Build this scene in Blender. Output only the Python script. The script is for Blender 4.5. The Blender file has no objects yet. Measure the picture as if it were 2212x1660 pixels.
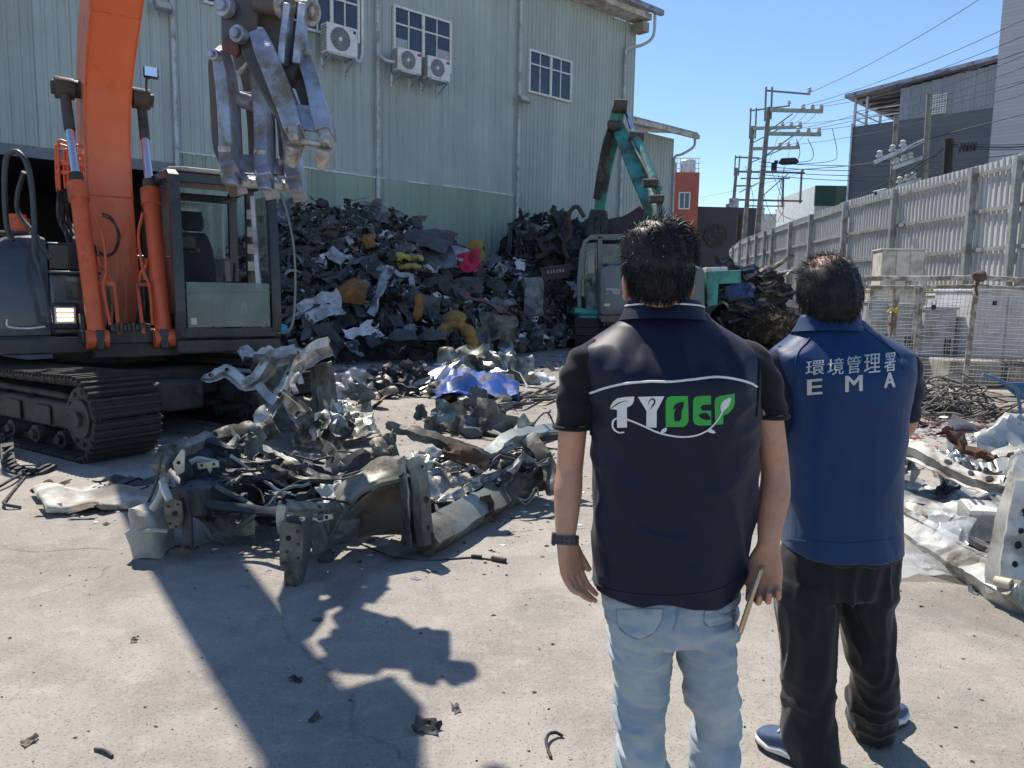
import bpy, bmesh, math, random
import numpy as np
from mathutils import Vector, Matrix, Quaternion, noise
from mathutils.bvhtree import BVHTree

V = Vector
scene = bpy.context.scene
COL = scene.collection
rnd = random.Random(7)

CAM_H, FPX = 1.56, 1662.0
PITCH, ROLL = math.atan(200 / 1662.0), math.radians(1.0)
cam_data = bpy.data.cameras.new('camera')
cam_data.sensor_width = 36.0
cam_data.lens = 36.0 * FPX / 2212.0
cam_data.clip_start, cam_data.clip_end = 0.05, 3000
cam = bpy.data.objects.new('camera', cam_data)
COL.objects.link(cam)
CAM_R = Matrix.Rotation(math.pi / 2 - PITCH, 3, 'X') @ Matrix.Rotation(ROLL, 3, 'Z')
cam.matrix_world = Matrix.Translation((0, 0, CAM_H)) @ CAM_R.to_4x4()
scene.camera = cam

SUN_AZ, SUN_EL = math.radians(29), math.radians(55)      # azimuth to the left of straight ahead
TO_SUN = V((-math.sin(SUN_AZ) * math.cos(SUN_EL), math.cos(SUN_AZ) * math.cos(SUN_EL), math.sin(SUN_EL)))
sun_data = bpy.data.lights.new('sun', 'SUN')
sun_data.energy = 4.8
sun_data.angle = math.radians(0.53)
sun_data.color = (1.0, 0.93, 0.83)
sun = bpy.data.objects.new('sun', sun_data)
sun.rotation_euler = TO_SUN.to_track_quat('Z', 'Y').to_euler()
sun.location = (0, 0, 30)
COL.objects.link(sun)

world = bpy.data.worlds.new('World')
scene.world = world
world.use_nodes = True
wn, wl = world.node_tree.nodes, world.node_tree.links
wn.clear()
w_out = wn.new('ShaderNodeOutputWorld')
w_bg = wn.new('ShaderNodeBackground')
w_sky = wn.new('ShaderNodeTexSky')
w_sky.sky_type = 'NISHITA'
w_sky.sun_disc = False
w_sky.sun_elevation = SUN_EL
w_sky.sun_rotation = -SUN_AZ
w_sky.air_density, w_sky.dust_density, w_sky.ozone_density = 1.0, 0.0, 4.5
w_bg.inputs['Strength'].default_value = 0.12
w_tc = wn.new('ShaderNodeTexCoord')
w_map = wn.new('ShaderNodeMapping'); w_map.inputs['Scale'].default_value = (1.6, 1.6, 4.5)
w_map.inputs['Location'].default_value = (0.35, 0.1, 0.0)
w_noi = wn.new('ShaderNodeTexNoise'); w_noi.inputs['Scale'].default_value = 1.9
w_noi.inputs['Detail'].default_value = 8; w_noi.inputs['Roughness'].default_value = 0.62
w_rmp = wn.new('ShaderNodeValToRGB')
w_rmp.color_ramp.elements[0].position, w_rmp.color_ramp.elements[1].position = 0.69, 0.86
w_mix = wn.new('ShaderNodeMixRGB'); w_mix.inputs[2].default_value = (9.0, 9.2, 9.5, 1)
wl.new(w_tc.outputs['Generated'], w_map.inputs[0]); wl.new(w_map.outputs[0], w_noi.inputs['Vector'])
wl.new(w_noi.outputs[0], w_rmp.inputs[0]); wl.new(w_rmp.outputs[0], w_mix.inputs[0])
wl.new(w_sky.outputs[0], w_mix.inputs[1]); wl.new(w_mix.outputs[0], w_bg.inputs[0])
wl.new(w_bg.outputs[0], w_out.inputs[0])

scene.view_settings.view_transform = 'Standard'
scene.view_settings.look = 'None'
scene.view_settings.exposure = 0.5
scene.view_settings.gamma = 1.0
scene.view_settings.use_curve_mapping = False
scene.render.engine = 'CYCLES'
scene.cycles.max_bounces = 6
scene.cycles.transparent_max_bounces = 12
scene.cycles.use_denoising = True
scene.cycles.use_adaptive_sampling = True
scene.cycles.adaptive_threshold = 0.02
scene.cycles.time_limit = 900

def P(px, py, d):
    """point at depth d (metres ahead) seen at photo position px, py (2212 x 1660 grid)"""
    r = CAM_R @ V(((px - 1106) / FPX, -(py - 830) / FPX, -1.0))
    return V((0, 0, CAM_H)) + r * (d / r.y)

def G(px, py, z=0.0):
    r = CAM_R @ V(((px - 1106) / FPX, -(py - 830) / FPX, -1.0))
    return V((0, 0, CAM_H)) + r * ((z - CAM_H) / r.z)

def lerp(a, b, t): return a + (b - a) * t
def interp(tab, x):
    if x <= tab[0][0]: return tab[0][1]
    for (x0, y0), (x1, y1) in zip(tab, tab[1:]):
        if x <= x1: return y0 + (y1 - y0) * (x - x0) / (x1 - x0)
    return tab[-1][1]
def smooth_path(pts, n=6, closed=False):
    pts = [V(p) for p in pts]
    if len(pts) < 3: return pts
    out, m = [], len(pts)
    rng = range(m) if closed else range(m - 1)
    for i in rng:
        p1, p2 = pts[i], pts[(i + 1) % m]
        p0 = pts[(i - 1) % m] if closed or i > 0 else p1 * 2 - p2
        p3 = pts[(i + 2) % m] if closed or i + 2 < m else p2 * 2 - p1
        for k in range(n):
            t = k / n
            out.append(0.5 * ((2 * p1) + (p2 - p0) * t + (2 * p0 - 5 * p1 + 4 * p2 - p3) * t * t + (3 * p1 - p0 - 3 * p2 + p3) * t ** 3))
    if not closed: out.append(pts[-1])
    return out

class MB:
    """collects shapes into one mesh"""
    def __init__(s): s.v, s.f = [], []
    def add(s, vs, fs):
        o = len(s.v); s.v += [tuple(v) for v in vs]; s.f += [tuple(i + o for i in f) for f in fs]; return s
    def box(s, c, size, R=None):
        x, y, z = size[0] / 2, size[1] / 2, size[2] / 2
        vs = [V((i, j, k)) for k in (-z, z) for j in (-y, y) for i in (-x, x)]
        if R is not None: vs = [R @ v for v in vs]
        return s.add([v + V(c) for v in vs], [(0, 2, 3, 1), (4, 5, 7, 6), (0, 1, 5, 4), (2, 6, 7, 3), (0, 4, 6, 2), (1, 3, 7, 5)])
    def quadbox(s, a, b, c, d, n):
        """slab: quad a b c d extruded by vector n"""
        a, b, c, d, n = V(a), V(b), V(c), V(d), V(n)
        return s.add([a, b, c, d, a + n, b + n, c + n, d + n], [(3, 2, 1, 0), (4, 5, 6, 7), (0, 1, 5, 4), (1, 2, 6, 5), (2, 3, 7, 6), (3, 0, 4, 7)])
    def beam(s, p0, p1, w, h, up=(0, 0, 1), roll=0.0):
        p0, p1 = V(p0), V(p1); d = (p1 - p0); L = d.length
        if L < 1e-6: return s
        z = d / L; u = V(up)
        if abs(u.normalized().dot(z)) > .98: u = V((0, 1, 0)) if abs(z.y) < .9 else V((1, 0, 0))
        x = u.cross(z).normalized(); y = z.cross(x)
        if roll:
            q = Quaternion(z, roll); x = q @ x; y = q @ y
        R = Matrix((x, y, z)).transposed()
        return s.box((p0 + p1) / 2, (w, h, L), R)
    def frames(s, path):
        path = [V(p) for p in path]; out = []
        n = len(path); up = None
        for i, p in enumerate(path):
            t = (path[min(i + 1, n - 1)] - path[max(i - 1, 0)])
            t = t.normalized() if t.length > 1e-9 else V((0, 0, 1))
            if up is None:
                u = V((0, 0, 1)) if abs(t.z) < .9 else V((0, 1, 0))
                up = (u - t * u.dot(t)).normalized()
            else:
                up = up - t * up.dot(t)
                up = up.normalized() if up.length > 1e-6 else t.orthogonal().normalized()
            out.append((p, t, up, t.cross(up)))
        return out
    def tube(s, path, r, n=8, caps=True, flat=1.0):
        rings = []
        fr = s.frames(path)
        for i, (p, t, u, w) in enumerate(fr):
            ri = r[i] if isinstance(r, (list, tuple)) else r
            rings.append([p + (u * math.cos(2 * math.pi * k / n) * flat + w * math.sin(2 * math.pi * k / n)) * ri for k in range(n)])
        return s.loft(rings, caps)
    def loft(s, rings, caps=True, closed=True):
        o = len(s.v); n = len(rings[0])
        for r in rings: s.v += [tuple(p) for p in r]
        for i in range(len(rings) - 1):
            for k in range(n if closed else n - 1):
                a, b = o + i * n + k, o + i * n + (k + 1) % n
                s.f.append((a, b, b + n, a + n))
        if caps and closed:
            s.f.append(tuple(o + k for k in reversed(range(n))))
            s.f.append(tuple(o + (len(rings) - 1) * n + k for k in range(n)))
        return s
    def cyl(s, p0, p1, r, n=16, r2=None, caps=True):
        return s.tube([p0, p1], [r, r if r2 is None else r2], n, caps)
    def prism(s, pts, n):
        """polygon (3D points) extruded by vector n"""
        pts = [V(p) for p in pts]; n = V(n); m = len(pts)
        fs = [tuple(reversed(range(m))), tuple(range(m, 2 * m))] + [(i, (i + 1) % m, m + (i + 1) % m, m + i) for i in range(m)]
        return s.add(pts + [p + n for p in pts], fs)
    def sweep(s, path, outline, ups=None, scales=None, twist=None):
        """outline: closed 2D profile (across, up)"""
        rings = []
        fr = s.frames(path)
        for i, (p, t, u, w) in enumerate(fr):
            if ups is not None:
                q = V(ups[i] if isinstance(ups, list) else ups); q = (q - t * q.dot(t))
                if q.length > 1e-5: u = q.normalized(); w = t.cross(u)
            if twist: 
                qq = Quaternion(t, twist[i]); u = qq @ u; w = qq @ w
            k = scales[i] if scales else 1.0
            rings.append([p + w * (a * k) + u * (b * k) for a, b in outline])
        return s.loft(rings, True)
    def grid(s, fn, nx, ny, cyc=False):
        o = len(s.v)
        for j in range(ny + 1):
            for i in range(nx + 1):
                s.v.append(tuple(fn(i / nx, j / ny)))
        for j in range(ny):
            for i in range(nx):
                a = o + j * (nx + 1) + i
                s.f.append((a, a + 1, a + nx + 2, a + nx + 1))
        return s
    def sphere(s, c, r, n=12, m=8):
        c = V(c); rr = r if isinstance(r, (tuple, list, Vector)) else (r, r, r)
        rings = []
        for j in range(m + 1):
            t = math.pi * j / m
            t = min(max(t, .02), math.pi - .02)
            rings.append([c + V((rr[0] * math.sin(t) * math.cos(2 * math.pi * k / n), rr[1] * math.sin(t) * math.sin(2 * math.pi * k / n), -rr[2] * math.cos(t))) for k in range(n)])
        return s.loft(rings, True)
    def xform(s, M4, start=0):
        s.v[start:] = [tuple(M4 @ V(v)) for v in s.v[start:]]; return s
    def jitter(s, amp, sc=3.0, seed=0, start=0):
        for i in range(start, len(s.v)):
            p = V(s.v[i]); s.v[i] = tuple(p + noise.noise_vector(p * sc + V((seed * 7.3, seed * 1.9, seed))) * amp)
        return s
    def mesh(s, name, smooth=35):
        me = bpy.data.meshes.new(name)
        me.from_pydata(s.v, [], s.f); me.validate(); me.update()
        if smooth is not None:
            me.polygons.foreach_set('use_smooth', [True] * len(me.polygons))
            if smooth < 180: me.set_sharp_from_angle(angle=math.radians(smooth))
        return me

def link(name, me, mat=None, parent=None):
    o = bpy.data.objects.new(name, me); COL.objects.link(o)
    if mat is not None: me.materials.append(mat)
    if parent is not None:
        o.parent = parent
        o.matrix_parent_inverse = WM(parent).inverted()
    return o
def WM(o):
    m = o.matrix_basis.copy()
    if o.parent is not None: m = WM(o.parent) @ o.matrix_parent_inverse @ m
    return m
def obj(name, mb, mat=None, parent=None, smooth=35, bevel=0, solid=0, label=None, kind=None, sub=0):
    o = link(name, mb.mesh(name, smooth), mat, parent)
    if solid:
        m = o.modifiers.new('solid', 'SOLIDIFY'); m.thickness = solid; m.offset = 0
    if bevel:
        m = o.modifiers.new('bevel', 'BEVEL'); m.width = bevel; m.segments = 2; m.limit_method = 'ANGLE'; m.angle_limit = math.radians(40)
    if sub:
        m = o.modifiers.new('sub', 'SUBSURF'); m.levels = m.render_levels = sub
    if label: o['label'] = label
    if kind: o['kind'] = kind
    return o
def tag(o, label=None, cat=None, group=None, kind=None):
    if label: o['label'] = label
    if cat: o['category'] = cat
    if group: o['group'] = group
    if kind: o['kind'] = kind
    return o
def thing(name, label, cat, loc=(0, 0, 0), group=None, rz=0.0):
    o = bpy.data.objects.new(name, None); COL.objects.link(o)
    o.empty_display_size = .2; o.location = loc; o.rotation_euler = (0, 0, rz)
    return tag(o, label, cat, group)
def structure(name, mb, mat, smooth=35): return tag(obj(name, mb, mat, smooth=smooth), kind='structure')
def copy_tree(o, parent=None, mtx=None):
    c = o.copy(); COL.objects.link(c)
    if parent is not None: c.parent = parent
    for ch in list(o.children): copy_tree(ch, c)
    return c
def repeat(o, parent, mtx):
    """another instance of a part (shared mesh) at local matrix mtx"""
    c = o.copy(); COL.objects.link(c); c.parent = parent
    c.matrix_parent_inverse = Matrix.Identity(4); c.matrix_basis = mtx
    return c

def lin(c):
    c = c.lstrip('#'); out = []
    for i in (0, 2, 4):
        u = int(c[i:i + 2], 16) / 255; out.append(u / 12.92 if u <= .04045 else ((u + .055) / 1.055) ** 2.4)
    return tuple(out)

class NT:
    def __init__(s, name):
        s.m = bpy.data.materials.new(name); s.m.use_nodes = True
        s.n, s.l = s.m.node_tree.nodes, s.m.node_tree.links
        s.b = s.n['Principled BSDF']
    def node(s, t, **kw):
        x = s.n.new(t)
        for k, v in kw.items():
            if k in x.inputs: x.inputs[k].default_value = v
            else: setattr(x, k, v)
        return x
    def pos(s, scale=None):
        g = s.node('ShaderNodeNewGeometry'); o = g.outputs['Position']
        if scale is not None:
            mp = s.node('ShaderNodeMapping'); mp.inputs['Scale'].default_value = scale
            s.l.new(o, mp.inputs[0]); o = mp.outputs[0]
        return o
    def noise(s, scale, detail=5, rough=.55, vec=None, dist=0):
        x = s.node('ShaderNodeTexNoise', Scale=scale, Detail=detail, Roughness=rough, Distortion=dist)
        s.l.new(vec if vec is not None else s.pos(), x.inputs['Vector']); return x.outputs[0]
    def ramp(s, src, p0, p1, c0=(0, 0, 0), c1=(1, 1, 1)):
        r = s.node('ShaderNodeValToRGB'); e = r.color_ramp.elements
        e[0].position, e[1].position = p0, p1; e[0].color, e[1].color = (*c0, 1), (*c1, 1)
        s.l.new(src, r.inputs[0]); return r.outputs[0]
    def mix(s, f, a, b, mode='MIX'):
        x = s.node('ShaderNodeMixRGB', blend_type=mode)
        for i, q in enumerate((f, a, b)):
            if isinstance(q, (int, float)): x.inputs[i].default_value = q if i == 0 else (q, q, q, 1)
            elif isinstance(q, tuple): x.inputs[i].default_value = (*q, 1)
            else: s.l.new(q, x.inputs[i])
        return x.outputs[0]
    def math(s, op, a, b=0.0):
        x = s.node('ShaderNodeMath', operation=op)
        for i, q in enumerate((a, b)):
            if isinstance(q, (int, float)): x.inputs[i].default_value = q
            else: s.l.new(q, x.inputs[i])
        return x.outputs[0]
    def bump(s, h, strength=.3, dist=.01):
        x = s.node('ShaderNodeBump', Strength=strength, Distance=dist)
        s.l.new(h, x.inputs['Height']); s.l.new(x.outputs[0], s.b.inputs['Normal']); return x
    def setc(s, c):
        if isinstance(c, tuple): s.b.inputs['Base Color'].default_value = (*c, 1)
        else: s.l.new(c, s.b.inputs['Base Color'])

def M(name, col, rough=.6, metal=0., var=.2, vs=4., bump=.2, bs=60., bd=.004, dirt=None, da=.35, ds=2.5, dw=.18, rndv=0., spec=.5, coat=0., sheen=0., trans=0., emit=None, alpha=1.0, ior=1.45, rvar=.1):
    t = NT(name)
    c = tuple(col)
    n1 = t.noise(vs, 6, .6)
    lo = tuple(x * (1 - var) for x in c); hi = tuple(min(x * (1 + var), .95) for x in c)
    cc = t.ramp(n1, .3, .7, lo, hi)
    rr = None
    if dirt is not None:
        nd = t.noise(ds, 8, .68, dist=.4)
        th = 1 - da
        f = t.ramp(nd, max(0, th - .25 - dw / 2 + .12), min(1, th - .25 + dw / 2 + .12))
        cc = t.mix(f, cc, tuple(dirt))
        rr = t.math('ADD', t.math('MULTIPLY', f, max(0., .85 - rough)), rough)
    if rndv:
        oi = t.node('ShaderNodeObjectInfo')
        k = t.math('ADD', t.math('MULTIPLY', oi.outputs['Random'], 2 * rndv), 1 - rndv)
        cc = t.mix(1.0, cc, k, 'MULTIPLY')
    t.setc(cc)
    b = t.b.inputs
    if rr is not None: t.l.new(rr, b['Roughness'])
    elif rvar: t.l.new(t.math('ADD', t.math('MULTIPLY', t.noise(vs * 3 + 1, 4), rvar * 2), rough - rvar), b['Roughness'])
    else: b['Roughness'].default_value = rough
    b['Metallic'].default_value = metal
    b['Specular IOR Level'].default_value = spec
    b['Coat Weight'].default_value = coat
    b['Sheen Weight'].default_value = sheen
    b['Transmission Weight'].default_value = trans
    b['IOR'].default_value = ior
    b['Alpha'].default_value = alpha
    if emit:
        b['Emission Color'].default_value = (*emit[0], 1); b['Emission Strength'].default_value = emit[1]
    if bump: t.bump(t.noise(bs, 6, .6), bump, bd)
    return t.m
def ground_material():
    t = NT('yard_concrete')
    p = t.pos()
    big = t.noise(.35, 6, .6, p); mid = t.noise(2.2, 7, .65, p, .6); fine = t.noise(55, 4, .7, p)
    c = t.ramp(big, .36, .64, (.24, .215, .182), (.365, .332, .288))
    c = t.mix(t.math('MULTIPLY', t.ramp(mid, .46, .66), .6), c, (.175, .157, .138))
    c = t.mix(t.math('MULTIPLY', t.ramp(t.noise(7, 8, .75, p), .52, .68), .5), c, (.42, .39, .355))
    vo = t.node('ShaderNodeTexVoronoi', Scale=70.0); t.l.new(p, vo.inputs['Vector'])
    sp = t.ramp(vo.outputs['Distance'], .12, .3)
    c = t.mix(t.math('MULTIPLY', t.math('SUBTRACT', 1.0, sp), .5), c, (.10, .092, .085))
    c = t.mix(t.math('MULTIPLY', t.ramp(fine, .52, .72), .45), c, (.46, .44, .41))
    sc = t.noise(1.0, 6, .7, t.pos((1.2, 7.0, 1.0)), .3)
    c = t.mix(t.math('MULTIPLY', t.ramp(sc, .63, .74), .45), c, (.37, .36, .34))
    sc2 = t.noise(1.0, 5, .7, t.pos((9.0, 1.6, 1.0)), .3)
    c = t.mix(t.math('MULTIPLY', t.ramp(sc2, .66, .76), .35), c, (.14, .13, .12))
    oil = t.noise(.8, 6, .6, p, .8)
    c = t.mix(t.math('MULTIPLY', t.ramp(oil, .54, .68), .6), c, (.125, .112, .10))
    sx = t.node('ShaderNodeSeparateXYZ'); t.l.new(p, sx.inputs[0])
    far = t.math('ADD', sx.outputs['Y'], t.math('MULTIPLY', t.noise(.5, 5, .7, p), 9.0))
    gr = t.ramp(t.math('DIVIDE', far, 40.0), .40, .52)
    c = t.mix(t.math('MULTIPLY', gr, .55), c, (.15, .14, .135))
    dn = t.node('ShaderNodeTexNoise', Scale=1.5, Detail=6.0); t.l.new(p, dn.inputs['Vector'])
    vm = t.node('ShaderNodeVectorMath', operation='MULTIPLY_ADD')
    t.l.new(dn.outputs['Color'], vm.inputs[0]); vm.inputs[1].default_value = (.7, .7, 0); t.l.new(p, vm.inputs[2])
    vc = t.node('ShaderNodeTexVoronoi', Scale=.33); vc.feature = 'DISTANCE_TO_EDGE'; t.l.new(vm.outputs[0], vc.inputs['Vector'])
    ck = t.ramp(vc.outputs['Distance'], .001, .0045, (1, 1, 1), (0, 0, 0))
    ck = t.math('MULTIPLY', ck, t.ramp(mid, .44, .56))
    c = t.mix(t.math('MULTIPLY', ck, .45), c, (.15, .135, .12))
    t.setc(c)
    t.l.new(t.ramp(oil, .55, .75, (.88, .88, .88), (.55, .55, .55)), t.b.inputs['Roughness'])
    h = t.math('ADD', t.math('MULTIPLY', fine, .35), t.math('MULTIPLY', sp, .35))
    h = t.math('ADD', h, t.math('MULTIPLY', mid, 1.2))
    h = t.math('SUBTRACT', h, t.math('MULTIPLY', ck, 2.0))
    t.bump(h, .55, .012)
    return t.m

def cladding(name, col, dirtcol, rust=.0):
    t = NT(name)
    p = t.pos()
    c = t.ramp(t.noise(.5, 5, .6, p), .3, .7, tuple(x * .9 for x in col), tuple(x * 1.08 for x in col))
    st = t.noise(1.0, 6, .7, t.pos((9, 9, .35)))        # rain streaks
    c = t.mix(t.math('MULTIPLY', t.ramp(st, .48, .72), .5), c, dirtcol)
    vo = t.node('ShaderNodeTexVoronoi', Scale=1.1); t.l.new(p, vo.inputs['Vector'])
    c = t.mix(t.math('MULTIPLY', t.ramp(vo.outputs['Distance'], .03, .16, (1, 1, 1), (0, 0, 0)), .22), c, dirtcol)
    if rust: c = t.mix(t.math('MULTIPLY', t.ramp(t.noise(3, 8, .75, p), .58, .75), rust), c, (.22, .12, .07))
    oi = t.node('ShaderNodeObjectInfo')
    c = t.mix(1.0, c, t.math('ADD', t.math('MULTIPLY', oi.outputs['Random'], .14), .93), 'MULTIPLY')
    t.setc(c)
    t.b.inputs['Roughness'].default_value = .5; t.b.inputs['Metallic'].default_value = .0
    t.bump(t.noise(1.6, 3, .5, p), .3, .05)
    return t.m

m_ground = ground_material()
m_clad = cladding('green_cladding', (.40, .45, .43), (.25, .28, .265))
m_clad2 = cladding('green_cladding_low', (.31, .385, .32), (.22, .27, .23))
m_fence = cladding('fence_sheet', (.545, .54, .535), (.34, .32, .29), .12)
m_fence_low = cladding('fence_sheet_low', (.50, .46, .40), (.30, .27, .22), .25)
m_fence_post = M('fence_steel', (.33, .36, .36), .55, .2, dirt=(.20, .17, .13), da=.3)
m_galv = M('galvanised', (.50, .52, .55), .42, .55, .12, 6, dirt=(.28, .25, .22), da=.25)
m_white_alu = M('white_aluminium', (.72, .72, .70), .45, 0, .05, dirt=(.45, .42, .38), da=.25, ds=6)
m_white_paint = M('white_case', (.74, .74, .73), .45, 0, .04, dirt=(.48, .46, .42), da=.28, ds=5)
m_glass_dark = M('window_glass', (.035, .045, .075), .06, 0, .4, 1.2, bump=.05, bs=2.0, bd=.05, spec=.9, rvar=0)
m_blind = M('window_blind', (.42, .42, .42), .7, 0, .08)
m_dark = M('interior_shade', (.018, .018, .022), .9)  # near-black colour paints in the shade of the bay and of holes
m_conc = M('old_concrete', (.36, .34, .31), .9, 0, .2, 3, .5, 40, dirt=(.18, .16, .14), da=.35)
m_black = M('black_plastic', (.02, .02, .022), .5, dirt=(.12, .11, .10), da=.3)
m_rubber = M('rubber', (.022, .022, .024), .65, 0, .3, dirt=(.12, .11, .095), da=.32, ds=8)
m_beige = M('beige_cabinet', (.62, .60, .53), .5, 0, .06, dirt=(.36, .33, .27), da=.32, ds=3)

g = MB()
g.grid(lambda u, v: V((lerp(-400, 400, u), lerp(-60, 900, v), 0)), 8, 8)
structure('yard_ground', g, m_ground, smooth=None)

WD = V((1.11, 1, 0)).normalized(); WN = V((WD.y, -WD.x, 0))
def plane_hit(px, py, p0, n):
    o = V((0, 0, CAM_H)); r = CAM_R @ V(((px - 1106) / FPX, -(py - 830) / FPX, -1.0))
    return o + r * ((V(p0) - o).dot(n) / r.dot(n))
W0 = V((-31.4, 0, 0))
def wall_s(px, py=500): return (plane_hit(px, py, W0, WN) - W0).dot(WD)
def wall_z(px, py): return plane_hit(px, py, W0, WN).z
def WP(s, z, out=0.0): return W0 + WD * s + WN * out + V((0, 0, z))
WR = Matrix((WD, -WN, V((0, 0, 1)))).transposed()     # local x along the wall, y into it, z up

RIB = .2533
def rib_profile(w, depth=.03, n=None):
    """plan outline of a ribbed sheet of width w: list of (x, out)"""
    k = n or int(round(w / RIB)); p = w / k; out = []
    for i in range(k):
        x = i * p
        out += [(x, 0), (x + p * .58, 0), (x + p * .68, depth), (x + p * .88, depth), (x + p * .98, 0)]
    out.append((w, 0))
    return out
def ribbed(w, z0, z1, depth=.03, n=None, back=.02):
    mb = MB(); pr = rib_profile(w, depth, n)
    for a, b in zip(pr, pr[1:]):
        mb.add([(a[0], -a[1], z0), (b[0], -b[1], z0), (b[0], -b[1], z1), (a[0], -a[1], z1)], [(0, 1, 2, 3)])
    for i, z in enumerate((z0, z1)):
        mb.add([(0, 0, z), (w, 0, z), (w, back, z), (0, back, z)], [(0, 1, 2, 3)])
    mb.add([(0, back, z0), (w, back, z0), (w, back, z1), (0, back, z1)], [(3, 2, 1, 0)])
    return mb
def T4(loc, R): 
    m = R.to_4x4(); m.translation = loc; return m

S_OPEN, S_PIPE3, S_CORNER = wall_s(384), wall_s(1112), wall_s(1347, 200)
EAVE = 12.3
wh = thing('warehouse', 'tall pale green corrugated warehouse with white framed windows behind the scrap', 'warehouse', WP(S_OPEN, 0))
WHI = WM(wh).inverted()
pw = .76
S_START = S_OPEN - pw * 24
NPAN = int((S_CORNER - S_START) / pw) + 1
hi_mesh = ribbed(pw - .004, 4.62, EAVE).mesh('wall_panel', None)
lo_mesh = ribbed(pw - .004, 0, 4.98, .034).mesh('lower_panel', None)
full_mesh = ribbed(pw - .004, 0, EAVE, .03, 4).mesh('wall_panel', None)
for me in (hi_mesh, full_mesh): me.materials.append(m_clad)
lo_mesh.materials.append(m_clad2)
for i in range(NPAN):
    s = S_START + i * pw
    if s >= S_CORNER: break
    right = s > S_PIPE3 - .2
    o = link('wall_panel', full_mesh if right else hi_mesh); o.parent = wh; o.matrix_basis = WHI @ T4(WP(s, 0), WR)
    if not right and s > S_OPEN - .1:
        o = link('lower_panel', lo_mesh); o.parent = wh; o.matrix_basis = WHI @ T4(WP(s, 0, .055), WR)
mb = MB()
s = S_OPEN
while s < S_PIPE3 - .3:
    L = rnd.uniform(.3, .9); z = 4.99 + rnd.uniform(-.015, .015)
    if rnd.random() < .8:
        a, b = WP(s, z - rnd.uniform(.01, .03), .095), WP(s + L, z - rnd.uniform(.01, .03), .095)
        mb.quadbox(a, b, WP(s + L, z + rnd.uniform(.01, .035), .095), WP(s, z + rnd.uniform(.01, .035), .095), -WN * .05)
    s += L
obj('flashing_tape', mb, m_white_paint, wh, None, kind='stuff')
mb = MB()
body_w = S_CORNER - S_OPEN
mb.box(WP(S_OPEN + body_w / 2 - .05, EAVE / 2, -9.1), (body_w - .1, 18, EAVE - .05), WR)
mb.box(WP((S_START + S_OPEN) / 2, (4.62 + EAVE) / 2, -9.1), (S_OPEN - S_START, 18, EAVE - 4.65), WR)
obj('building_body', mb, m_clad, wh, None)
mb = MB()
mb.box(WP((S_START + S_OPEN) / 2, 2.3, -9.0), (S_OPEN - S_START, .2, 4.6), WR)
mb.box(WP(S_START, 2.3, -4.6), (.2, 8.8, 4.6), WR)
mb.box(WP(S_OPEN - .12, 2.25, -4.6), (.1, 8.8, 4.5), WR); mb.box(WP((S_START + S_OPEN) / 2, 4.5, -4.6), (S_OPEN - S_START - .3, 8.8, .1), WR)
obj('loading_bay', mb, m_dark, wh, None)  # walls coloured near-black to stand in for the unlit bay
mb = MB()
mb.box(WP((S_START + S_OPEN) / 2, 4.55, .03), (S_OPEN - S_START, .12, .26), WR)
mb.box(WP(S_OPEN - .06, 2.2, .03), (.16, .12, 4.4), WR)
obj('lintel', mb, M('grey_lintel', (.17, .19, .22), .6, .2), wh, None)
mb = MB(); mb.box(WP(S_CORNER + .05, EAVE / 2, -.02), (.14, .16, EAVE), WR); obj('corner_trim', mb, m_clad, wh, None)
m_roofedge = M('roof_edge', (.33, .35, .42), .45, .3, dirt=(.16, .15, .14), da=.3)
m_soffit = M('pale_soffit', (.60, .58, .54), .7, dirt=(.32, .28, .23), da=.35)
mb = MB(); L = S_CORNER - S_START + 1.0
mb.quadbox(WP(S_START, EAVE + .42, .95), WP(S_START + L, EAVE + .42, .95), WP(S_START + L, EAVE + 1.9, -9), WP(S_START, EAVE + 1.9, -9), (0, 0, .08))
obj('roof', mb, m_roofedge, wh, None)
mb = MB(); mb.box(WP(S_START + L / 2, EAVE + .33, .98), (L + .1, .2, .2), WR); obj('gutter', mb, m_roofedge, wh, bevel=.02)
mb = MB(); mb.box(WP(S_START + L / 2 - .2, EAVE + .12, .42), (L - .4, .80, .22), WR); obj('soffit', mb, m_soffit, wh, None)
mb = MB(); mb.box(WP(S_CORNER + .42, EAVE - .25, .45), (.36, .5, .36), WR); obj('eave_box', mb, M('brown_box', (.34, .30, .26), .7), wh, None)
m_pipe = M('downpipe_paint', (.50, .52, .55), .45, .1, .1, dirt=(.3, .28, .26), da=.3)
for px in (384, 812, 1111):
    s = wall_s(px)
    mb = MB(); mb.cyl(WP(s, .05, .14), WP(s, EAVE + .2, .14), .062, 12)
    for z in np.arange(1.2, EAVE, 1.75): mb.cyl(WP(s, z, .14), WP(s, z + .09, .14), .074, 12)
    obj('downpipe', mb, m_pipe, wh, 40)
s = S_CORNER - .12
mb = MB()
mb.tube(smooth_path([WP(S_CORNER + .75, EAVE + .3, .85), WP(S_CORNER + .75, EAVE - .55, .8), WP(S_CORNER + .45, EAVE - .9, .5), WP(s + .1, EAVE - 1.05, .18), WP(s, EAVE - 1.4, .13), WP(s, EAVE - 3, .13), WP(s, .1, .13)], 6), .06, 10)
obj('downpipe', mb, m_pipe, wh, 60)

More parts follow.
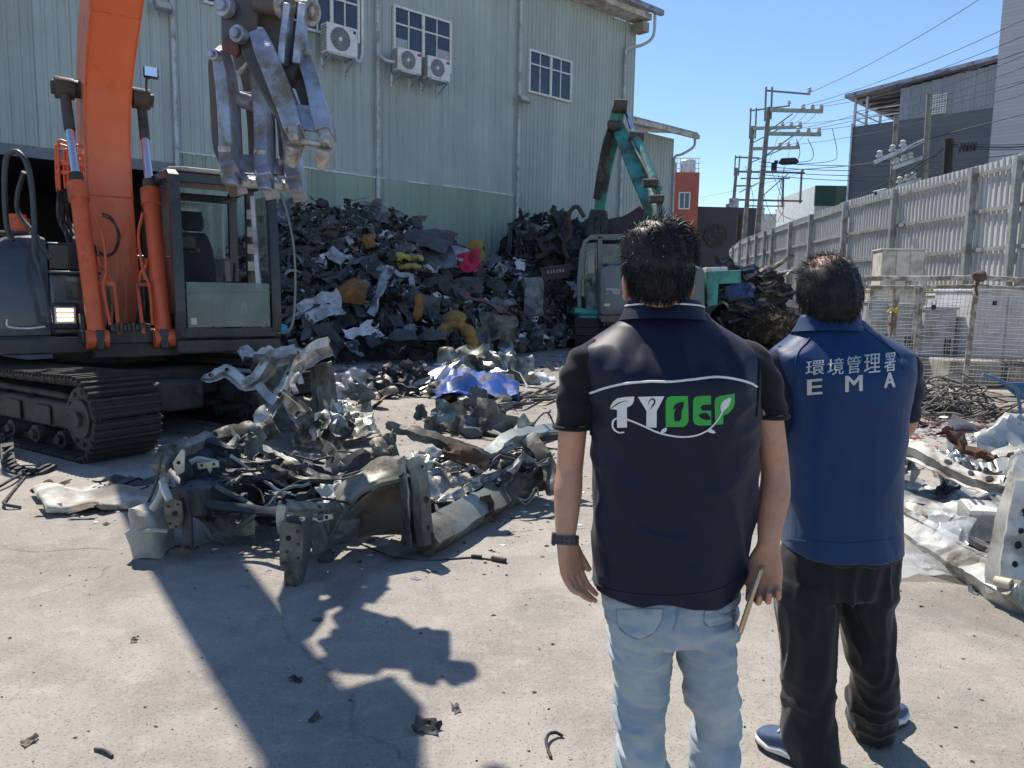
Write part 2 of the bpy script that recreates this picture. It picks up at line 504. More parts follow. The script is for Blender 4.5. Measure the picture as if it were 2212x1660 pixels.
def make_window(parent, s0, s1, z0, z1, plane=WP, R=WR, cols=2, blind=0):
    fr = MB(); w = .07; dep = .10
    sm = (s0 + s1) / 2
    for (a, b, c, d) in ((s0, s1, z0 - w / 2, z0 + w / 2), (s0, s1, z1 - w / 2, z1 + w / 2)):
        fr.box(plane((a + b) / 2, (c + d) / 2, .07), (b - a + w, dep, w), R)
    for sx in (s0, s1): fr.box(plane(sx, (z0 + z1) / 2, .07), (w, dep, z1 - z0 - w), R)
    fr.box(plane(sm, (z0 + z1) / 2, .075), (w * 1.3, dep, z1 - z0 - w), R)
    zt = z0 + (z1 - z0) * .68
    for a, b in ((s0, sm), (sm, s1)):
        fr.box(plane((a + b) / 2, zt, .065), (b - a - w * 1.4, dep * .9, w * .7), R)
        fr.box(plane((a + b) / 2, (z0 + z1) / 2, .06), (w * .55, dep * .6, z1 - z0 - w), R)
    f = obj('window', fr, m_white_alu, parent, None)
    for a, b in ((s0, sm), (sm, s1)):
        for k in range(2):
            x0 = a + (b - a) * k / 2; x1 = a + (b - a) * (k + 1) / 2
            for q0, q1 in ((z0, zt), (zt, z1)):
                pm = MB(); pm.box(plane((x0 + x1) / 2, (q0 + q1) / 2, .05 + .008 * ((k + (q0 > z0)) % 2)), (x1 - x0 - .045, .012, q1 - q0 - .05), R)
                obj('pane', pm, m_glass_dark, f, None)
            if blind and (k + (a == s0)) % 2 == 1:
                pm = MB(); pm.box(plane((x0 + x1) / 2, z0 + (zt - z0) * .34, .066), (x1 - x0 - .08, .004, (zt - z0) * .55), R)
                obj('blind', pm, m_blind, f, None)
    return f
def win_px(x0, y0, x1, y1, **k):
    s0, s1 = wall_s(x0, y0), wall_s(x1, y0)
    return make_window(wh, s0, s1, wall_z(x0, y1), wall_z(x0, y0), **k)
win_px(848, 14, 970, 113 + 16, blind=1)
win_px(1141, 109, 1231, 199)
win_px(650, -60, 770, 62)
win_px(436, -135, 545, 5)

m_grille = M('fan_grille', (.16, .16, .16), .5)
m_badge_r = M('red_badge', (.55, .03, .05), .4, bump=0); m_badge_b = M('navy_print', (.05, .05, .2), .4, bump=0)
def text_mesh(body, size, name='letters', extrude=.001, offset=0.0, font_space=1.0):
    cu = bpy.data.curves.new(name, 'FONT'); cu.body = body; cu.size = size; cu.extrude = extrude; cu.offset = offset
    cu.align_x, cu.align_y = 'CENTER', 'CENTER'; cu.space_character = font_space; cu.resolution_u = 3
    o = bpy.data.objects.new(name, cu); COL.objects.link(o)
    bpy.context.view_layer.update()
    me = bpy.data.meshes.new_from_object(o.evaluated_get(bpy.context.evaluated_depsgraph_get()))
    bpy.data.objects.remove(o); bpy.data.curves.remove(cu)
    return me
def place_text(body, size, parent, mtx, mat, name='lettering', extrude=.001, offset=0.0):
    me = text_mesh(body, size, name, extrude, offset); me.materials.clear(); me.materials.append(mat)
    o = bpy.data.objects.new(name, me); COL.objects.link(o); o.parent = parent
    o.matrix_parent_inverse = WM(parent).inverted(); o.matrix_basis = mtx
    return o
def air_con(px, py, w, h, label, badge, pipe=None):
    c = plane_hit(px, py, W0 + WN * .55, WN)
    t = thing('air_conditioner', label, 'air conditioner', c, 'air conditioner units on the warehouse wall')
    def L(x, y, z): return c + WD * x + WN * y + V((0, 0, z))     # along, out, up
    d = w * .40
    mb = MB(); mb.box(L(0, 0, 0), (w, d, h), WR); obj('casing', mb, m_white_paint, t, bevel=.025)
    mb = MB()
    for k in range(9): mb.box(L(-w / 2 - .004, 0, -h * .4 + k * h * .1), (.012, d * .8, .012), WR)
    for k in range(4): mb.box(L(-w / 2 - .007, -d * .3 + k * d * .2, 0), (.01, .012, h * .85), WR)
    obj('side_grille', mb, m_grille, t, None)
    fx = -w * .08; r = h * .39
    mb = MB(); mb.cyl(L(fx, d / 2 - .01, 0), L(fx, d / 2 + .004, 0), r, 28); obj('fan_recess', mb, m_grille, t)
    mb = MB()
    ring = lambda rr: [L(fx + rr * math.cos(a), d / 2 + .014, rr * math.sin(a)) for a in np.linspace(0, 2 * math.pi, 29)]
    for rr in (1.0, .78, .58, .4): mb.tube(ring(r * rr), .006, 5, False)
    for k in range(22):
        a = k * math.tau / 22
        mb.tube([L(fx + r * .2 * math.cos(a), d / 2 + .012, r * .2 * math.sin(a)), L(fx + r * .6 * math.cos(a + .2), d / 2 + .016, r * .6 * math.sin(a + .2)), L(fx + r * math.cos(a + .5), d / 2 + .012, r * math.sin(a + .5))], .006, 4, False)
    obj('fan_guard', mb, m_galv, t)
    mb = MB(); mb.cyl(L(fx, d / 2, 0), L(fx, d / 2 + .02, 0), r * .2, 14); obj('fan_hub', mb, m_white_paint, t)
    mb = MB(); mb.box(L(w * .39, d / 2 + .003, h * .34), (w * .15, .004, h * .13) if badge == 'r' else (w * .1, .004, h * .1), WR); obj('badge', mb, m_badge_r if badge == 'r' else m_badge_b, t, None)
    mb = MB()
    for sx in (-w * .38, w * .38):
        mb.beam(L(sx, -.33, -h / 2 - .03), L(sx, d / 2 + .06, -h / 2 - .03), .05, .05)
        mb.beam(L(sx, -.33, -h / 2 - .33), L(sx, d / 2, -h / 2 - .05), .04, .04)
        mb.beam(L(sx, -.34, -h / 2 - .40), L(sx, -.34, -h / 2), .05, .05)
    mb.beam(L(-w * .45, d / 2 - .02, -h / 2 - .02), L(w * .45, d / 2 - .02, -h / 2 - .02), .03, .04)
    mb.beam(L(-w * .45, -d / 2 + .05, -h / 2 - .02), L(w * .45, -d / 2 + .05, -h / 2 - .02), .03, .04)
    obj('bracket', mb, m_galv, t, None)
    if pipe:
        mb = MB(); mb.tube(smooth_path([L(*q) for q in pipe], 6), .05, 8); obj('refrigerant_pipe', mb, m_white_paint, t, 60)
air_con(733, 90, .98, .80, 'largest air conditioner under the window beside the grapple claw', 'b', [(.45, 0, -.35), (.75, -.2, -.36), (.98, -.42, -.1), (1.02, -.44, .4), (1.02, -.44, 3)])
air_con(879, 134, .86, .66, 'left small air conditioner with red badge below the middle window', 'r', [(-.40, 0, -.1), (-.6, -.3, .0), (-.75, -.44, .25), (-.78, -.45, .8), (-.78, -.45, 4)])
air_con(942, 151, .86, .66, 'right small air conditioner with red badge below the middle window', 'r')
def wall_light(px, py, label):
    c = plane_hit(px, py, W0 + WN * .35, WN)
    t = thing('floodlight', label, 'floodlight', c, 'floodlights on the warehouse wall')
    R = WR @ Matrix.Rotation(math.radians(-38), 3, 'X')
    mb = MB(); mb.box(c, (.42, .12, .30), R); obj('housing', mb, M('lamp_grey', (.25, .26, .26), .5), t, bevel=.02)
    mb = MB(); mb.box(c + R @ V((0, -.062, 0)), (.34, .01, .22), R); obj('lens', mb, M('lamp_lens', (.55, .55, .5), .2), t, None)
    mb = MB(); mb.beam(c, c - WN * .33 - V((0, 0, .02)), .05, .05); obj('arm', mb, m_galv, t, None)
wall_light(1132, 215, 'small floodlight beside the right downpipe on the warehouse wall')
wall_light(352, 14, 'floodlight high on the warehouse wall by the orange boom')

P2 = plane_hit(1452, 400, V((0, 0, 0)), V((0, 1, 0))) if False else P(1452, 400, 43)
def W2(s, z, out=0.0): return V((P2.x, P2.y, 0)) + WD * s + WN * out + V((0, 0, z))
z_e2 = plane_hit(1452, 300, P2, WN).z
t = thing('green_shed', 'lower green corrugated shed beyond the warehouse corner', 'shed', W2(0, 0))
TI = WM(t).inverted()
pm2 = ribbed(.756, 0, z_e2).mesh('wall_panel', None); pm2.materials.append(m_clad)
for k in range(1, 17):
    o = link('wall_panel', pm2); o.parent = t; o.matrix_basis = TI @ T4(W2(-k * .76, 0), WR)
mb = MB(); mb.box(W2(-6, z_e2 / 2, -5.1), (11.9, 10, z_e2 - .1), WR); obj('building_body', mb, m_clad, t, None)
mb = MB(); mb.quadbox(W2(-13, z_e2 + .25, .9), W2(.9, z_e2 + .25, .9), W2(.9, z_e2 + 1.4, -6), W2(-13, z_e2 + 1.4, -6), (0, 0, .1)); obj('roof', mb, m_roofedge, t, None)
mb = MB(); mb.box(W2(-6, z_e2 + .12, .9), (13.9, .2, .22), WR); obj('gutter', mb, m_soffit, t, None)
mb = MB(); mb.tube(smooth_path([W2(.7, z_e2 + .1, .85), W2(.7, z_e2 - .4, .8), W2(.3, z_e2 - .8, .35), W2(-.05, z_e2 - 1.0, .13), W2(-.05, z_e2 - 2, .13), W2(-.05, 0, .13)], 5), .07, 8); obj('downpipe', mb, m_pipe, t, 60)
mb = MB()
for k in range(8):
    a = P(1338 + k * 3.6, 262, 49); mb.cyl(a, P(1338 + k * 3.6, 238, 49), .025, 5)
mb.cyl(P(1338, 240, 49), P(1365, 240, 49), .03, 5); mb.cyl(P(1338, 250, 49), P(1365, 250, 49), .03, 5)
obj('roof_railing', mb, m_white_alu, t, None)

def block(name, label, px0, px1, ptop, d, depth, mat, ang=0.0, cat='building'):
    a, b = P(px0, ptop, d), P(px1, ptop, d)
    z = a.z; c = V(((a.x + b.x) / 2, d, 0))
    t = thing(name, label, cat, c, rz=ang)
    w = (b - a).length
    R = Matrix.Rotation(ang, 3, 'Z')
    mb = MB(); mb.box(c + R @ V((0, depth / 2, z / 2)), (w, depth, z), R); obj('wall', mb, mat, t, None)
    return t, (lambda x, y, zz: c + R @ V((x, y, zz))), w, z, R
def win_simple(t, F, R, x, z, w, h, bars=1, fm=None):
    mb = MB(); th = .09
    for sx in (-1, 1): mb.box(F(x + sx * w / 2, -.04, z), (th, .16, h), R)
    for sz in (-1, 1): mb.box(F(x, -.045, z + sz * h / 2), (w + th, .17, th), R)
    for k in range(bars): mb.box(F(x - w / 2 + w * (k + 1) / (bars + 1), -.03, z), (th * .7, .1, h - th), R)
    f = obj('window', mb, fm or m_white_alu, t, None)
    mb = MB(); mb.box(F(x, -.012, z), (w - .05, .03, h - .05), R); obj('pane', mb, m_glass_dark, f, None)
m_redbrick = None
def tile_mat(name, c1, c2, mortar, sx, sy, scale):
    t = NT(name); g = t.node('ShaderNodeTexCoord')
    mp = t.node('ShaderNodeMapping'); mp.inputs['Rotation'].default_value = (math.pi / 2, 0, 0)
    sep = t.node('ShaderNodeSeparateXYZ'); t.l.new(g.outputs['Object'], sep.inputs[0])
    cb = t.node('ShaderNodeCombineXYZ'); t.l.new(t.math('ADD', sep.outputs[0], sep.outputs[1]), cb.inputs[0]); t.l.new(sep.outputs[2], cb.inputs[1])
    b = t.node('ShaderNodeTexBrick', Scale=scale); b.inputs['Color1'].default_value = (*c1, 1); b.inputs['Color2'].default_value = (*c2, 1)
    b.inputs['Mortar'].default_value = (*mortar, 1); b.inputs['Brick Width'].default_value = sx; b.inputs['Row Height'].default_value = sy; b.inputs['Mortar Size'].default_value = .012
    t.l.new(cb.outputs[0], b.inputs['Vector'])
    c = t.mix(t.math('MULTIPLY', t.ramp(t.noise(.4, 6, .7, t.pos((2, 2, .4))), .45, .75), .25), b.outputs['Color'], tuple(x * .7 for x in c2))
    t.setc(c); t.b.inputs['Roughness'].default_value = .55; t.bump(b.outputs['Fac'], .3, -.01)
    return t.m
m_redbrick = tile_mat('red_tile', (.40, .085, .06), (.46, .11, .075), (.30, .12, .09), .35, .12, 1.2)
m_greytile = tile_mat('grey_tile', (.50, .475, .475), (.56, .53, .53), (.36, .35, .35), .5, .2, 1.0)
m_darkwall = M('charcoal_wall', (.075, .083, .098), .8, 0, .25, .8, dirt=(.085, .085, .09), da=.4, ds=.6)
m_darktile = tile_mat('slate_tile', (.105, .115, .135), (.125, .135, .155), (.075, .082, .095), .6, .3, 1.0)

t, F, w, z, R = block('red_building', 'red tiled block with small windows and a rooftop tank', 1453, 1511, 372, 62, 10, m_redbrick, math.radians(-6))
for zz in (z - 2.2, z - 5.6): win_simple(t, F, R, -w * .02, zz, .8, 1.25)
mb = MB()
for k in range(9): mb.box(F(-w / 2 + .1 + k * (w - .2) / 8, .1, z + .55), (.05, .05, 1.1), R)
for zz in (.3, .7, 1.08): mb.box(F(0, .1, z + zz), (w, .05, .05), R)
obj('roof_railing', mb, m_white_alu, t, None)
mb = MB(); mb.cyl(F(.4, 2.5, z), F(.4, 2.5, z + 1.25), .62, 16); mb.sphere(F(.4, 2.5, z + 1.22), (.62, .62, .2), 16, 6); mb.cyl(F(-1, 2.5, z), F(-1, 2.5, z + 1.1), .55, 16)
obj('water_tank', mb, m_galv, t)
t, F, w, z, R = block('charcoal_building', 'dark charcoal windowless building with a round wall fan', 1508, 1648, 447, 64, 12, m_darkwall, math.radians(4))
mb = MB(); mb.cyl(F(-w * .22, 0, z - 2.3), F(-w * .22, -.12, z - 2.3), .95, 24); mb.box(F(0, -.05, z - 5.2), (w, .08, .12), R); obj('wall_fan', mb, m_black, t)
t, F, w, z, R = block('white_building', 'low white far building with roof vents behind the poles', 1636, 1800, 462, 85, 12, M('white_wall', (.62, .62, .60), .8, dirt=(.4, .38, .34), da=.3), 0)
mb = MB()
for k, x in enumerate((-3, -1.2, .2, 1.9)): mb.cyl(F(x, 2, z), F(x, 2, z + .5), .28, 10); mb.sphere(F(x, 2, z + .6), .36, 10, 6)
obj('roof_vent', mb, m_galv, t)
mb = MB()
for k in range(26): mb.box(F(-w / 2 + .3 + k * w / 26, -.03, z / 2), (.08, .05, z), R)
obj('wall_rib', mb, M('white_wall_rib', (.55, .55, .54), .8), t, None)
t, F, w, z, R = block('green_white_building', 'white far building with a green upper band', 1762, 1830, 402, 70, 10, M('pale_wall', (.58, .60, .58), .8), 0)
mb = MB(); mb.box(F(0, -.06, z - .85), (w + .1, .2, 1.75), R); obj('upper_band', mb, M('bottle_green', (.03, .085, .06), .7), t, None)
mb = MB(); mb.box(F(w * .30, -.08, z - .85), (w * .36, .2, 1.6), R); obj('band_panel', mb, M('bottle_green_light', (.06, .13, .09), .7), t, None)
win_simple(t, F, R, -.1, z - 2.6, .7, .8)

A = P(2150, 205, 48); B_ = V((A.x - 6.6, A.y + 6.6, 0))
fdir = (V((B_.x, B_.y, 0)) - V((A.x, A.y, 0))).normalized(); fn = V((fdir.y, -fdir.x, 0))
if fn.y > 0: fn = -fn
L = 0
pl = plane_hit(1829, 420, A, fn); Wd = (V((pl.x, pl.y, 0)) - V((A.x, A.y, 0))).length
zt = plane_hit(1838, 275, A, fn).z
def D2(s, z, out=0.0): return V((A.x, A.y, 0)) + fdir * s + fn * out + V((0, 0, z))
DR = Matrix((-fdir, -fn, V((0, 0, 1)))).transposed()
t = thing('slate_building', 'slate grey building with an open roofed terrace on top', 'building', D2(Wd / 2, 0))
mb = MB(); mb.box(D2(Wd / 2 - 1.5, zt / 2, -5), (Wd + 3, 10, zt), DR); obj('wall', mb, m_darktile, t, None)
s_t = (plane_hit(1944, 230, A, fn) - A).dot(fdir)
z_r0 = plane_hit(1846, 213, A, fn).z; z_r1 = plane_hit(2150, 133, A, fn).z
m_loft = cladding('grey_blue_cladding', (.27, .30, .34), (.18, .195, .215))
n_l = int((s_t + 3) / .62)
for k in range(n_l):
    s1 = s_t - k * .62
    zr = lerp(z_r1, z_r0, s1 / Wd) - .15
    o = obj('wall_panel', ribbed(.61, zt, zr, .03, 3), m_loft, t, None)
    o.matrix_parent_inverse = Matrix.Identity(4); o.matrix_basis = WM(t).inverted() @ T4(D2(s1, 0, .02), DR)
mb = MB(); mb.box(D2((s_t - 3) / 2, (zt + z_r0) / 2, -5), (s_t + 3 - .1, 9.9, z_r0 - zt - .2), DR); obj('upper_body', mb, m_loft, t, None)
mb = MB(); mb.quadbox(D2(-3, z_r1 + (z_r1 - z_r0) * .3, .6), D2(Wd + .35, z_r0, .6), D2(Wd + .35, z_r0, -9), D2(-3, z_r1 + (z_r1 - z_r0) * .3, -9), (0, 0, .22)); obj('roof', mb, m_roofedge, t, None)
mb = MB()
for k in range(7): mb.box(D2((s_t + Wd) / 2, lerp(z_r0, z_r1, .15) - .12, -.4 - k * 1.3), (Wd - s_t, .12, .14), DR)
obj('roof_beam', mb, M('dark_beam', (.10, .085, .075), .8), t, None)
for s_, o_ in ((Wd - .15, 0.0), (Wd - .9, -.05), (Wd - .15, -4.5), (Wd - .15, -8.5)):
    mb = MB(); mb.box(D2(s_, (zt + z_r0) / 2, o_ - .1), (.14, .14, z_r0 - zt), DR); obj('terrace_post', mb, m_galv, t, None)
for zz in (.5, 1.0):
    mb = MB(); mb.box(D2((s_t + Wd) / 2, zt + zz, -.1), (Wd - s_t, .06, .06), DR); mb.box(D2(Wd - .15, zt + zz, -4.5), (.06, 9, .06), DR); obj('terrace_rail', mb, m_white_alu, t, None)
c_ = plane_hit(2028, 226, A, fn); mb = MB()
for k in range(9): mb.box(c_ + fn * .12 + V((0, 0, -.55 + k * .14)) , (.95, .05, .05), DR)
for k in range(7): mb.box(c_ + fn * .13 - fdir * (-.45 + k * .15), (.05, .05, 1.2), DR)
obj('louvre_window', mb, m_white_alu, t, None)
mb = MB(); mb.cyl(D2(Wd - .1, 0, .12), D2(Wd - .1, zt + .2, .12), .07, 8); obj('drain_pipe', mb, m_galv, t)

A2 = P(2140, 300, 44); z2 = 34
def D3(s, z, out=0.0): return V((A2.x, A2.y, 0)) - fdir * s + fn * out + V((0, 0, z))
t = thing('tiled_tower', 'tall grey tiled apartment tower at the right edge', 'tower', D3(6, 0))
mb = MB(); mb.box(D3(7, z2 / 2, -6), (14, 12, z2), DR); obj('wall', mb, m_greytile, t, None)

fp = [V((11.0, 4, 0)), V((11.0, 26, 0)), V((12.9, 44, 0)), V((15.6, 57.5, 0)), V((19.5, 72, 0))]
def fence_at(px):
    k = (px - 1106) / 1662.0
    for a, b in zip(fp, fp[1:]):
        fa, fb = a.x - k * a.y, b.x - k * b.y
        if fa >= 0 >= fb or fa <= 0 <= fb:
            return a.lerp(b, fa / (fa - fb))
    return None
posts = [V((11, 9.3, 0)), V((11, 11.6, 0)), V((11, 14.2, 0))] + [fence_at(x) for x in (2177, 2083, 1918, 1815, 1743, 1699.5, 1661.6, 1645, 1627, 1610, 1592, 1577, 1567)]
posts = [p for p in posts if p]
fe = thing('yard_fence', 'long tall corrugated metal yard fence with steel posts', 'fence', posts[0])
FEI = WM(fe).inverted(); FH = 4.72
rails = (4.5, 3.63, 2.74, 1.85, .95)
post_me = MB().box((0, 0, FH / 2 - .02), (.13, .15, FH - .1)).mesh('fence_post', None); post_me.materials.append(m_fence_post)
strip_me = {}
def strip(w, z0, z1, mat):
    k = (round(w, 2), z0, mat.name)
    if k not in strip_me:
        me = ribbed(w - .006, z0, z1, .035, max(2, int(round(w / .19)))).mesh('fence_panel', None); me.materials.append(mat); strip_me[k] = me
    return strip_me[k]
for a, b in zip(posts, posts[1:]):
    d = (b - a); Ls = d.length; d.normalize(); nrm = V((-d.y, d.x, 0))
    if nrm.x > 0: nrm = -nrm
    RR = Matrix((d, -nrm, V((0, 0, 1)))).transposed()
    o = link('fence_post', post_me); o.parent = fe; o.matrix_basis = FEI @ T4(a + nrm * .16, RR)
    for rz_ in rails:
        mb = MB(); mid = (a + b) / 2 + nrm * .085 + V((0, 0, rz_))
        mb.box(mid, (Ls - .02, .06, .05), RR); mb.box(mid + V((0, 0, -.035)) + nrm * .022, (Ls - .02, .012, .06), RR)
        obj('fence_rail', mb, m_fence_post, fe, None)
    n = max(1, int(round(Ls / .95))); w = Ls / n
    for k in range(n):
        for z0, z1, mt in ((1.86, FH, m_fence), (.02, 1.85, m_fence_low)):
            o = link('fence_panel', strip(w, z0, z1, mt)); o.parent = fe
            tilt = Matrix.Rotation(rnd.uniform(-.004, .004), 3, 'X')
            o.matrix_basis = FEI @ T4(a + d * (k * w) + nrm * (.008 if k % 2 else 0) + V((0, 0, rnd.uniform(-.02, .02))), RR @ tilt)
o = link('fence_post', post_me); o.parent = fe; o.matrix_basis = FEI @ T4(posts[-1], Matrix.Identity(3))
p_ = fence_at(1918) + V((-.25, 0, FH))
c_ = P(1902, 416, p_.y - .3)
t = thing('security_camera', 'white security camera pointing left on top of a fence post', 'camera', c_)
R_ = Matrix.Rotation(math.radians(20), 3, 'Z') @ Matrix.Rotation(math.radians(-14), 3, 'Y')
mb = MB(); mb.box(c_, (.34, .11, .11), R_); mb.box(c_ + V((-.02, 0, .065)), (.4, .13, .015), R_); obj('camera_body', mb, m_white_paint, t, bevel=.015)
mb = MB(); mb.cyl(c_ + R_ @ V((-.17, 0, 0)), c_ + R_ @ V((-.185, 0, 0)), .04, 12); obj('camera_lens', mb, m_black, t)
mb = MB(); mb.beam(c_ + V((.08, 0, -.05)), c_ + V((.22, .1, -.15)), .04, .04); mb.beam(c_ + V((.22, .1, -.15)), fence_at(1918) + V((-.16, 0, FH - .3)), .05, .05); obj('mount_arm', mb, m_white_paint, t, None)
m_pole = M('pole_concrete', (.27, .25, .22), .9, 0, .2, 3, dirt=(.14, .12, .11), da=.3)
m_wood = M('tarred_wood', (.045, .035, .03), .85, 0, .3, 8)
m_arm = M('crossarm_steel', (.20, .22, .21), .6, .3)
m_arm2 = M('crossarm_green', (.33, .38, .33), .6, .1)
m_insul = M('porcelain', (.55, .55, .52), .3)
m_wire = M('line_wire', (.03, .03, .035), .6, bump=0)
def pole(label, base, top, d, r0, r1, mat, ups=None, name='utility_pole', group='utility poles behind the yard fence'):
    tp = P(*top, d); b = V((tp.x + .0, d, 0)); bp = P(*base, d)
    dirv = (tp - bp); k = bp.z / max(dirv.z, .1); b = bp - dirv * k
    t = thing(name, label, 'utility pole', b, group)
    mb = MB(); mb.cyl(b, tp, r0, 14, r1); obj('pole_shaft', mb, mat, t)
    if ups:
        for u in ups:
            mb = MB(); mb.beam(P(u[0], u[1], d - .2), P(u[0] - 3, u[2], d - .2), .1, .08); obj('upright', mb, m_arm, t, None)
    return t
def crossarm(t, a, b, d, mat=None, w=.13, ins=(), d2=None):
    mb = MB(); A_, B_ = P(*a, d), P(*b, d2 or d)
    mb.beam(A_, B_, w, w); obj('crossarm', mb, mat or m_arm, t, None)
    for f in ins:
        q = A_.lerp(B_, f); mb = MB()
        mb.tube([q + V((0, 0, .05)), q + V((0, 0, .12)), q + V((0, 0, .14)), q + V((0, 0, .22)), q + V((0, 0, .24)), q + V((0, 0, .34)), q + V((0, 0, .4))], [.05, .06, .14, .13, .08, .12, .05], 10)
        obj('insulator', mb, m_insul, t)
pa = pole('nearest tall concrete utility pole with insulated crossarms behind the fence', (1636, 501), (1661, 232), 47, .20, .13, m_pole, [(1655, 188, 262), (1668, 188, 258)])
crossarm(pa, (1653, 196), (1750, 204), 47, ins=(.98,), w=.09)
crossarm(pa, (1664, 238), (1777, 241), 46.8, m_arm2, .2, (.62, .8, .97))
crossarm(pa, (1660, 289), (1773, 291), 46.8, m_arm2, .2, (.56, .76, .96))
for a, b in (((1659, 285), (1712, 246)), ((1655, 336), (1712, 294))): crossarm(pa, a, b, 46.9, w=.07)
pb = pole('second tall utility pole just left of the nearest one', (1608, 510), (1626, 273), 55, .20, .13, m_pole, [(1622, 234, 300), (1634, 234, 300)])
crossarm(pb, (1619, 240), (1706, 229), 55, ins=(.98,), w=.09)
crossarm(pb, (1627, 278), (1732, 275), 54.8, m_arm2, .2, (.6, .78, .96))
crossarm(pb, (1625, 322), (1727, 319), 54.8, m_arm2, .2, (.58, .76, .95))
for a, b in (((1628, 308), (1685, 278)), ((1622, 352), (1700, 318))): crossarm(pb, a, b, 54.9, w=.07)
pc = pole('third utility pole farthest left with a square steel frame', (1577, 526), (1591, 363), 68, .2, .13, m_pole, [(1589, 336, 380), (1598, 337, 380)])
crossarm(pc, (1588, 340), (1640, 342), 68, w=.12)
crossarm(pc, (1590, 371), (1738, 374), 67.8, w=.15, ins=(.97,))
crossarm(pc, (1590, 402), (1622, 402), 67.8, w=.12)
crossarm(pc, (1590, 432), (1733, 435), 67.8, w=.15)
crossarm(pc, (1732, 368), (1728, 440), 67.7, w=.15); crossarm(pc, (1692, 382), (1690, 448), 67.7, w=.15)
crossarm(pc, (1600, 386), (1706, 386), 67.9, w=.1); crossarm(pc, (1612, 445), (1690, 446), 67.9, w=.1)
for a, b in (((1597, 416), (1650, 390)), ((1640, 430), (1702, 376))): crossarm(pc, a, b, 67.9, w=.08)
mb = MB()
for (x, y) in ((1584, 458), (1577, 470)):
    c = P(x, y, 67); mb.cyl(c, c + V((0, 0, 1.1)), .42, 14)
obj('transformer', mb, m_galv, pc)
mb = MB(); mb.beam(P(1568, 490, 67), P(1612, 490, 67), .3, .12); mb.beam(P(1568, 476, 67.5), P(1612, 470, 67.5), .2, .12); obj('platform', mb, m_arm2, pc, None)
pd = pole('thin pole in front of the slate building, left of its pair', (1926, 412), (1937, 249), 33, .13, .1, m_pole)
pe = pole('taller thin pole in front of the slate building, right of its pair', (1997, 392), (2008, 204), 32, .14, .11, m_pole)
for a, b in (((1888, 352), (2000, 302)), ((1928, 364), (1996, 340)), ((1936, 405), (2000, 385))):
    crossarm(pd, a, b, 32.4, m_galv, .14, (.1, .35, .55))
pf = pole('short black wooden pole with a cable clamp over the fence', (2046, 380), (2050, 301), 28, .17, .15, m_wood)
mb = MB(); mb.beam(P(2070, 320, 27.5), P(2110, 316, 27.5), .08, .1)
for k in range(5): mb.box(P(2074 + k * 8, 320 - k * .8, 27.5), (.05, .12, .3))
obj('cable_clamp', mb, m_black, pf, None)
pg = pole('wooden pole half hidden between the tall utility poles', (1595, 512), (1598, 466), 50, .16, .13, m_wood)

WG = 'overhead wires over the yard fence'; WK = 0
def wire(pts, r=.012, label=None, sag=0.0):
    q = [P(x, y, d) for x, y, d in pts]
    if len(q) == 2:
        q = [q[0].lerp(q[1], t) - V((0, 0, sag * 4 * t * (1 - t))) for t in np.linspace(0, 1, 13)]
    else: q = smooth_path(q, 6)
    mb = MB(); mb.tube(q, r, 5, False)
    o = obj('overhead_wire', mb, m_wire, None, 180)
    global WK; WK += 1; od = ('first', 'second', 'third', 'fourth', 'fifth', 'sixth', 'seventh', 'eighth', 'ninth', 'last')
    tag(o, label or (f'{od[WK - 1]} from the top of the wires running right from the tall poles' if WK <= 9 else f'{od[min(WK - 10, 8)]} slack wire linking the crossarms of neighbouring poles' if WK <= 17 else f'{od[WK - 18]} drooping jumper cable hanging below the nearest crossarms' if WK <= 20 else f'{od[WK - 21]} of the lower wires crossing behind the fence' if WK <= 29 else f'{od[min(WK - 30, 9)]} thin wire in the tangle between the tall poles'), 'wire', WG)
for (x, y, d), (x2, y2, d2) in (
    ((1734, 229, 46.8), (2300, 0, 30)), ((1754, 230, 46.8), (2300, 40, 30)), ((1773, 231, 46.8), (2300, 78, 30)),
    ((1724, 279, 46.8), (2300, 84, 29)), ((1746, 280, 46.8), (2300, 112, 29)), ((1769, 281, 46.8), (2300, 150, 29)),
    ((1732, 268, 54.8), (2300, 150, 33)), ((1726, 312, 54.8), (2300, 178, 33)),
    ((1750, 200, 47), (2250, -90, 30))):
    wire([(x, y, d), (x2, y2, d2)], .014, None, .35)
for (a, b) in (((1734, 229, 46.8), (1690, 270, 54.8)), ((1754, 230, 46.8), (1708, 268, 54.8)), ((1773, 231, 46.8), (1730, 268, 54.8)),
               ((1724, 279, 46.8), (1690, 312, 54.8)), ((1746, 280, 46.8), (1706, 312, 54.8)), ((1690, 268, 54.8), (1650, 372, 67.8)), ((1708, 312, 54.8), (1690, 380, 67.8)), ((1736, 373, 67.8), (1480, 432, 100))):
    wire([a, b], .014, None, .25)
wire([(1798, 278, 46), (1808, 330, 46), (1796, 348, 46), (1720, 355, 46), (1660, 352, 47)], .018)
wire([(1720, 300, 46.5), (1728, 330, 46.3), (1718, 350, 46), (1690, 356, 46)], .02)
wire([(1745, 300, 46.5), (1757, 330, 46.3), (1748, 348, 46), (1700, 352, 46)], .02)
for k, y in enumerate((352, 360, 368, 376)): wire([(1640, y - 2 + k, 47), (2300, y - 34 + k * 7, 38)], .02, None, .5)
wire([(2046, 312, 28), (1990, 352, 32), (1840, 432, 44), (1740, 470, 52)], .03, 'thick black cable running down left from the short wooden pole')
wire([(2046, 318, 28), (1930, 402, 34), (1800, 455, 44)], .02)
for y in (306, 311, 316): wire([(2052, y, 28), (2300, y - 4, 26)], .025 if y == 311 else .014, None, .15)
wire([(1640, 372, 47), (1890, 352, 33), (2000, 303, 32), (2300, 225, 28)], .02)
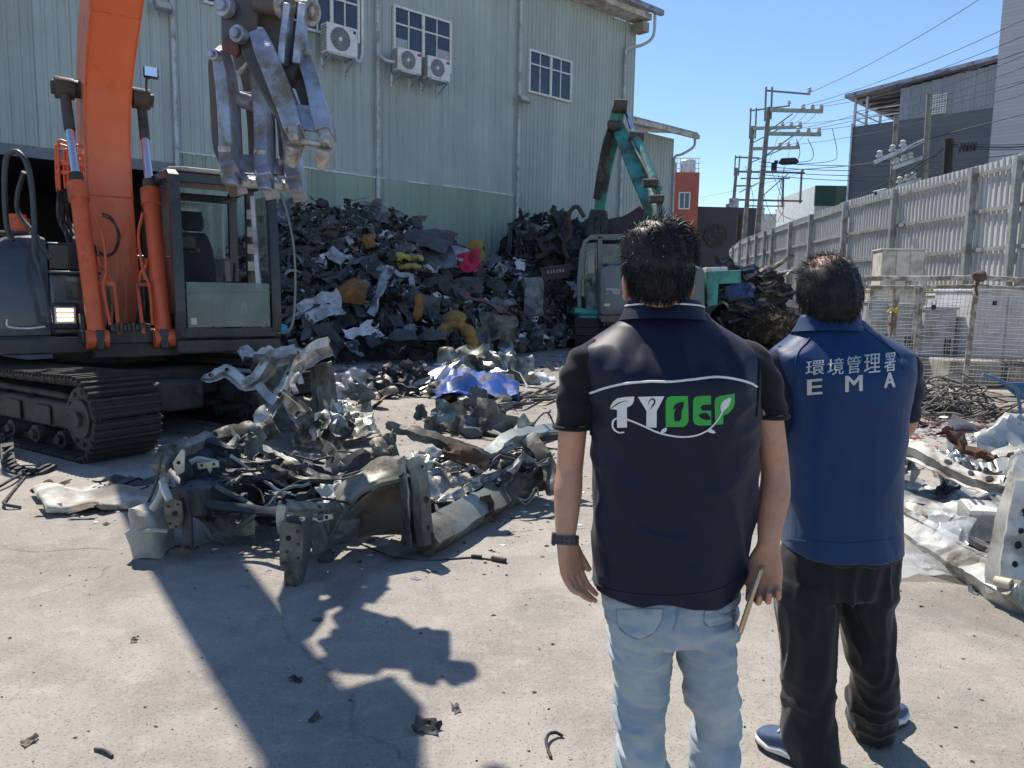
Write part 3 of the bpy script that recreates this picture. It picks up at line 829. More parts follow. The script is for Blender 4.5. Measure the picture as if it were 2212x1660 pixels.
for k in range(7):
    x = 1610 + k * 14
    wire([(x, 360 + 8 * (k % 3), 52), (x + rnd.uniform(-14, 26), 430 + 12 * (k % 4), 54), (x + rnd.uniform(-5, 50), 480, 56)], .018)
t = thing('cable_joint', 'dark cable joint box hanging on wires beside the utility poles', 'cable box', P(1703, 350, 46))
mb = MB(); c = P(1703, 350, 46); mb.tube([c + V((-.55, 0, -.08)), c + V((-.4, 0, 0)), c + V((.4, 0, .05)), c + V((.6, 0, 0))], [.05, .2, .2, .05], 10); obj('joint_body', mb, m_black, t)
mb = MB(); c = P(1672, 362, 46.5); mb.box(c, (.3, .2, .5)); mb.box(c + V((.1, 0, .3)), (.2, .2, .2)); obj('switch_box', mb, m_black, t, bevel=.03)

c = P(1946, 570, 19.6); zt_ = P(1946, 541, 19.3).z; zb_ = .9
t = thing('wall_cabinet', 'beige three door steel cabinet against the fence', 'cabinet', V((c.x, 19.6, zb_)))
w = P(1990, 570, 19.3).x - P(1904, 570, 19.3).x
x0 = P(1904, 570, 19.3).x
hgt = zt_ - zb_
RC = Matrix.Rotation(math.radians(-10), 3, 'Z'); 
def CB(x, y, z): return V((x0, 19.3, zb_)) + RC @ V((x, y, z))
mb = MB(); mb.box(CB(w / 2, .4, hgt / 2), (w, .8, hgt), RC); obj('casing', mb, m_beige, t, bevel=.012)
mb = MB(); mb.box(CB(w / 2, .39, hgt + .015), (w + .06, .88, .04), RC); obj('top_cover', mb, m_beige, t, bevel=.01)
for k in range(3):
    mb = MB(); mb.box(CB(w * (k + .5) / 3, -.012, hgt / 2), (w / 3 - .02, .02, hgt - .06), RC); dr = obj('door', mb, m_beige, t, bevel=.006)
    mb = MB(); hx = w * (k + (.88 if k < 2 else .15)) / 3; mb.box(CB(hx, -.035, hgt * .62), (.02, .03, .14), RC); mb.tube([CB(hx, -.05, hgt * .62), CB(hx - .03, -.07, hgt * .58), CB(hx - .03, -.06, hgt * .5)], .008, 5); obj('handle', mb, m_black, dr)

DC = 13.0
cage = thing('mesh_cage', 'white painted pipe cage with wire mesh panels in front of the fence', 'cage', P(2000, 825, DC))
m_pipew = M('weathered_white_pipe', (.60, .58, .53), .6, .1, .1, 9, dirt=(.24, .19, .14), da=.4, ds=5)
m_meshw = M('mesh_wire', (.50, .49, .46), .55, .3, .1, dirt=(.25, .21, .17), da=.3)
def base(p): return V((p.x, p.y, 0))
cp = [P(1866, 602, DC - .2), P(1993, 602, DC), P(2112, 600, DC), P(2320, 612, DC - .1)]
btm = [base(P(1848, 690, DC - .2)), base(P(1974, 790, DC)), base(P(2084, 820, DC)), base(P(2290, 830, DC - .1))]
for a, b in zip(cp, btm):
    mb = MB(); mb.cyl(a + V((0, 0, .02)), b, .045, 10); obj('cage_post', mb, m_pipew, cage)
for z_ in (0, -.14):
    mb = MB(); mb.tube([p + V((0, -.04, z_)) for p in cp], .042 if z_ == 0 else .028, 10); obj('top_rail', mb, m_pipew, cage)
mb = MB(); mb.sphere(cp[2] + V((0, -.05, .02)), (.13, .1, .09), 12, 8).jitter(.05, 9, 3); mb.tube(smooth_path([cp[2] + V((-.02, -.1, 0)), cp[2] + V((-.08, -.12, -.15)), cp[2] + V((-.04, -.1, -.3))], 4), .02, 6); obj('rag_tie', mb, M('brown_rag', (.12, .085, .065), .95), cage)
def mesh_panel(a0, a1, b0, b1, nx, ny, off=.05):
    mb = MB(); r = .0052
    for i in range(nx + 1):
        u = i / nx; p, q = a0.lerp(a1, u), b0.lerp(b1, u)
        pts = [p.lerp(q, t) + V((math.sin(i * 1.7 + t * 5) * .012, off + math.sin(t * 7 + i) * .012, 0)) for t in np.linspace(0, 1, 5)]
        mb.tube(pts, r * .8, 3, False)
    for j in range(ny + 1):
        v = j / ny; p, q = a0.lerp(b0, v), a1.lerp(b1, v)
        pts = [p.lerp(q, t) + V((0, off + math.sin(t * 9 + j) * .012, math.sin(j * 2.1 + t * 6) * .012)) for t in np.linspace(0, 1, 9)]
        mb.tube(pts, r, 3, False)
    return mb
for i in range(3):
    lo = V((0, 0, .12)); up = V((0, 0, -.16))
    nx = max(10, int((cp[i + 1] - cp[i]).length / .07))
    obj('wire_mesh', mesh_panel(cp[i] + up, cp[i + 1] + up, btm[i] + lo, btm[i + 1] + lo, nx, 26), m_meshw, cage, 180, kind='stuff')
for (xa, xb) in ((1882, 1934), (1938, 1982)):
    q = [P(xa - 8, 735, DC - .1), P(xa, 640, DC - .1), P(xa + 5, 625, DC - .1), P(xb - 8, 622, DC - .1), P(xb, 632, DC - .1), P(xb - 10, 735, DC - .1)]
    mb = MB(); mb.tube(smooth_path(q, 5), .032, 8); obj('gate_frame', mb, m_pipew, cage, 60)
t = thing('disc_sign', 'white oval disc with a brown tape cross tied on the cage mesh', 'disc', P(1925, 698, DC - .2))
R_ = Matrix.Rotation(math.radians(52), 3, 'Z')
c = P(1924, 698, DC - .18)
mb = MB(); mb.tube([c + R_ @ V((0, -.01, 0)), c + R_ @ V((0, .01, 0))], [.19, .19], 24); obj('disc', mb, M('disc_white', (.68, .66, .60), .6, dirt=(.4, .33, .25), da=.3), t)
mb = MB(); mb.box(c + R_ @ V((0, -.02, .0)), (.05, .012, .42), R_); mb.box(c + R_ @ V((.0, -.024, -.02)), (.30, .012, .05), R_); obj('tape_cross', mb, M('rust_tape', (.25, .12, .06), .8), t, None)
mb = MB(); mb.tube(smooth_path([c + V((-.10, -.06, .17)), c + V((-.03, -.08, .24)), c + V((.02, -.06, .2)), c + V((.08, -.07, .26)), c + V((.06, -.06, .16))], 4), .022, 6); obj('ribbon', mb, M('yellow_ribbon', (.55, .45, .12), .8), t)
for (x, y) in ((2017, 664), (2149, 655)):
    t = thing('padlock', 'black padlock hanging on the mesh near the middle post' if x < 2100 else 'padlock hanging on the mesh before the big tank', 'padlock', P(x, y, DC - .1))
    mb = MB(); c = P(x, y, DC - .1); mb.box(c, (.07, .03, .08)); obj('lock_body', mb, m_black, t, bevel=.01)
    mb = MB(); mb.tube(smooth_path([c + V((-.025, 0, .03)), c + V((-.025, 0, .1)), c + V((.025, 0, .1)), c + V((.025, 0, .03))], 4), .008, 6); obj('shackle', mb, m_galv, t)

m_tank = M('tank_white', (.56, .57, .58), .55, 0, .05, dirt=(.33, .31, .28), da=.25)
m_boxgrey = M('machine_grey', (.40, .42, .44), .5, .05, .06, dirt=(.24, .22, .2), da=.3)
def crate(label, x0, x1, y0, y1, d, depth, mat, name, cat, z0=None, slots=0, ribs=0):
    a, b = P(x0, y0, d), P(x1, y1, d); zb = b.z if z0 is None else z0
    t = thing(name, label, cat, V(((a.x + b.x) / 2, d + depth / 2, zb)))
    mb = MB(); mb.box(((a.x + b.x) / 2, d + depth / 2, (a.z + zb) / 2), (b.x - a.x, depth, a.z - zb)); obj('body', mb, mat, t, bevel=.03)
    mb = MB(); mb.box(((a.x + b.x) / 2, d + depth / 2, a.z + .02), (b.x - a.x + .05, depth + .05, .05)); obj('lid', mb, mat, t, bevel=.012)
    for k in range(ribs):
        mb = MB(); mb.box((a.x + (k + 1) * (b.x - a.x) / (ribs + 1), d - .02, (a.z + zb) / 2), (.07, .05, (a.z - zb) * .9)); obj('rib', mb, mat, t, bevel=.015)
    for k in range(slots):
        mb = MB(); mb.box((b.x - .1 - k * .045, d - .004, zb + (a.z - zb) * .3), (.022, .02, (a.z - zb) * .38)); obj('vent_slot', mb, m_black, t, None)
    return t
crate('large white storage tank on a concrete block behind the mesh', 2102, 2330, 630, 779, 14.4, 1.3, m_tank, 'storage_tank', 'tank', ribs=2)
crate('grey machine box behind the left gate of the cage', 1874, 1926, 654, 752, 15.2, .8, m_boxgrey, 'machine_box', 'machine', 0.25, slots=3)
crate('grey machine box with dark vent slots behind the second gate', 1931, 1985, 661, 755, 15.0, .8, m_boxgrey, 'machine_box', 'machine', 0.25, slots=5)
crate('grey machine box between the middle posts of the cage', 2000, 2060, 668, 775, 14.7, .8, m_boxgrey, 'machine_box', 'machine', 0.3, slots=3)
crate('pale tank standing left of the large storage tank', 2062, 2099, 640, 776, 15.2, 1.0, m_tank, 'storage_tank', 'tank', .3, ribs=1)
crate('tan boxes stacked behind the machine boxes under the fence', 1880, 1990, 628, 662, 17.4, .6, m_beige, 'storage_box', 'box', .1)
mb = MB(); a, b = P(2056, 779, 13.6), P(2168, 822, 13.6)
mb.box(((a.x + b.x) / 2, 14.4, a.z / 2), (b.x - a.x, 1.5, a.z)).jitter(.02, 3, 1)
tag(obj('concrete_block', mb, m_conc, None, bevel=.03), 'rough concrete block under the large white tank', 'block')
mb = MB(); mb.box((P(2200, 800, 13.7).x + .7, 14.4, .18), (1.7, 1.4, .36)); tag(obj('concrete_block', mb, m_conc, None, bevel=.03), 'low concrete block at the right edge behind the wheelbarrow', 'block')

mb = MB(); c = P(2040, 838, 10.6); c.z = 0
for k in range(95):
    r = rnd.uniform(.12, .48) * rnd.choice((1, 1, .7)); cx, cy = c.x + rnd.gauss(-.02, .36), c.y + rnd.gauss(0, .35)
    h = max(.03, rnd.uniform(.03, .42) - .35 * math.hypot(cx - c.x, cy - c.y))
    n_ = V((rnd.gauss(0, .5), rnd.gauss(0, .5), 1)).normalized(); q = V((0, 0, 1)).rotation_difference(n_)
    a0 = rnd.uniform(0, 6.28); a1 = a0 + rnd.uniform(2.2, 7.5); e = rnd.uniform(.6, 1.3); pts = []
    for i in range(15):
        a = lerp(a0, a1, i / 14); rr = r * (1 + .12 * math.sin(3 * a + k))
        p = q @ V((rr * math.cos(a), rr * e * math.sin(a), .04 * math.sin(2 * a + k))) + V((cx, cy, h)); p.z = max(p.z, .015 + .01 * (k % 5)); pts.append(p)
    mb.tube(smooth_path(pts, 2), rnd.choice((.009, .012, .016)), 5, False)
for k in range(14):
    a = c + V((rnd.uniform(.2, .7), rnd.uniform(-.5, .2), .03)); pts = [a]
    for i in range(5): a = a + V((rnd.uniform(.1, .4), rnd.uniform(-.18, .1), rnd.uniform(-.02, .03))); a.z = max(a.z, .015); pts.append(a)
    mb.tube(smooth_path(pts, 4), .011, 5, False)
tag(obj('cable_heap', mb, M('old_cable', (.05, .048, .046), .55, rndv=.2, dirt=(.22, .2, .17), da=.4, ds=7), None, 180), 'tangled heap of stripped black cable in front of the mesh cage', 'cable', kind='stuff')

wb = thing('wheelbarrow', 'blue wheelbarrow with its handle sticking out beside the cable heap', 'wheelbarrow', base(P(2225, 880, 9.6)))
m_blue = M('blue_enamel', (.03, .17, .38), .4, 0, .15, dirt=(.16, .15, .14), da=.3, ds=8)
c = P(2225, 850, 9.6)
for sy in (-.26, .26):
    mb = MB(); mb.tube(smooth_path([P(2122, 809, 9.6 + sy), P(2150, 818, 9.6 + sy), P(2192, 838, 9.6 + sy), P(2222, 862, 9.6 + sy), P(2290, 868, 9.6 + sy * .4)], 5), .021, 8); obj('handle', mb, m_blue, wb, 60)
    mb = MB(); mb.tube([P(2196, 842, 9.6 + sy), P(2204, 880, 9.6 + sy), base(P(2206, 890, 9.6 + sy)), ], .018, 8); obj('leg', mb, m_blue, wb)
mb = MB(); z1, z0 = c.z + .1, .30; x0_, x1_ = P(2190, 840, 9.6).x, P(2190, 840, 9.6).x + .85
ring = lambda z, k: [V((x0_ + .22 * k, 9.6 - .32 + .1 * k, z)), V((x1_ - .1 * k, 9.6 - .32 + .1 * k, z)), V((x1_ - .1 * k, 9.6 + .32 - .1 * k, z)), V((x0_ + .22 * k, 9.6 + .32 - .1 * k, z))]
mb.loft([ring(z1, 0), ring(z0, 1), ring(z0 + .02, 1.1), ring(z1, .06)], False); mb.f.append((4, 5, 6, 7)); obj('tub', mb, m_blue, wb, 30)
mb = MB(); wc = V((x1_ + .15, 9.6, .19)); mb.cyl(wc - V((0, .05, 0)), wc + V((0, .05, 0)), .19, 20); obj('wheel', mb, m_rubber, wb)
def crease(p, seed, amp, sc=1.6):
    """sharp-folded displacement"""
    q = V(p) * sc + V((seed * 3.7, seed * 1.3, seed * .77))
    a = abs(noise.noise(q)) + .5 * abs(noise.noise(q * 2.1 + V((5, 1, 2)))) + .22 * abs(noise.noise(q * 4.3))
    return (a - .35) * amp
def torn(seed, n=9, w=.5, h=.5, amp=.28, sc=1.6, rag=.25, curl=0.0):
    mb = MB()
    def f(u, v):
        x, y = (u - .5) * 2, (v - .5) * 2
        k = 1 + rag * noise.noise(V((math.atan2(y, x) * 1.2, seed * 2.1, math.hypot(x, y) * .6)))
        p = V((x * w * k, y * h * k, 0))
        z = crease(p, seed, amp, sc) + curl * (x * x) * w
        d = noise.noise_vector(p * sc + V((seed, 0, seed * 2))) * amp * .5
        return V((p.x + d.x, p.y + d.y, z + d.z * .6))
    return mb.grid(f, n, n)
def arch(seed, r=.45, w=.35, a=3.6, amp=.06):
    mb = MB()
    def f(u, v):
        t = (u - .5) * a; rr = r * (1 + .12 * math.sin(v * 3.1)) 
        p = V((rr * math.sin(t), (v - .5) * w, rr * math.cos(t) - r))
        return p + noise.noise_vector(p * 3 + V((seed, seed, 0))) * amp
    return mb.grid(f, 12, 4)
def lump(seed, s=(.4, .3, .18), amp=.18):
    mb = MB(); mb.sphere((0, 0, 0), s, 10, 7)
    return mb.jitter(amp, 2.6, seed).jitter(amp * .4, 7, seed + 3)
def strip_shape(seed, L=1.0, w=.09, n=10, amp=.22):
    mb = MB(); path = [V(((i / n - .5) * L, 0, 0)) + noise.noise_vector(V((i * .35, seed * 4.1, seed))) * amp for i in range(n + 1)]
    return mb.sweep(path, [(-w, 0), (-w * .8, w * .35), (w * .8, w * .35), (w, 0), (w * .7, w * .2), (-w * .7, w * .2)], None, None, [math.sin(i * .5 + seed) * .8 for i in range(n + 1)])
def tube_shape(seed, L=1.0, r=.025, n=8, amp=.3):
    mb = MB(); path = smooth_path([V(((i / n - .5) * L, 0, 0)) + noise.noise_vector(V((i * .4, seed * 2.7, seed))) * amp for i in range(n + 1)], 2)
    return mb.tube(path, r, 6)
def tub_shape(seed, amp=.08):
    mb = MB()
    def f(u, v):
        x, y = (u - .5) * 2, (v - .5) * 2; m = max(abs(x), abs(y))
        z = -.3 * (1 - min(1, max(0, (m - .55) / .25)))
        p = V((x * .45, y * .34, z)); return p + noise.noise_vector(p * 3 + V((seed, 1, seed))) * amp
    return mb.grid(f, 10, 10)
def panel_shape(seed, w=.5, h=.35, amp=.05):
    mb = MB()
    def f(u, v):
        x, y = (u - .5) * 2 * w, (v - .5) * 2 * h
        bend = .3 * max(0, x - .1 * seed % .3) ** 1.3
        rib = .02 * (1 if int((u * 6)) % 2 else 0)
        p = V((x, y, bend + rib)); return p + noise.noise_vector(p * 2 + V((seed, 3, 1))) * amp
    return mb.grid(f, 12, 6)

def scrapmat(name, c, rough=.75, metal=0., **k):
    return M(name, c, rough, metal, k.pop('var', .35), 6, .35, 45, .006, dirt=k.pop('dirt', (.075, .070, .064)), da=k.pop('da', .38), ds=3.2, rndv=.22, **k)
sm = {
    'charcoal': scrapmat('charcoal_felt', (.044, .046, .053), .75), 'black': scrapmat('black_scrap_plastic', (.016, .017, .019), .38, dirt=(.06, .056, .05)),
    'slate': scrapmat('slate_felt', (.105, .112, .128), .8), 'grey': scrapmat('grey_felt', (.20, .205, .22), .8), 'dark': scrapmat('dark_trim', (.038, .036, .038), .55),
    'light': scrapmat('pale_plastic', (.40, .40, .42), .55, da=.3, dirt=(.2, .19, .18)), 'silver': scrapmat('bare_steel', (.38, .39, .40), .35, .75, da=.3),
    'brown': scrapmat('brown_carpet', (.10, .066, .045), .95), 'orange': scrapmat('orange_foam', (.27, .135, .04), .95, dirt=(.13, .08, .04), da=.3), 'tan': scrapmat('tan_card', (.26, .21, .15), .9),
    'teal': scrapmat('teal_scrap', (.04, .11, .11), .6), 'maroon': scrapmat('maroon_scrap', (.12, .02, .03), .5), 'white': scrapmat('white_scrap', (.62, .62, .61), .55, da=.2, dirt=(.3, .28, .26)),
    'blue': scrapmat('blue_scrap', (.03, .10, .30), .45), 'rust': scrapmat('rusty_steel', (.12, .07, .045), .8, .3),
}
words_of = {'charcoal': 'charcoal', 'black': 'glossy black', 'slate': 'slate grey', 'grey': 'mid grey', 'dark': 'brownish black', 'light': 'pale grey', 'silver': 'bare silvery', 'brown': 'brown',
            'orange': 'orange', 'tan': 'tan', 'teal': 'teal', 'maroon': 'maroon', 'white': 'white', 'blue': 'blue', 'rust': 'rusty'}
protos = []      # (kind, words, mesh builder list)
protos += [('felt_scrap', 'crumpled felt sheet', [torn(i, 10, .5, .42, .34, 1.7, .3) for i in range(1, 8)])]
protos += [('plastic_scrap', 'bent plastic panel', [panel_shape(i) for i in range(1, 4)] + [torn(20 + i, 9, .55, .3, .16, 1.2, .2, .25) for i in range(3)])]
protos += [('liner_scrap', 'curved wheel liner', [arch(i) for i in range(1, 4)])]
protos += [('trim_scrap', 'twisted trim strip', [strip_shape(i) for i in range(1, 5)])]
protos += [('padding_scrap', 'lumpy foam padding', [lump(i) for i in range(1, 5)])]
protos += [('tub_scrap', 'broken plastic tub', [tub_shape(i) for i in range(1, 3)])]
protos += [('tube_scrap', 'thin bent tube', [tube_shape(i) for i in range(1, 4)])]
proto_me = {}
for kind, wd, mbs in protos:
    proto_me[kind] = []
    for mb in mbs:
        me = mb.mesh(kind, 50); me.materials.append(sm['charcoal']); proto_me[kind].append((me, mb))

top_tab = [(430, 575), (520, 520), (560, 492), (600, 468), (650, 448), (690, 446), (735, 456), (760, 446), (830, 446), (870, 468), (905, 503), (950, 525), (1000, 545), (1040, 556), (1090, 566), (1140, 580), (1200, 600), (1260, 625), (1300, 650)]
base_tab = [(430, 790), (600, 792), (900, 782), (1000, 778), (1100, 770), (1200, 755), (1300, 742)]
dr_tab = [(430, 19.6), (600, 20.6), (900, 22), (1200, 23.6), (1300, 24)]
def heap_pt(px, v, tt=top_tab, bt=base_tab, dt=dr_tab, pw_=.85):
    yb = interp(bt, px); gb = G(px, yb); dr = interp(dt, px); tp = P(px, interp(tt, px), dr)
    k = (px - 1106) / FPX
    if v <= 1:
        d = lerp(gb.y, dr, v); z = tp.z * (v ** pw_)
    else:
        d = dr + (v - 1) * 3.0; z = tp.z * max(0, 1 - (v - 1) * .9)
    return V((tp.x / tp.y * d, d, z))
def heap_at(px, py, fn=heap_pt):
    best = None
    for i in range(41):
        p = fn(px, i / 40); r = CAM_R.transposed() @ (p - V((0, 0, CAM_H))); y = 830 - r.y / -r.z * FPX
        e = abs(y - py)
        if best is None or e < best[0]: best = (e, p)
    return best[1]
def heap_normal(px, v, fn=heap_pt):
    a = fn(px + 8, v) - fn(px - 8, v); b = fn(px, min(v + .05, 1.2)) - fn(px, max(0, v - .05))
    n = a.cross(b); n.normalize()
    return n if n.z > 0 else -n
def core(name, label, fn, x0, x1, mat, nx, ny, amp):
    mb = MB()
    def f(u, v):
        p = fn(lerp(x0, x1, u), v * 1.7)
        return p * 1.0 + noise.noise_vector(p * 1.3) * amp + noise.noise_vector(p * 4) * amp * .5 - V((0, -.35, .22))
    mb.grid(f, nx, ny)
    tag(obj(name, mb, mat, None, 40), label, 'scrap heap', kind='stuff')
core('scrap_heap', 'dark inner mass of the big scrap heap under the warehouse wall', heap_pt, 440, 1300, sm['black'], 110, 40, .28)

mat_w = [('charcoal', 22), ('black', 14), ('slate', 18), ('grey', 20), ('dark', 10), ('light', 8), ('silver', 3), ('brown', 5), ('orange', 1.8), ('tan', 2.4), ('teal', 1), ('white', 2.2)]
kind_w = [('felt_scrap', 36), ('plastic_scrap', 20), ('liner_scrap', 10), ('trim_scrap', 20), ('padding_scrap', 4), ('tub_scrap', 4), ('tube_scrap', 8)]
def pick(tab, r):
    x = r.random() * sum(w for _, w in tab)
    for k, w in tab:
        x -= w
        if x <= 0: return k
    return tab[-1][0]
def place_scrap(kind, mk, p, n, s, r, group, where, fn=None):
    me, _ = r.choice(proto_me[kind])
    q = V((0, 0, 1)).rotation_difference(n) @ Quaternion((0, 0, 1), r.uniform(0, 6.28)) @ Quaternion((1, 0, 0), r.gauss(0, .45)) @ Quaternion((0, 1, 0), r.gauss(0, .45))
    o = bpy.data.objects.new(kind, me); COL.objects.link(o)
    o.material_slots[0].link = 'OBJECT'; o.material_slots[0].material = sm[mk]
    o.matrix_world = Matrix.LocRotScale(p, q, V((s * r.uniform(.75, 1.3), s * r.uniform(.75, 1.2), s * r.uniform(.7, 1.2))))
    wd = [w for k, w, _ in protos if k == kind][0]
    tag(o, f"{'large' if s > .5 else 'smaller'} {words_of[mk]} {wd} {where}", 'scrap', f"{'large' if s > .5 else 'smaller'} {words_of[mk]} {wd}s {where}")
    return o
def scatter_mass(name, label, fn, x0, x1, N, smin, smax, seed, weights, kinds, vmax=1.08):
    r = random.Random(seed); names = [k for k, _ in weights]
    mb = MB(); mi = []
    for _ in range(N):
        px, v = r.uniform(x0, x1), r.random() ** .9 * vmax
        p, n = fn(px, v), heap_normal(px, min(v, 1), fn)
        kind, mk = pick(kinds, r), pick(weights, r)
        src = r.choice(proto_me[kind])[1]
        s = smin + (smax - smin) * r.random() ** 2
        q = V((0, 0, 1)).rotation_difference(n) @ Quaternion((0, 0, 1), r.uniform(0, 6.28)) @ Quaternion((1, 0, 0), r.gauss(0, .6)) @ Quaternion((0, 1, 0), r.gauss(0, .6))
        m4 = Matrix.LocRotScale(p + n * r.uniform(-.05, .1), q, V((s, s * r.uniform(.5, 1.1), s)))
        a = np.array(src.v); a = a @ np.array(m4.to_3x3()).T + np.array(m4.translation)
        a[:, 2] = np.maximum(a[:, 2], .008)
        mb.add(a.tolist(), src.f); mi += [names.index(mk)] * len(src.f)
    o = obj(name, mb, None, None, 50)
    for k in names: o.data.materials.append(sm[k])
    o.data.polygons.foreach_set('material_index', mi)
    tag(o, label, 'scrap', kind='stuff')
scatter_mass('scrap_fragments', 'countless small torn plastic and felt scraps over the big heap', heap_pt, 470, 1290, 3600, .10, .46, 3, mat_w, kind_w)
rr = random.Random(11)
where = 'in the big scrap heap'
for i in range(238):
    px = rr.uniform(520, 1260); v = rr.random() * 1.02
    p, n = heap_pt(px, v), heap_normal(px, min(v, 1))
    s = .30 + .46 * rr.random() ** 1.7
    where = f"{'low on' if v < .33 else 'halfway up' if v < .7 else 'high on'} the {'left' if px < 760 else 'middle' if px < 1010 else 'right'} of the big heap"
    place_scrap(pick(kind_w, rr), pick(mat_w[:8] + [('tan', 3), ('white', 2), ('grey', 8)], rr), p + n * .14 + V((0, 0, .05)), n, s, rr, None, where)

def special(name, mb, mat, label, cat='scrap', smooth=50, solid=0):
    return tag(obj(name, mb, mat, None, smooth, solid=solid), label, cat)
def at(mb, p, n=(0, -.7, .7), rz=0.0, s=1.0, sc=(1, 1, 1)):
    q = V((0, 0, 1)).rotation_difference(V(n).normalized()) @ Quaternion((0, 0, 1), rz)
    return mb.xform(Matrix.LocRotScale(V(p), q, V((s * sc[0], s * sc[1], s * sc[2]))))
tow = V((-.0, -.45, .25))
mb = MB(); mb.tube(smooth_path([V((.3 * math.cos(a), .2 * math.sin(a), .06 * math.sin(3 * a))) for a in np.linspace(.3, 5.6, 9)], 4), [.05 + .03 * math.sin(k * .8) ** 2 for k in range(33)], 8); mb.sphere((-.28, .15, .05), (.16, .1, .06), 8, 6)
special('foam_ring', at(mb.jitter(.04, 6, 2), heap_at(893, 590) + tow), M('yellow_foam', (.48, .42, .12), .9, dirt=(.3, .24, .08)), 'pale yellow foam ring lying high on the scrap heap', 'foam')
mb = torn(31, 14, .5, .42, .3, 2.2, .45)
special('red_cloth', at(mb, heap_at(1014, 590) + tow, (.1, -.9, .4), .4, .72), M('red_fabric', (.55, .03, .09), .8, dirt=(.3, .03, .05)), 'crumpled bright red cloth on the scrap heap', 'cloth')
special('pale_sheet', at(torn(33, 10, .5, .35, .12, 1.2, .2), heap_at(986, 568) + tow, (.0, -.55, .8), -.5, .85), sm['light'], 'pale grey flat sheet just left of the red cloth', 'sheet')
special('felt_blanket', at(torn(34, 12, .6, .5, .25, 1.5, .15), heap_at(925, 540) + tow, (.0, -.5, .85), -.3, 1.15), sm['slate'], 'large slate felt blanket draped above the yellow foam ring', 'blanket')
special('felt_mat', at(torn(35, 12, .5, .6, .16, 1.3, .12), heap_at(948, 572) + tow * .8, (.0, -.6, .8), .25, .95), sm['grey'], 'grey flat felt mat below the pale sheet on the heap', 'mat')
c = heap_at(992, 724) + V((0, -.65, 0)); c.z = .42
mb = MB(); mb.tube(smooth_path([c + V(q) for q in ((-.36, 0, -.36), (-.38, -.02, 0), (-.25, .02, .28), (0, .05, .38), (.24, 0, .25), (.36, -.03, .02), (.30, 0, -.38))], 5), [.10 + .05 * abs(math.sin(k * .55)) for k in range(31)], 9)
mb.sphere(c + V((-.05, .05, .52)), (.27, .12, .17), 10, 7)
special('seat_foam', mb.jitter(.07, 4, 5).jitter(.03, 11, 2), M('ochre_foam', (.42, .24, .06), .95, 0, .3, 7, dirt=(.16, .10, .05), da=.35), 'ochre horseshoe shaped seat foam standing at the foot of the heap', 'foam', 60)
special('foam_cushion', at(lump(12, (.42, .34, .2), .2), heap_at(760, 652) + tow * .7, (0, -.8, .5), .3, .85), sm['orange'], 'orange foam cushion half buried left of the heap centre', 'foam')
special('foam_scrap', at(lump(14, (.2, .36, .12), .2), heap_at(806, 535) + tow * .7, (.2, -.8, .5), .2, .8), sm['orange'], 'narrow orange foam scrap near the top of the heap', 'foam')
special('foam_shred', at(lump(15, (.14, .36, .1), .2), heap_at(906, 678) + tow * .7, (.1, -.9, .4), 0, .8), sm['orange'], 'upright orange foam shred above the ochre seat foam', 'foam')
special('yellow_card', at(torn(37, 8, .3, .42, .2, 1.8, .2), heap_at(1030, 555) + tow * .6, (0, -.8, .5), .2, .8), M('mustard_card', (.38, .25, .06), .9, dirt=(.2, .13, .05)), 'mustard yellow card scrap behind the red cloth', 'card')
mb = MB(); q = [heap_at(x, y) + V((0, -.4, .12)) for x, y in ((998, 640), (1020, 652), (1050, 664), (1080, 676), (1103, 690))]
mb.sweep(smooth_path(q, 5), [(-.13, 0), (-.07, .07), (0, .02), (.07, .08), (.13, .0), (.05, -.05), (-.05, -.04)], None, [.7 + .3 * math.sin(k * .9) for k in range(21)], [math.sin(k * .5) * .5 for k in range(21)])
special('pink_cloth', mb.jitter(.05, 5, 1), M('dusty_pink_fabric', (.22, .13, .14), .9, dirt=(.1, .07, .07)), 'long dusty pink twisted cloth trailing down the heap', 'cloth')
special('pale_fabric', at(torn(39, 14, .6, .42, .36, 1.8, .3), heap_at(702, 685) + tow * .9, (0, -.75, .6), .5, .78), sm['light'], 'big pale crumpled fabric low on the left of the heap', 'fabric')
special('white_sheet', at(torn(40, 10, .55, .25, .3, 2, .4), heap_at(785, 742) + tow, (0, -.7, .7), .5, .62), sm['white'], 'white crumpled sheet at the left foot of the heap', 'sheet')
special('steel_channel', at(strip_shape(9, 1.5, .13, 12, .14), heap_at(830, 655) + tow, (0, -.85, .5), 1.35, .85), sm['silver'], 'bare steel channel standing down the middle of the heap', 'channel')
special('grey_board', at(panel_shape(6, .6, .3), heap_at(1153, 670) + tow * 1.4, (-.1, -.95, .2), 1.5, .85), sm['grey'], 'grey board standing upright near the right end of the heap', 'board')
special('tan_bag', at(torn(42, 12, .5, .4, .34, 2.1, .25), heap_at(1081, 730) + tow, (0, -.8, .5), 0, .9), sm['tan'], 'tan crumpled bag at the right foot of the heap', 'bag')
special('teal_rag', at(torn(43, 9, .35, .3, .3, 2.1, .3), heap_at(612, 738) + tow, (0, -.6, .7), 0, .4), M('sky_blue_rag', (.06, .30, .48), .8), 'sky blue rag beside the excavator cab foot', 'rag')
for k, (x0, y0, x1, y1) in enumerate(((824, 730, 955, 731), (824, 738, 948, 742))):
    mb = MB(); a, b = G(x0, 782), G(x1, 782); a.z = P(x0, y0, a.y + .3).z; b.z = P(x1, y1, b.y + .3).z
    mb.cyl(a + V((0, .2, 0)), b + V((0, .25, 0)), .022, 7)
    special('steel_rod', mb, sm['silver'], 'upper of two long steel rods lying along the heap foot' if k == 0 else 'lower of two long steel rods lying along the heap foot', 'rod')
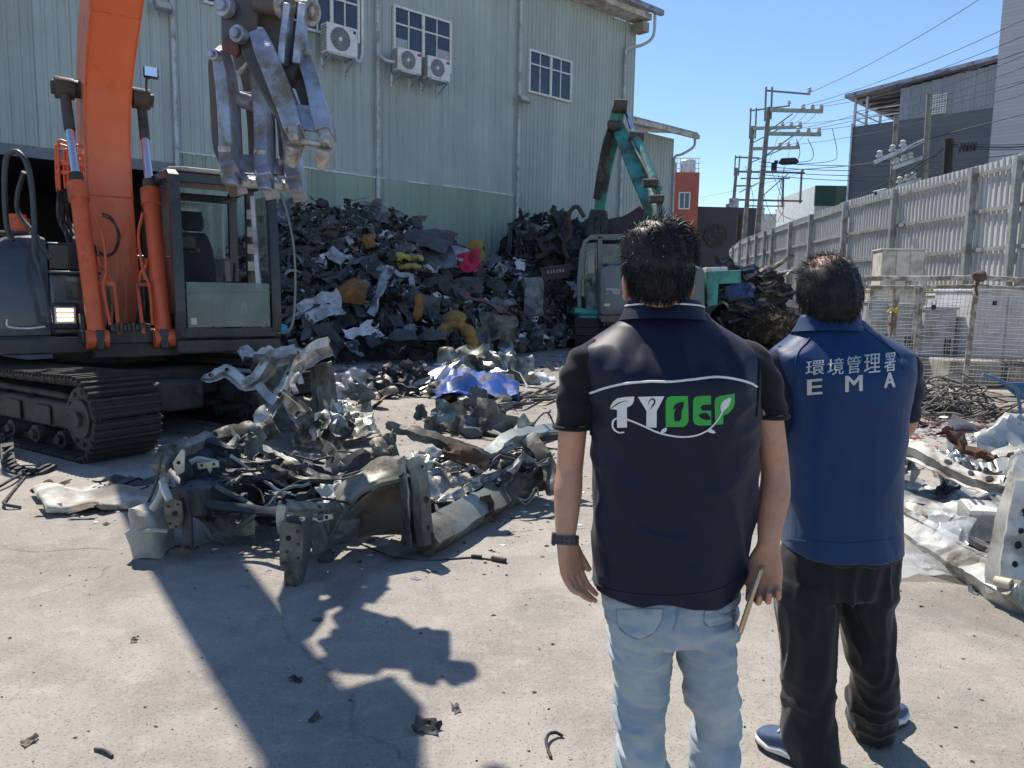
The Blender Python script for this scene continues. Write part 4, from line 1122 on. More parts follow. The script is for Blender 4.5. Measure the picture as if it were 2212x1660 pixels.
for k, (x, y, s) in enumerate(((878, 760, .9), (938, 758, 1.0))):
    special('seat_shell', at(tub_shape(5 + k, .1), heap_at(x, y) + V((0, -.55, .15)), (0, -.3, -1), .3 + k, s), sm['slate'], ('left' if k == 0 else 'right') + ' rounded slate plastic shell at the heap foot left of the ochre foam', 'shell')
q = [P(x, y, 22.2) for x, y in ((1167, 580), (1231, 572), (1229, 600), (1172, 606))]
mb = MB(); mb.prism(q, (0, .05, .02)); special('printed_board', mb, sm['maroon'], 'maroon board with rubbed white print in the right part of the heap', 'board', None)
brd = bpy.data.objects['printed_board']
mb = MB()
for k in range(6):
    x = 1184 + k * 6.5; a = P(x, 588 - k * .6, 22.15); mb.box(a, (.045, .01, .09)); 
    if k % 2: mb.box(a + V((.03, 0, .03)), (.05, .01, .025))
obj('worn_print', mb, sm['light'], brd, None, kind='stuff')

top2 = [(1078, 650), (1090, 575), (1104, 500), (1120, 474), (1160, 478), (1200, 484), (1240, 486), (1280, 480), (1330, 500), (1380, 545), (1430, 600), (1470, 650)]
base2 = [(1078, 742), (1470, 728)]; dr2 = [(1078, 26.3), (1200, 27.0), (1330, 28), (1470, 29)]
def heap2(px, v): return heap_pt(px, v, top2, base2, dr2, .6)
core('metal_heap', 'dark inner mass of the metal scrap heap behind the green excavator', heap2, 1082, 1440, sm['black'], 50, 26, .35)
mw2 = [('black', 24), ('charcoal', 20), ('slate', 16), ('silver', 7), ('dark', 12), ('rust', 8), ('grey', 9), ('maroon', 3), ('teal', 2), ('brown', 3)]
kw2 = [('trim_scrap', 34), ('felt_scrap', 24), ('tube_scrap', 22), ('plastic_scrap', 12), ('liner_scrap', 6)]
scatter_mass('metal_fragments', 'small tangled metal scraps over the heap behind the green excavator', heap2, 1085, 1460, 620, .25, .9, 9, mw2, kw2)
for i in range(46):
    px = rr.uniform(1095, 1400); v = rr.random() * 1.02
    place_scrap(pick(kw2, rr), pick(mw2, rr), heap2(px, v) + V((0, -.15, .1)), heap_normal(px, min(v, 1), heap2), rr.uniform(.7, 1.5), rr, None, 'in the metal heap behind the green excavator')
mb = MB(); mb.beam(P(1103, 490, 25.6), P(1097, 588, 25.4), .14, .1); mb.beam(P(1098, 486, 25.6), P(1134, 478, 25.9), .12, .1)
special('frame_leg_scrap', mb, sm['black'], 'black steel frame leg at the left end of the metal heap', 'frame', None)
mb = MB()
for k in range(6): mb.box(P(1131, 501 + k * 4.4, 25.7), (.55, .05, .05), Matrix.Rotation(.2, 3, 'Y'))
special('blue_grating', mb, sm['blue'], 'blue slatted scrap grating in the metal heap', 'grating', None).__setitem__('kind', 'stuff')
q = [P(x, y, 25) for x, y in ((1226, 560), (1218, 530), (1232, 505), (1228, 470), (1236, 452), (1248, 448), (1262, 470))]
mb = MB(); mb.tube(smooth_path(q, 5), .07, 7); special('bent_pipe', mb, sm['rust'], 'tall bent rusty pipe standing beside the excavator arm', 'pipe')
special('maroon_panel', at(torn(51, 10, .8, .6, .2, 1.2, .2), P(1352, 500, 26.2), (-.1, -.9, .5), .4, 1.1), sm['maroon'], 'maroon car panel behind the near man and the green boom', 'panel')

cs = [(1547, 1718)]
def crushed_car(label, x0, x1, y0, y1, d, seed, mat, trim):
    a, b = P(x0, y1, d), P(x1, y0, d); w, h = b.x - a.x, b.z - a.z
    t = thing('crushed_car', label, 'crushed car', V(((a.x + b.x) / 2, d, max(0, a.z))))
    mb = MB(); c = V(((a.x + b.x) / 2, d + .7, (a.z + b.z) / 2))
    def f(u, v):
        ph = v * 2 * math.pi; sx = math.copysign(abs(math.cos(ph)) ** .5, math.cos(ph)); sz = math.copysign(abs(math.sin(ph)) ** .6, math.sin(ph))
        x = (u - .5) * w; p = c + V((x, sx * .75, sz * h * .5 * (1 - .3 * abs(2 * u - 1) ** 3)))
        return p + noise.noise_vector(p * 1.7 + V((seed, 0, 0))) * .22 + noise.noise_vector(p * 4.5) * .10
    mb.grid(f, 26, 20); obj('crushed_shell', mb, mat, t, 40)
    for k in range(9):
        r_ = random.Random(seed * 50 + k); mb = torn(seed + k, 9, .45, .28, .3, 2.0, .35)
        at(mb, c + V((r_.uniform(-.45, .45) * w, -.8, r_.uniform(-.45, .45) * h)), (r_.uniform(-.4, .4), -1, r_.uniform(.0, .8)), r_.uniform(0, 6), r_.uniform(.6, 1.1))
        obj('torn_panel', mb, r_.choice((mat, mat, trim, sm['black'])), t, 40)
    for k in range(6):
        r_ = random.Random(seed * 70 + k); mb = strip_shape(seed + k, 1.2, .05, 10, .3)
        at(mb, c + V((r_.uniform(-.4, .4) * w, -.85, r_.uniform(-.5, .4) * h)), (0, -1, .3), r_.uniform(-.5, .5), r_.uniform(.8, 1.3)); obj('bent_sill', mb, r_.choice((sm['silver'], trim, sm['tan'])), t, 40)
m_cc = M('crushed_beige', (.32, .30, .25), .5, .3, .3, 3, dirt=(.06, .05, .045), da=.45)
m_cd = M('crushed_dark', (.10, .10, .098), .5, .2, .3, 3, dirt=(.02, .02, .02), da=.4)
crushed_car('crushed dark car at the bottom of the flattened stack by the fence', 1556, 1700, 655, 735, 24, 3, m_cd, m_cc)
crushed_car('crushed black and blue car in the middle of the flattened stack', 1550, 1712, 612, 662, 24, 5, m_cd, sm['blue'])
crushed_car('crushed beige car on top of the flattened stack with a raised tail', 1552, 1700, 578, 622, 24.2, 8, m_cc, m_cc)
q = [P(x, y, 24.0) for x, y in ((1600, 605), (1640, 590), (1672, 578), (1690, 570), (1702, 560), (1712, 556))]
mb = MB(); mb.sweep(smooth_path(q, 4), [(-.4, 0), (-.3, .1), (0, .05), (.3, .12), (.4, 0), (0, -.06)], None, [1 - .03 * k for k in range(21)]); mb.jitter(.12, 3, 4)
obj('raised_tail', mb, m_cc, [o for o in COL.objects if o.name == 'crushed_car.002'][0], 40)
special('blue_sheet', at(torn(61, 12, .7, .4, .3, 1.6, .2), P(1598, 630, 23.2), (0, -.9, .4), .1, .62), sm['blue'], 'torn blue car panel hanging out of the flattened stack', 'panel')
for k, (y0, y1, x0, x1) in enumerate(((618, 642, 1688, 1726), (643, 664, 1690, 1730), (664, 690, 1684, 1732))):
    a, b = P(x0, y1, 25), P(x1, y0, 25); mb = MB(); mb.box(((a.x + b.x) / 2 + .35, 25.4, (a.z + b.z) / 2), (b.x - a.x + .7, .9, b.z - a.z - .03)).jitter(.05, 2, k)
    special('pale_slab', mb, sm['white'] if k < 2 else m_conc, ['topmost', 'middle', 'lowest and dirtiest'][k] + ' slab of the pale stack behind the second man', 'slab', 30)
c = P(1686, 716, 22.4); bz = P(1686, 682, 22.4).z
t = thing('shredded_bale', 'brown matted bale of shredded fibre between the two men', 'bale', V((c.x, 23, 0)))
mb = MB(); mb.sphere((c.x + .05, 23.2, bz * .5), (.88, .7, bz * .56), 26, 18); mb.jitter(.22, 2.2, 1).jitter(.08, 8, 2)
m_bale = M('matted_fibre', (.30, .235, .155), 1.0, 0, .5, 9, .8, 50, .03, dirt=(.05, .04, .03), da=.45, ds=5)
obj('bale_core', mb, m_bale, t, 60)
mb = MB(); r_ = random.Random(5)
for k in range(1500):
    th, ph = r_.uniform(0, 6.28), math.acos(r_.uniform(-.5, 1)); n = V((math.sin(ph) * math.cos(th), math.sin(ph) * math.sin(th), math.cos(ph)))
    if n.y > .4: continue
    p = V((c.x + .05, 23.2, bz * .5)) + V((n.x * .9, n.y * .72, n.z * bz * .58)); d = (n + V((r_.gauss(0, .9), r_.gauss(0, .9), r_.gauss(0, .9)))).normalized()
    L_ = r_.uniform(.06, .22); s_ = d.orthogonal().normalized() * r_.uniform(.006, .016)
    p2 = p + d * L_; p3 = p2 + V((r_.gauss(0, .05), r_.gauss(0, .05), -.05))
    mb.add([p - s_, p + s_, p2 + s_, p2 - s_, p3], [(0, 1, 2, 3), (3, 2, 4)])
obj('loose_fibres', mb, m_bale, t, None, kind='stuff')
m_or = M('orange_paint', (.72, .165, .07), .36, 0, .07, 1.6, .10, 14, .004, dirt=(.42, .12, .055), da=.20, ds=1.3, coat=.2)
m_or2 = M('orange_paint_worn', (.66, .125, .045), .42, 0, .12, 4, .15, 30, .004, dirt=(.20, .08, .05), da=.24, ds=3)
m_nav = M('dark_navy_paint', (.040, .046, .070), .28, 0, .15, 2, .06, 8, .006, dirt=(.12, .115, .11), da=.30, ds=1.8, coat=.45)
m_nav2 = M('black_frame_paint', (.018, .021, .028), .34, 0, .2, 3, .1, 20, .004, dirt=(.07, .068, .066), da=.30, ds=3, coat=.2)
m_steelb = M('bare_track_steel', (.055, .056, .060), .5, .55, .3, 5, .5, 35, .008, dirt=(.07, .062, .055), da=.5, ds=4)
m_grease = M('greasy_iron', (.028, .027, .027), .45, .3, .4, 6, .4, 30, .006, dirt=(.11, .095, .08), da=.42, ds=4)
m_chrome = M('chrome_rod', (.72, .74, .78), .12, 1.0, .05, bump=0)
m_claw = M('worn_claw_steel', (.38, .41, .50), .36, .55, .35, 5, .5, 22, .012, dirt=(.22, .19, .16), da=.33, ds=3.5)  # blue tint puts the sky's reflection into the base colour
m_clawdark = M('claw_paint_dark', (.095, .095, .105), .5, .3, .3, 4, .4, 25, .008, dirt=(.15, .12, .10), da=.4, ds=3)
m_clawtip = M('claw_tip_steel', (.46, .45, .43), .42, .4, .3, 9, .5, 40, .008, dirt=(.22, .18, .15), da=.34, ds=9)
m_glass = M('cab_glass', (.22, .29, .27), .03, 0, .05, bump=0, alpha=.42, spec=.8, rvar=0)
m_glass_d = M('cab_glass_dusty', (.11, .155, .145), .10, 0, .4, 3, bump=0, alpha=.6, spec=.7)
m_roofpale = M('sunlit_roof', (.40, .385, .36), .7, 0, .2, 5, dirt=(.17, .16, .15), da=.3)  # pale base puts the sunlight on the cab top into the colour
m_lamp_on = M('lamp_glow', (.9, .7, .45), .3, bump=0, emit=((1.0, .62, .30), 2.6))
m_seat = M('seat_cloth', (.040, .045, .065), .9, 0, .2, 8)
m_sticker = M('cream_sticker', (.62, .58, .45), .6, bump=0); m_print = M('print_ink', (.12, .11, .10), .7, bump=0)

UC = V((-4.8, 9.4, 0)); UF = V((.574, -.819, 0)).normalized(); UL = V((-UF.y, UF.x, 0))
UR = Matrix((UL, -UF, V((0, 0, 1)))).transposed()       # local x = operator's left, y = back, z up
def U(a, b, z): return UC + UF * a + UL * b + V((0, 0, z))
ex = thing('orange_excavator', 'large orange and navy excavator with a hanging steel grapple', 'excavator', UC)

TE = V((.84, -.55, 0)).normalized(); TG = V((-TE.y, TE.x, 0))
TR = Matrix((TE, TG, V((0, 0, 1)))).transposed()
def track(center, half, r, width, TE, TG, parent, n=50, mat=m_steelb, framemat=m_grease, zc=None, ridges=3, pref=''):
    zc = zc if zc is not None else r + .03
    sh = MB(); pitch = (4 * half + 2 * math.pi * r) / n
    sh.box((0, 0, 0), (pitch * .93, width, .028))
    for k in range(ridges): sh.box((-pitch * .36 + k * pitch * .36, 0, .028), (.02, width, .034))
    sh.box((0, width * .16, -.045), (pitch * .9, .05, .06)); sh.box((0, -width * .16, -.045), (pitch * .9, .05, .06))
    me = sh.mesh('track_shoe', None); me.materials.append(mat)
    PI_ = WM(parent).inverted()
    for k in range(n):
        s = (k + .5) * pitch
        if s < 2 * half: a, z, ang = -half + s, r, 0.0
        elif s < 2 * half + math.pi * r: t_ = (s - 2 * half) / r; a, z, ang = half + r * math.sin(t_), r * math.cos(t_), t_
        elif s < 4 * half + math.pi * r: a, z, ang = half - (s - 2 * half - math.pi * r), -r, math.pi
        else: t_ = (s - 4 * half - math.pi * r) / r; a, z, ang = -half - r * math.sin(t_), -r * math.cos(t_), math.pi + t_
        sag = -.03 * math.sin(math.pi * (a + half) / (2 * half)) if z == r else 0
        R3 = Matrix((TE, TG, V((0, 0, 1)))).transposed() @ Matrix.Rotation(ang, 3, 'Y')
        o = link('track_shoe', me); o.parent = parent; o.matrix_basis = PI_ @ T4(center + TE * a + V((0, 0, zc + z + sag)), R3)
    R3 = Matrix((TE, TG, V((0, 0, 1)))).transposed()
    c = center + V((0, 0, zc))
    mb = MB(); mb.box(c + V((0, 0, -.02)), (2 * half - .42, width * .62, r * .72), R3); mb.box(c + V((0, 0, r * .42)), (2 * half - .9, width * .4, r * .2), R3)
    obj('track_frame', mb, framemat, parent, bevel=.03)
    for sx in (-1, 1):
        mb = MB(); q = c + TE * (half * sx)
        mb.cyl(q - TG * width * .33, q + TG * width * .33, r * .84, 26); mb.cyl(q - TG * width * .40, q + TG * width * .40, r * .5, 20); mb.cyl(q - TG * width * .46, q + TG * width * .46, r * .2, 14)
        w = obj('idler_wheel' if sx > 0 else 'drive_sprocket', mb, framemat, parent)
        mb = MB()
        for k in range(12):
            a_ = k * math.tau / 12
            for sg in (-1, 1):
                e = q + TE * (r * .68 * math.cos(a_)) + V((0, 0, r * .68 * math.sin(a_))) + TG * (width * .335 * sg); mb.cyl(e, e + TG * (.02 * sg), .02, 6)
        obj('bolt_ring', mb, framemat, w, None, kind='stuff')
    for k in range(7):
        q = c + TE * (-half + .4 + k * (2 * half - .8) / 6) + V((0, 0, -r * .68)); mb = MB()
        mb.cyl(q - TG * width * .34, q + TG * width * .34, r * .24, 14); mb.cyl(q - TG * width * .40, q + TG * width * .40, r * .13, 10)
        obj('track_roller', mb, framemat, parent)
    mb = MB()
    for k in range(5):
        q = c + TE * (-half + .7 + k * (2 * half - 1.4) / 4) - TG * (width * .345)
        mb.box(q + V((0, 0, -.03)), (.28, .02, .18), R3)
    obj('frame_plate', mb, framemat, parent, bevel=.01, kind='stuff')
UT = V((-4.66, 8.73, 0))
for sg in (-1.0, 1.0): track(UT + TG * sg, 1.83, .345, .62, TE, TG, ex)
mb = MB(); mb.box(UT + V((0, 0, .50)), (2.0, 1.6, .34), TR); mb.box(UT + V((0, 0, .42)), (3.0, .5, .3), TR); obj('car_body', mb, m_grease, ex, bevel=.04)
mb = MB(); mb.cyl(UC + V((0, 0, .66)), UC + V((0, 0, .86)), .72, 36); obj('swing_bearing', mb, m_grease, ex)

mb = MB(); mb.box(U(.05, 0, .93), (2.62, 2.7, .17), UR); mb.box(U(1.25, -.04, .90), (.86, .5, .22), UR); obj('deck_frame', mb, m_nav2, ex, bevel=.02)
def slab(name, a0, a1, b0, b1, z0, z1, mat, parent=ex, bev=.03, **k):
    mb = MB(); mb.box(U((a0 + a1) / 2, (b0 + b1) / 2, (z0 + z1) / 2), (abs(b1 - b0), abs(a1 - a0), z1 - z0), UR)
    return obj(name, mb, mat, parent, bevel=bev, **k)
def rounded_cover(a0, a1, b0, b1, z0, z1, r):
    mb = MB(); sec = []
    prof = [(b1, z0), (b1, z1 - .02), (b1 - .06, z1)] + [(b0 + r - r * math.sin(t), z1 - r + r * math.cos(t)) for t in np.linspace(0, math.pi / 2, 8)] + [(b0, z0)]
    rings = []
    for a, s, dz in ((a0, 1, 0), (a1 - .25, 1, 0), (a1 - .08, .985, -.02), (a1, .93, -.09)):
        rings.append([U(a, b1 + (b - b1) * s, z0 + (z - z0) * s + (dz if z > z0 + .1 else 0)) for b, z in prof])
    return mb.loft(rings, True)
obj('tank_cover', rounded_cover(-1.3, 1.05, -1.42, -.80, 1.02, 2.06, .42), m_nav, ex, 40)
slab('fuel_cap_base', .35, .75, -1.2, -.9, 2.06, 2.1, m_nav2)
mb = MB(); mb.cyl(U(.62, -1.02, 2.06), U(.62, -1.02, 2.24), .11, 18); mb.cyl(U(.62, -1.02, 2.24), U(.62, -1.02, 2.28), .08, 14); obj('fuel_cap', mb, m_or2, ex)
slab('tool_box', -.2, 1.16, -.795, -.33, 1.02, 1.66, m_nav)
slab('tool_box_lid', .5, 1.19, -.80, -.32, 1.66, 1.69, m_nav2, bev=.01)
slab('valve_cover', -.5, .75, -.79, -.30, 1.69, 2.0, m_nav2)
slab('skirt', -1.2, 1.2, -1.43, -.35, .83, 1.01, m_nav)
slab('step_plate', 1.2, 1.36, -.80, -.38, .90, .96, m_grease, bev=.01)
dr = slab('access_door', 1.16, 1.172, -.66, -.40, 1.40, 1.58, m_nav2, bev=.008)
mb = MB(); c = U(1.18, -.47, 1.5); mb.cyl(c, c + UF * .02, .02, 10); obj('latch', mb, m_galv, dr)
slab('rating_plate', 1.162, 1.170, -.47, -.345, 1.16, 1.30, m_sticker, bev=0)
pl_ = [o for o in COL.objects if o.name == 'rating_plate'][0]
mb = MB()
for k in range(6): mb.box(U(1.1715, -.41, 1.28 - k * .02), (.09 - (k % 3) * .02, .001, .005), UR)
obj('printed_lines', mb, m_print, pl_, None, kind='stuff')
hl = slab('headlight', 1.165, 1.26, -.80, -.555, 1.09, 1.36, m_black, bev=.02)
for k, zz in enumerate((1.285, 1.235, 1.19)):
    mb = MB(); mb.box(U(1.262, -.68, zz), (.15, .006, .034), UR); obj('lamp_lens', mb, m_lamp_on, hl, bevel=.004)
mb = MB(); mb.box(U(1.2585, -.68, 1.235), (.19, .004, .17), UR); obj('reflector', mb, m_galv, hl, None)
mb = MB(); mb.loft([[U(-.75 - .62 * math.cos(t) * 1.0, 1.35 * math.sin(t) * .98, z) for t in np.linspace(-math.pi / 2, math.pi / 2, 15)] + [U(-.4, 1.33, z), U(-.4, -1.33, z)] for z in (.95, 1.0, 1.85, 1.95)]); obj('counterweight', mb, m_nav, ex, 40)
slab('engine_cover', -1.0, .1, -.28, 1.33, 1.02, 1.92, m_nav)
slab('rear_guard', .1, .28, -.3, .30, 1.02, 1.6, m_grease)
def rail(pts, r=.022, mat=m_nav2, parent=ex, name='grab_rail', n=5):
    mb = MB(); mb.tube(smooth_path(pts, n), r, 8); return obj(name, mb, mat, parent, 70)
dL = 7.75
rail([P(30, 520, dL + .1), P(16, 495, dL + .1), P(10, 420, dL + .1), P(13, 345, dL + .1), P(35, 328, dL + .05), P(56, 350, dL), P(68, 400, dL), P(74, 480, dL), P(76, 545, dL - .05), P(92, 600, dL - .1), P(108, 700, dL - .15)], .027)
rail([P(52, 372, dL), P(38, 420, dL + .1), P(40, 460, dL + .1), P(76, 508, dL), P(108, 560, dL)], .024)
rail([P(16, 690, dL - .1), P(18, 706, dL - .1), P(60, 710, dL - .1), P(98, 706, dL - .1)], .012, m_galv, ex, 'trim_rail', 3)

BB = -.12
bot = [(.62, 1.02), (.58, 1.7), (.56, 2.4), (.58, 3.1), (.70, 3.5), (.98, 3.86), (1.9, 4.55), (3.0, 5.35), (4.3, 6.2)]
top = [(.05, 1.15), (-.02, 1.8), (-.12, 2.4), (-.18, 3.1), (-.10, 3.75), (.28, 4.3), (1.5, 5.15), (2.8, 5.9), (4.25, 6.55)]
wid = [.30, .27, .245, .235, .235, .235, .235, .22, .18]
bs, ts, ws = smooth_path([V((a, z, 0)) for a, z in bot], 5), smooth_path([V((a, z, 0)) for a, z in top], 5), smooth_path([V((w, 0, 0)) for w in wid], 5)
rings = []
for b_, t_, w_ in zip(bs, ts, ws):
    w = w_.x; rings.append([U(b_.x, BB - w, b_.y), U(b_.x, BB + w, b_.y), U(t_.x, BB + w * .94, t_.y), U(t_.x, BB - w * .94, t_.y)])
mb = MB(); mb.loft(rings, True); boom = obj('boom', mb, m_or, ex, 30, bevel=.012)
mb = MB()     # weld seams and edge plates standing proud of the box
for side in (-1, 1):
    pts = [U(b_.x + .006, BB + side * (w_.x - .012), b_.y) for b_, w_ in zip(bs, ws)]; mb.tube(pts, .009, 5)
obj('weld_seam', mb, m_or2, boom, None, kind='stuff')
for zz in (2.55, 4.25):
    k = min(range(len(bs)), key=lambda i: abs(bs[i].y - zz)); b_, w_ = bs[k], ws[k]
    mb = MB(); mb.tube([U(b_.x + .003, BB - w_.x, b_.y), U(b_.x + .003, BB + w_.x, b_.y)], .006, 5); obj('plate_joint', mb, m_or2, boom, None)
mb = MB(); mb.cyl(U(.40, BB - .47, 3.70), U(.40, BB + .47, 3.70), .095, 18); obj('boom_pin', mb, m_grease, ex)
for sg, nm in ((-1, 'left'), (1, 'right')):
    f0, f1 = U(1.62, BB + sg * .315, 1.0), U(.42, BB + sg * .385, 3.69)
    ax = (f1 - f0).normalized(); Lc = (f1 - f0).length
    q = lambda d: f0 + ax * d
    cy = MB(); cy.tube([q(0), q(.02), q(Lc * .53), q(Lc * .535), q(Lc * .60), q(Lc * .605)], [.07, .083, .083, .103, .103, .08], 20)
    cy.cyl(f0 - UL * .1, f0 + UL * .1, .1, 16)
    cyl = obj('boom_cylinder', cy, m_or2, ex)
    mb = MB(); mb.cyl(q(Lc * .6), q(Lc * .955), .046, 18); obj('cylinder_rod', mb, m_chrome, cyl)
    mb = MB(); mb.cyl(q(Lc * .82), q(Lc * .97), .055, 14); mb.xform(Matrix.Identity(4)); obj('greasy_sleeve', mb, m_grease, cyl)
    mb = MB(); mb.cyl(f1 - UL * .09 * 1, f1 + UL * .09, .115, 18); mb.cyl(f1 - UL * .13, f1 + UL * .13, .075, 14); mb.jitter(.012, 12, sg); obj('rod_eye', mb, m_grease, cyl)
    mb = MB(); mb.cyl(q(Lc * .60) , q(Lc * .64), .07, 14); obj('gland', mb, m_grease, cyl)
    mb = MB()
    side = -sg
    s0 = lambda d, o, k: q(d) + UL * (side * o) + UF * k
    mb.tube(smooth_path([s0(Lc * .50, .10, .04), s0(Lc * .40, .17, .05), s0(Lc * .26, .155, .06), s0(Lc * .2, .11, .07), s0(.16, .12, .1)], 5), .016, 7)
    obj('oil_pipe', mb, m_or2, cyl, 60)
    mb = MB(); mb.beam(q(.62), q(.62) + UL * side * .22, .05, .04); mb.beam(q(.62) + UL * side * .22, q(.05) + UL * side * .2, .03, .03)
    mb.tube(smooth_path([q(.62) + UL * side * .2, q(.75) + UL * side * .17, q(.82) + UL * side * .12, q(.92) + UL * side * .1], 4), .016, 7)
    obj('pipe_bracket', mb, m_or2, cyl, 40)
    mb = MB()
    for k in range(2):
        a_ = q(.6) + UL * side * (.16 + .06 * k); mb.tube(smooth_path([a_, a_ + V((0, 0, -.18)) + UF * .03, a_ + V((0, 0, -.42)) - UF * .1, a_ + V((0, 0, -.55)) - UF * .3], 4), .016, 7)
    obj('hose', mb, m_rubber, cyl, 60)
mb = MB(); mb.box(U(1.4, BB, 1.02), (.9, .34, .14), UR); mb.box(U(1.62, BB - .3, 1.0), (.08, .2, .2), UR); mb.box(U(1.62, BB + .3, 1.0), (.08, .2, .2), UR); mb.box(U(1.1, BB - .42, 1.1), (.05, .7, .32), UR); mb.box(U(1.1, BB + .42, 1.1), (.05, .7, .32), UR)
obj('cylinder_mount', mb, m_nav2, ex, bevel=.01)
mb = MB()
for k in range(10): mb.box(U(1.58 - .012 * k, BB - .18 + .04 * k, 1.12), (.03, .2, .06 + .02 * (k % 3)), UR)
obj('hose_fitting', mb, m_grease, ex, None, kind='stuff')
for k, o_ in enumerate((0, .03)):
    rail([P(222, 462 + k * 5, 8.62), P(240, 470 + k * 6, 8.5), P(255 + k * 3, 505, 8.45), P(248 + k * 3, 540, 8.45), P(232, 552 + k * 3, 8.5), P(216, 545 + k * 3, 8.6)], .011, m_rubber, ex, 'hose_loop', 5)
pg_ = [(126, 308), (121, 318), (139, 328), (147, 330)]
for k, (x, y) in enumerate(pg_):
    d = 9.0 + .1 * k
    rail([P(178, y + 10 + (k % 2) * 14, d - .05), P(150, y + 2, d), P(x + 3, y - 4, d), P(x, y + 8, d), P(x + 1, y + 60, d), P(x + 3 + k, 412 + k * 3, d)], .017, m_or2, ex, 'oil_pipe_bundle', 4).name = 'bundle_pipe'
mb = MB()
for y in (352, 372): mb.beam(P(122, y, 9.05), P(184, y + 4, 9.0), .06, .05)
obj('pipe_clamp', mb, m_or2, ex, bevel=.008)
for k in range(7):
    x = 127 + (k % 4) * 6; d = 9.0 + .05 * k
    rail([P(x, 408, d), P(x - 2 + k % 2 * 3, 455, d), P(x + 2 + k, 480, d - .1), P(x + 18 + k * 4, 515, d - .3), P(x + 22 + k * 5, 560 + 4 * k, d - .45)], .019, m_rubber, ex, 'hydraulic_hose', 5)
rail([P(190, 515, 8.7), P(168, 510, 8.7), P(160, 520, 8.6), P(175, 530, 8.5)], .02, m_rubber, ex, 'hydraulic_hose', 5)
mb = MB(); mb.box(P(326, 158, 9.1), (.16, .05, .13), UR); mr = obj('mirror', mb, m_black, ex, bevel=.02)
mb = MB(); mb.box(P(326, 155, 9.05), (.13, .01, .10), UR); obj('mirror_glass', mb, m_chrome, mr, None)
mb = MB(); mb.tube(smooth_path([P(322, 170, 9.15), P(316, 180, 9.2), P(316, 380, 9.4)], 3), .014, 6); obj('mirror_arm', mb, m_black, ex)

CA0, CA1, CB0, CB1, CZ0, CZ1 = .05, 1.72, .34, 1.36, 1.0, 2.74
cab = MB()
def cbeam(p, q, w=.09, h=.09): cab.beam(U(*p), U(*q), w, h, UF)
r_ = .16
def arch_frame(b):     # rounded side frame in the a-z plane
    return [U(CA0, b, CZ0), U(CA0, b, CZ1 - r_), U(CA0 + .05, b, CZ1 - .05), U(CA0 + r_, b, CZ1), U(CA1 - .30, b, CZ1), U(CA1 - .16, b, CZ1 - .04), U(CA1 - .09, b, CZ1 - .16), U(CA1, b, CZ0 + .35), U(CA1 - .02, b, CZ0 + .05), U(CA1 - .08, b, CZ0)]
oc = [(-.045, -.05), (.045, -.05), (.045, .05), (-.045, .05)]
for b in (CB0, CB1): cab.sweep(smooth_path(arch_frame(b), 3), oc, UL)
for a, z in ((CA1 - .22, CZ1 - .03), (CA1 - .02, CZ0 + .06), (CA0, CZ1 - .08), (CA0, CZ0 + .05), (CA1 - .005, CZ0 + .5)):
    cbeam((a, CB0, z), (a, CB1, z), .09 if z != CZ0 + .5 else .02, .1 if z != CZ0 + .5 else .03)
cbeam((CA0 + .75, CB0, CZ0), (CA0 + .75, CB0, CZ1 - .03), .06, .06); cbeam((CA0 + .75, CB1, CZ0), (CA0 + .75, CB1, CZ1 - .03), .09, .09)
cabo = obj('cab_frame', cab, m_nav2, ex, 40, bevel=.008)
mb = MB(); mb.loft([[U(a, b, z) for a, b in ((CA0 - .02, CB0 - .03), (CA1 - .24, CB0 - .03), (CA1 - .12, CB0 + .1), (CA1 - .12, CB1 - .1), (CA1 - .24, CB1 + .03), (CA0 - .02, CB1 + .03))] for z in (CZ1 + .03, CZ1 + .075)]); obj('cab_roof', mb, m_roofpale, ex, None, bevel=.025)
slab('roof_hatch', .4, 1.2, .5, 1.2, CZ1 + .07, CZ1 + .10, m_roofpale)
slab('cab_floor', CA0, CA1, CB0, CB1, .98, 1.06, m_nav2)
slab('cab_deck', -.1, 1.78, .30, 1.40, .84, .98, m_grease, label='brown dusty deck under the cab')
slab('cab_rear_panel', CA0 - .02, CA0 + .01, CB0 + .05, CB1 - .05, CZ0, CZ0 + .85, m_nav2)
def pane(name, pts, mat, th=.008):
    pts = [U(*p) for p in pts]; n = (pts[1] - pts[0]).cross(pts[2] - pts[0]).normalized() * th
    mb = MB(); mb.prism(pts, n); return obj(name, mb, mat, cabo, None)
pane('side_pane', [(CA0 + .80, CB0 - .005, CZ0 + .12), (CA1 - .10, CB0 - .005, CZ0 + .12), (CA1 - .05, CB0 - .005, CZ0 + .45), (CA1 - .15, CB0 - .005, CZ1 - .2), (CA1 - .28, CB0 - .005, CZ1 - .08), (CA0 + .80, CB0 - .005, CZ1 - .08)], m_glass_d)
pane('rear_side_pane', [(CA0 + .06, CB0 - .005, CZ0 + .75), (CA0 + .70, CB0 - .005, CZ0 + .75), (CA0 + .70, CB0 - .005, CZ1 - .1), (CA0 + .12, CB0 - .005, CZ1 - .1)], m_glass)
pane('rear_pane', [(CA0, CB0 + .1, CZ0 + .88), (CA0, CB1 - .1, CZ0 + .88), (CA0, CB1 - .1, CZ1 - .14), (CA0, CB0 + .1, CZ1 - .14)], m_glass)
pane('lower_front_pane', [(CA1 + .02, CB0 + .07, CZ0 + .12), (CA1 + .02, CB1 - .07, CZ0 + .12), (CA1 + .0, CB1 - .07, CZ0 + .60), (CA1 + .0, CB0 + .07, CZ0 + .60)], m_glass_d)
pane('door_pane', [(CA0 + .82, CB1 + .005, CZ0 + .7), (CA1 - .10, CB1 + .005, CZ0 + .7), (CA1 - .18, CB1 + .005, CZ1 - .15), (CA0 + .82, CB1 + .005, CZ1 - .15)], m_glass)
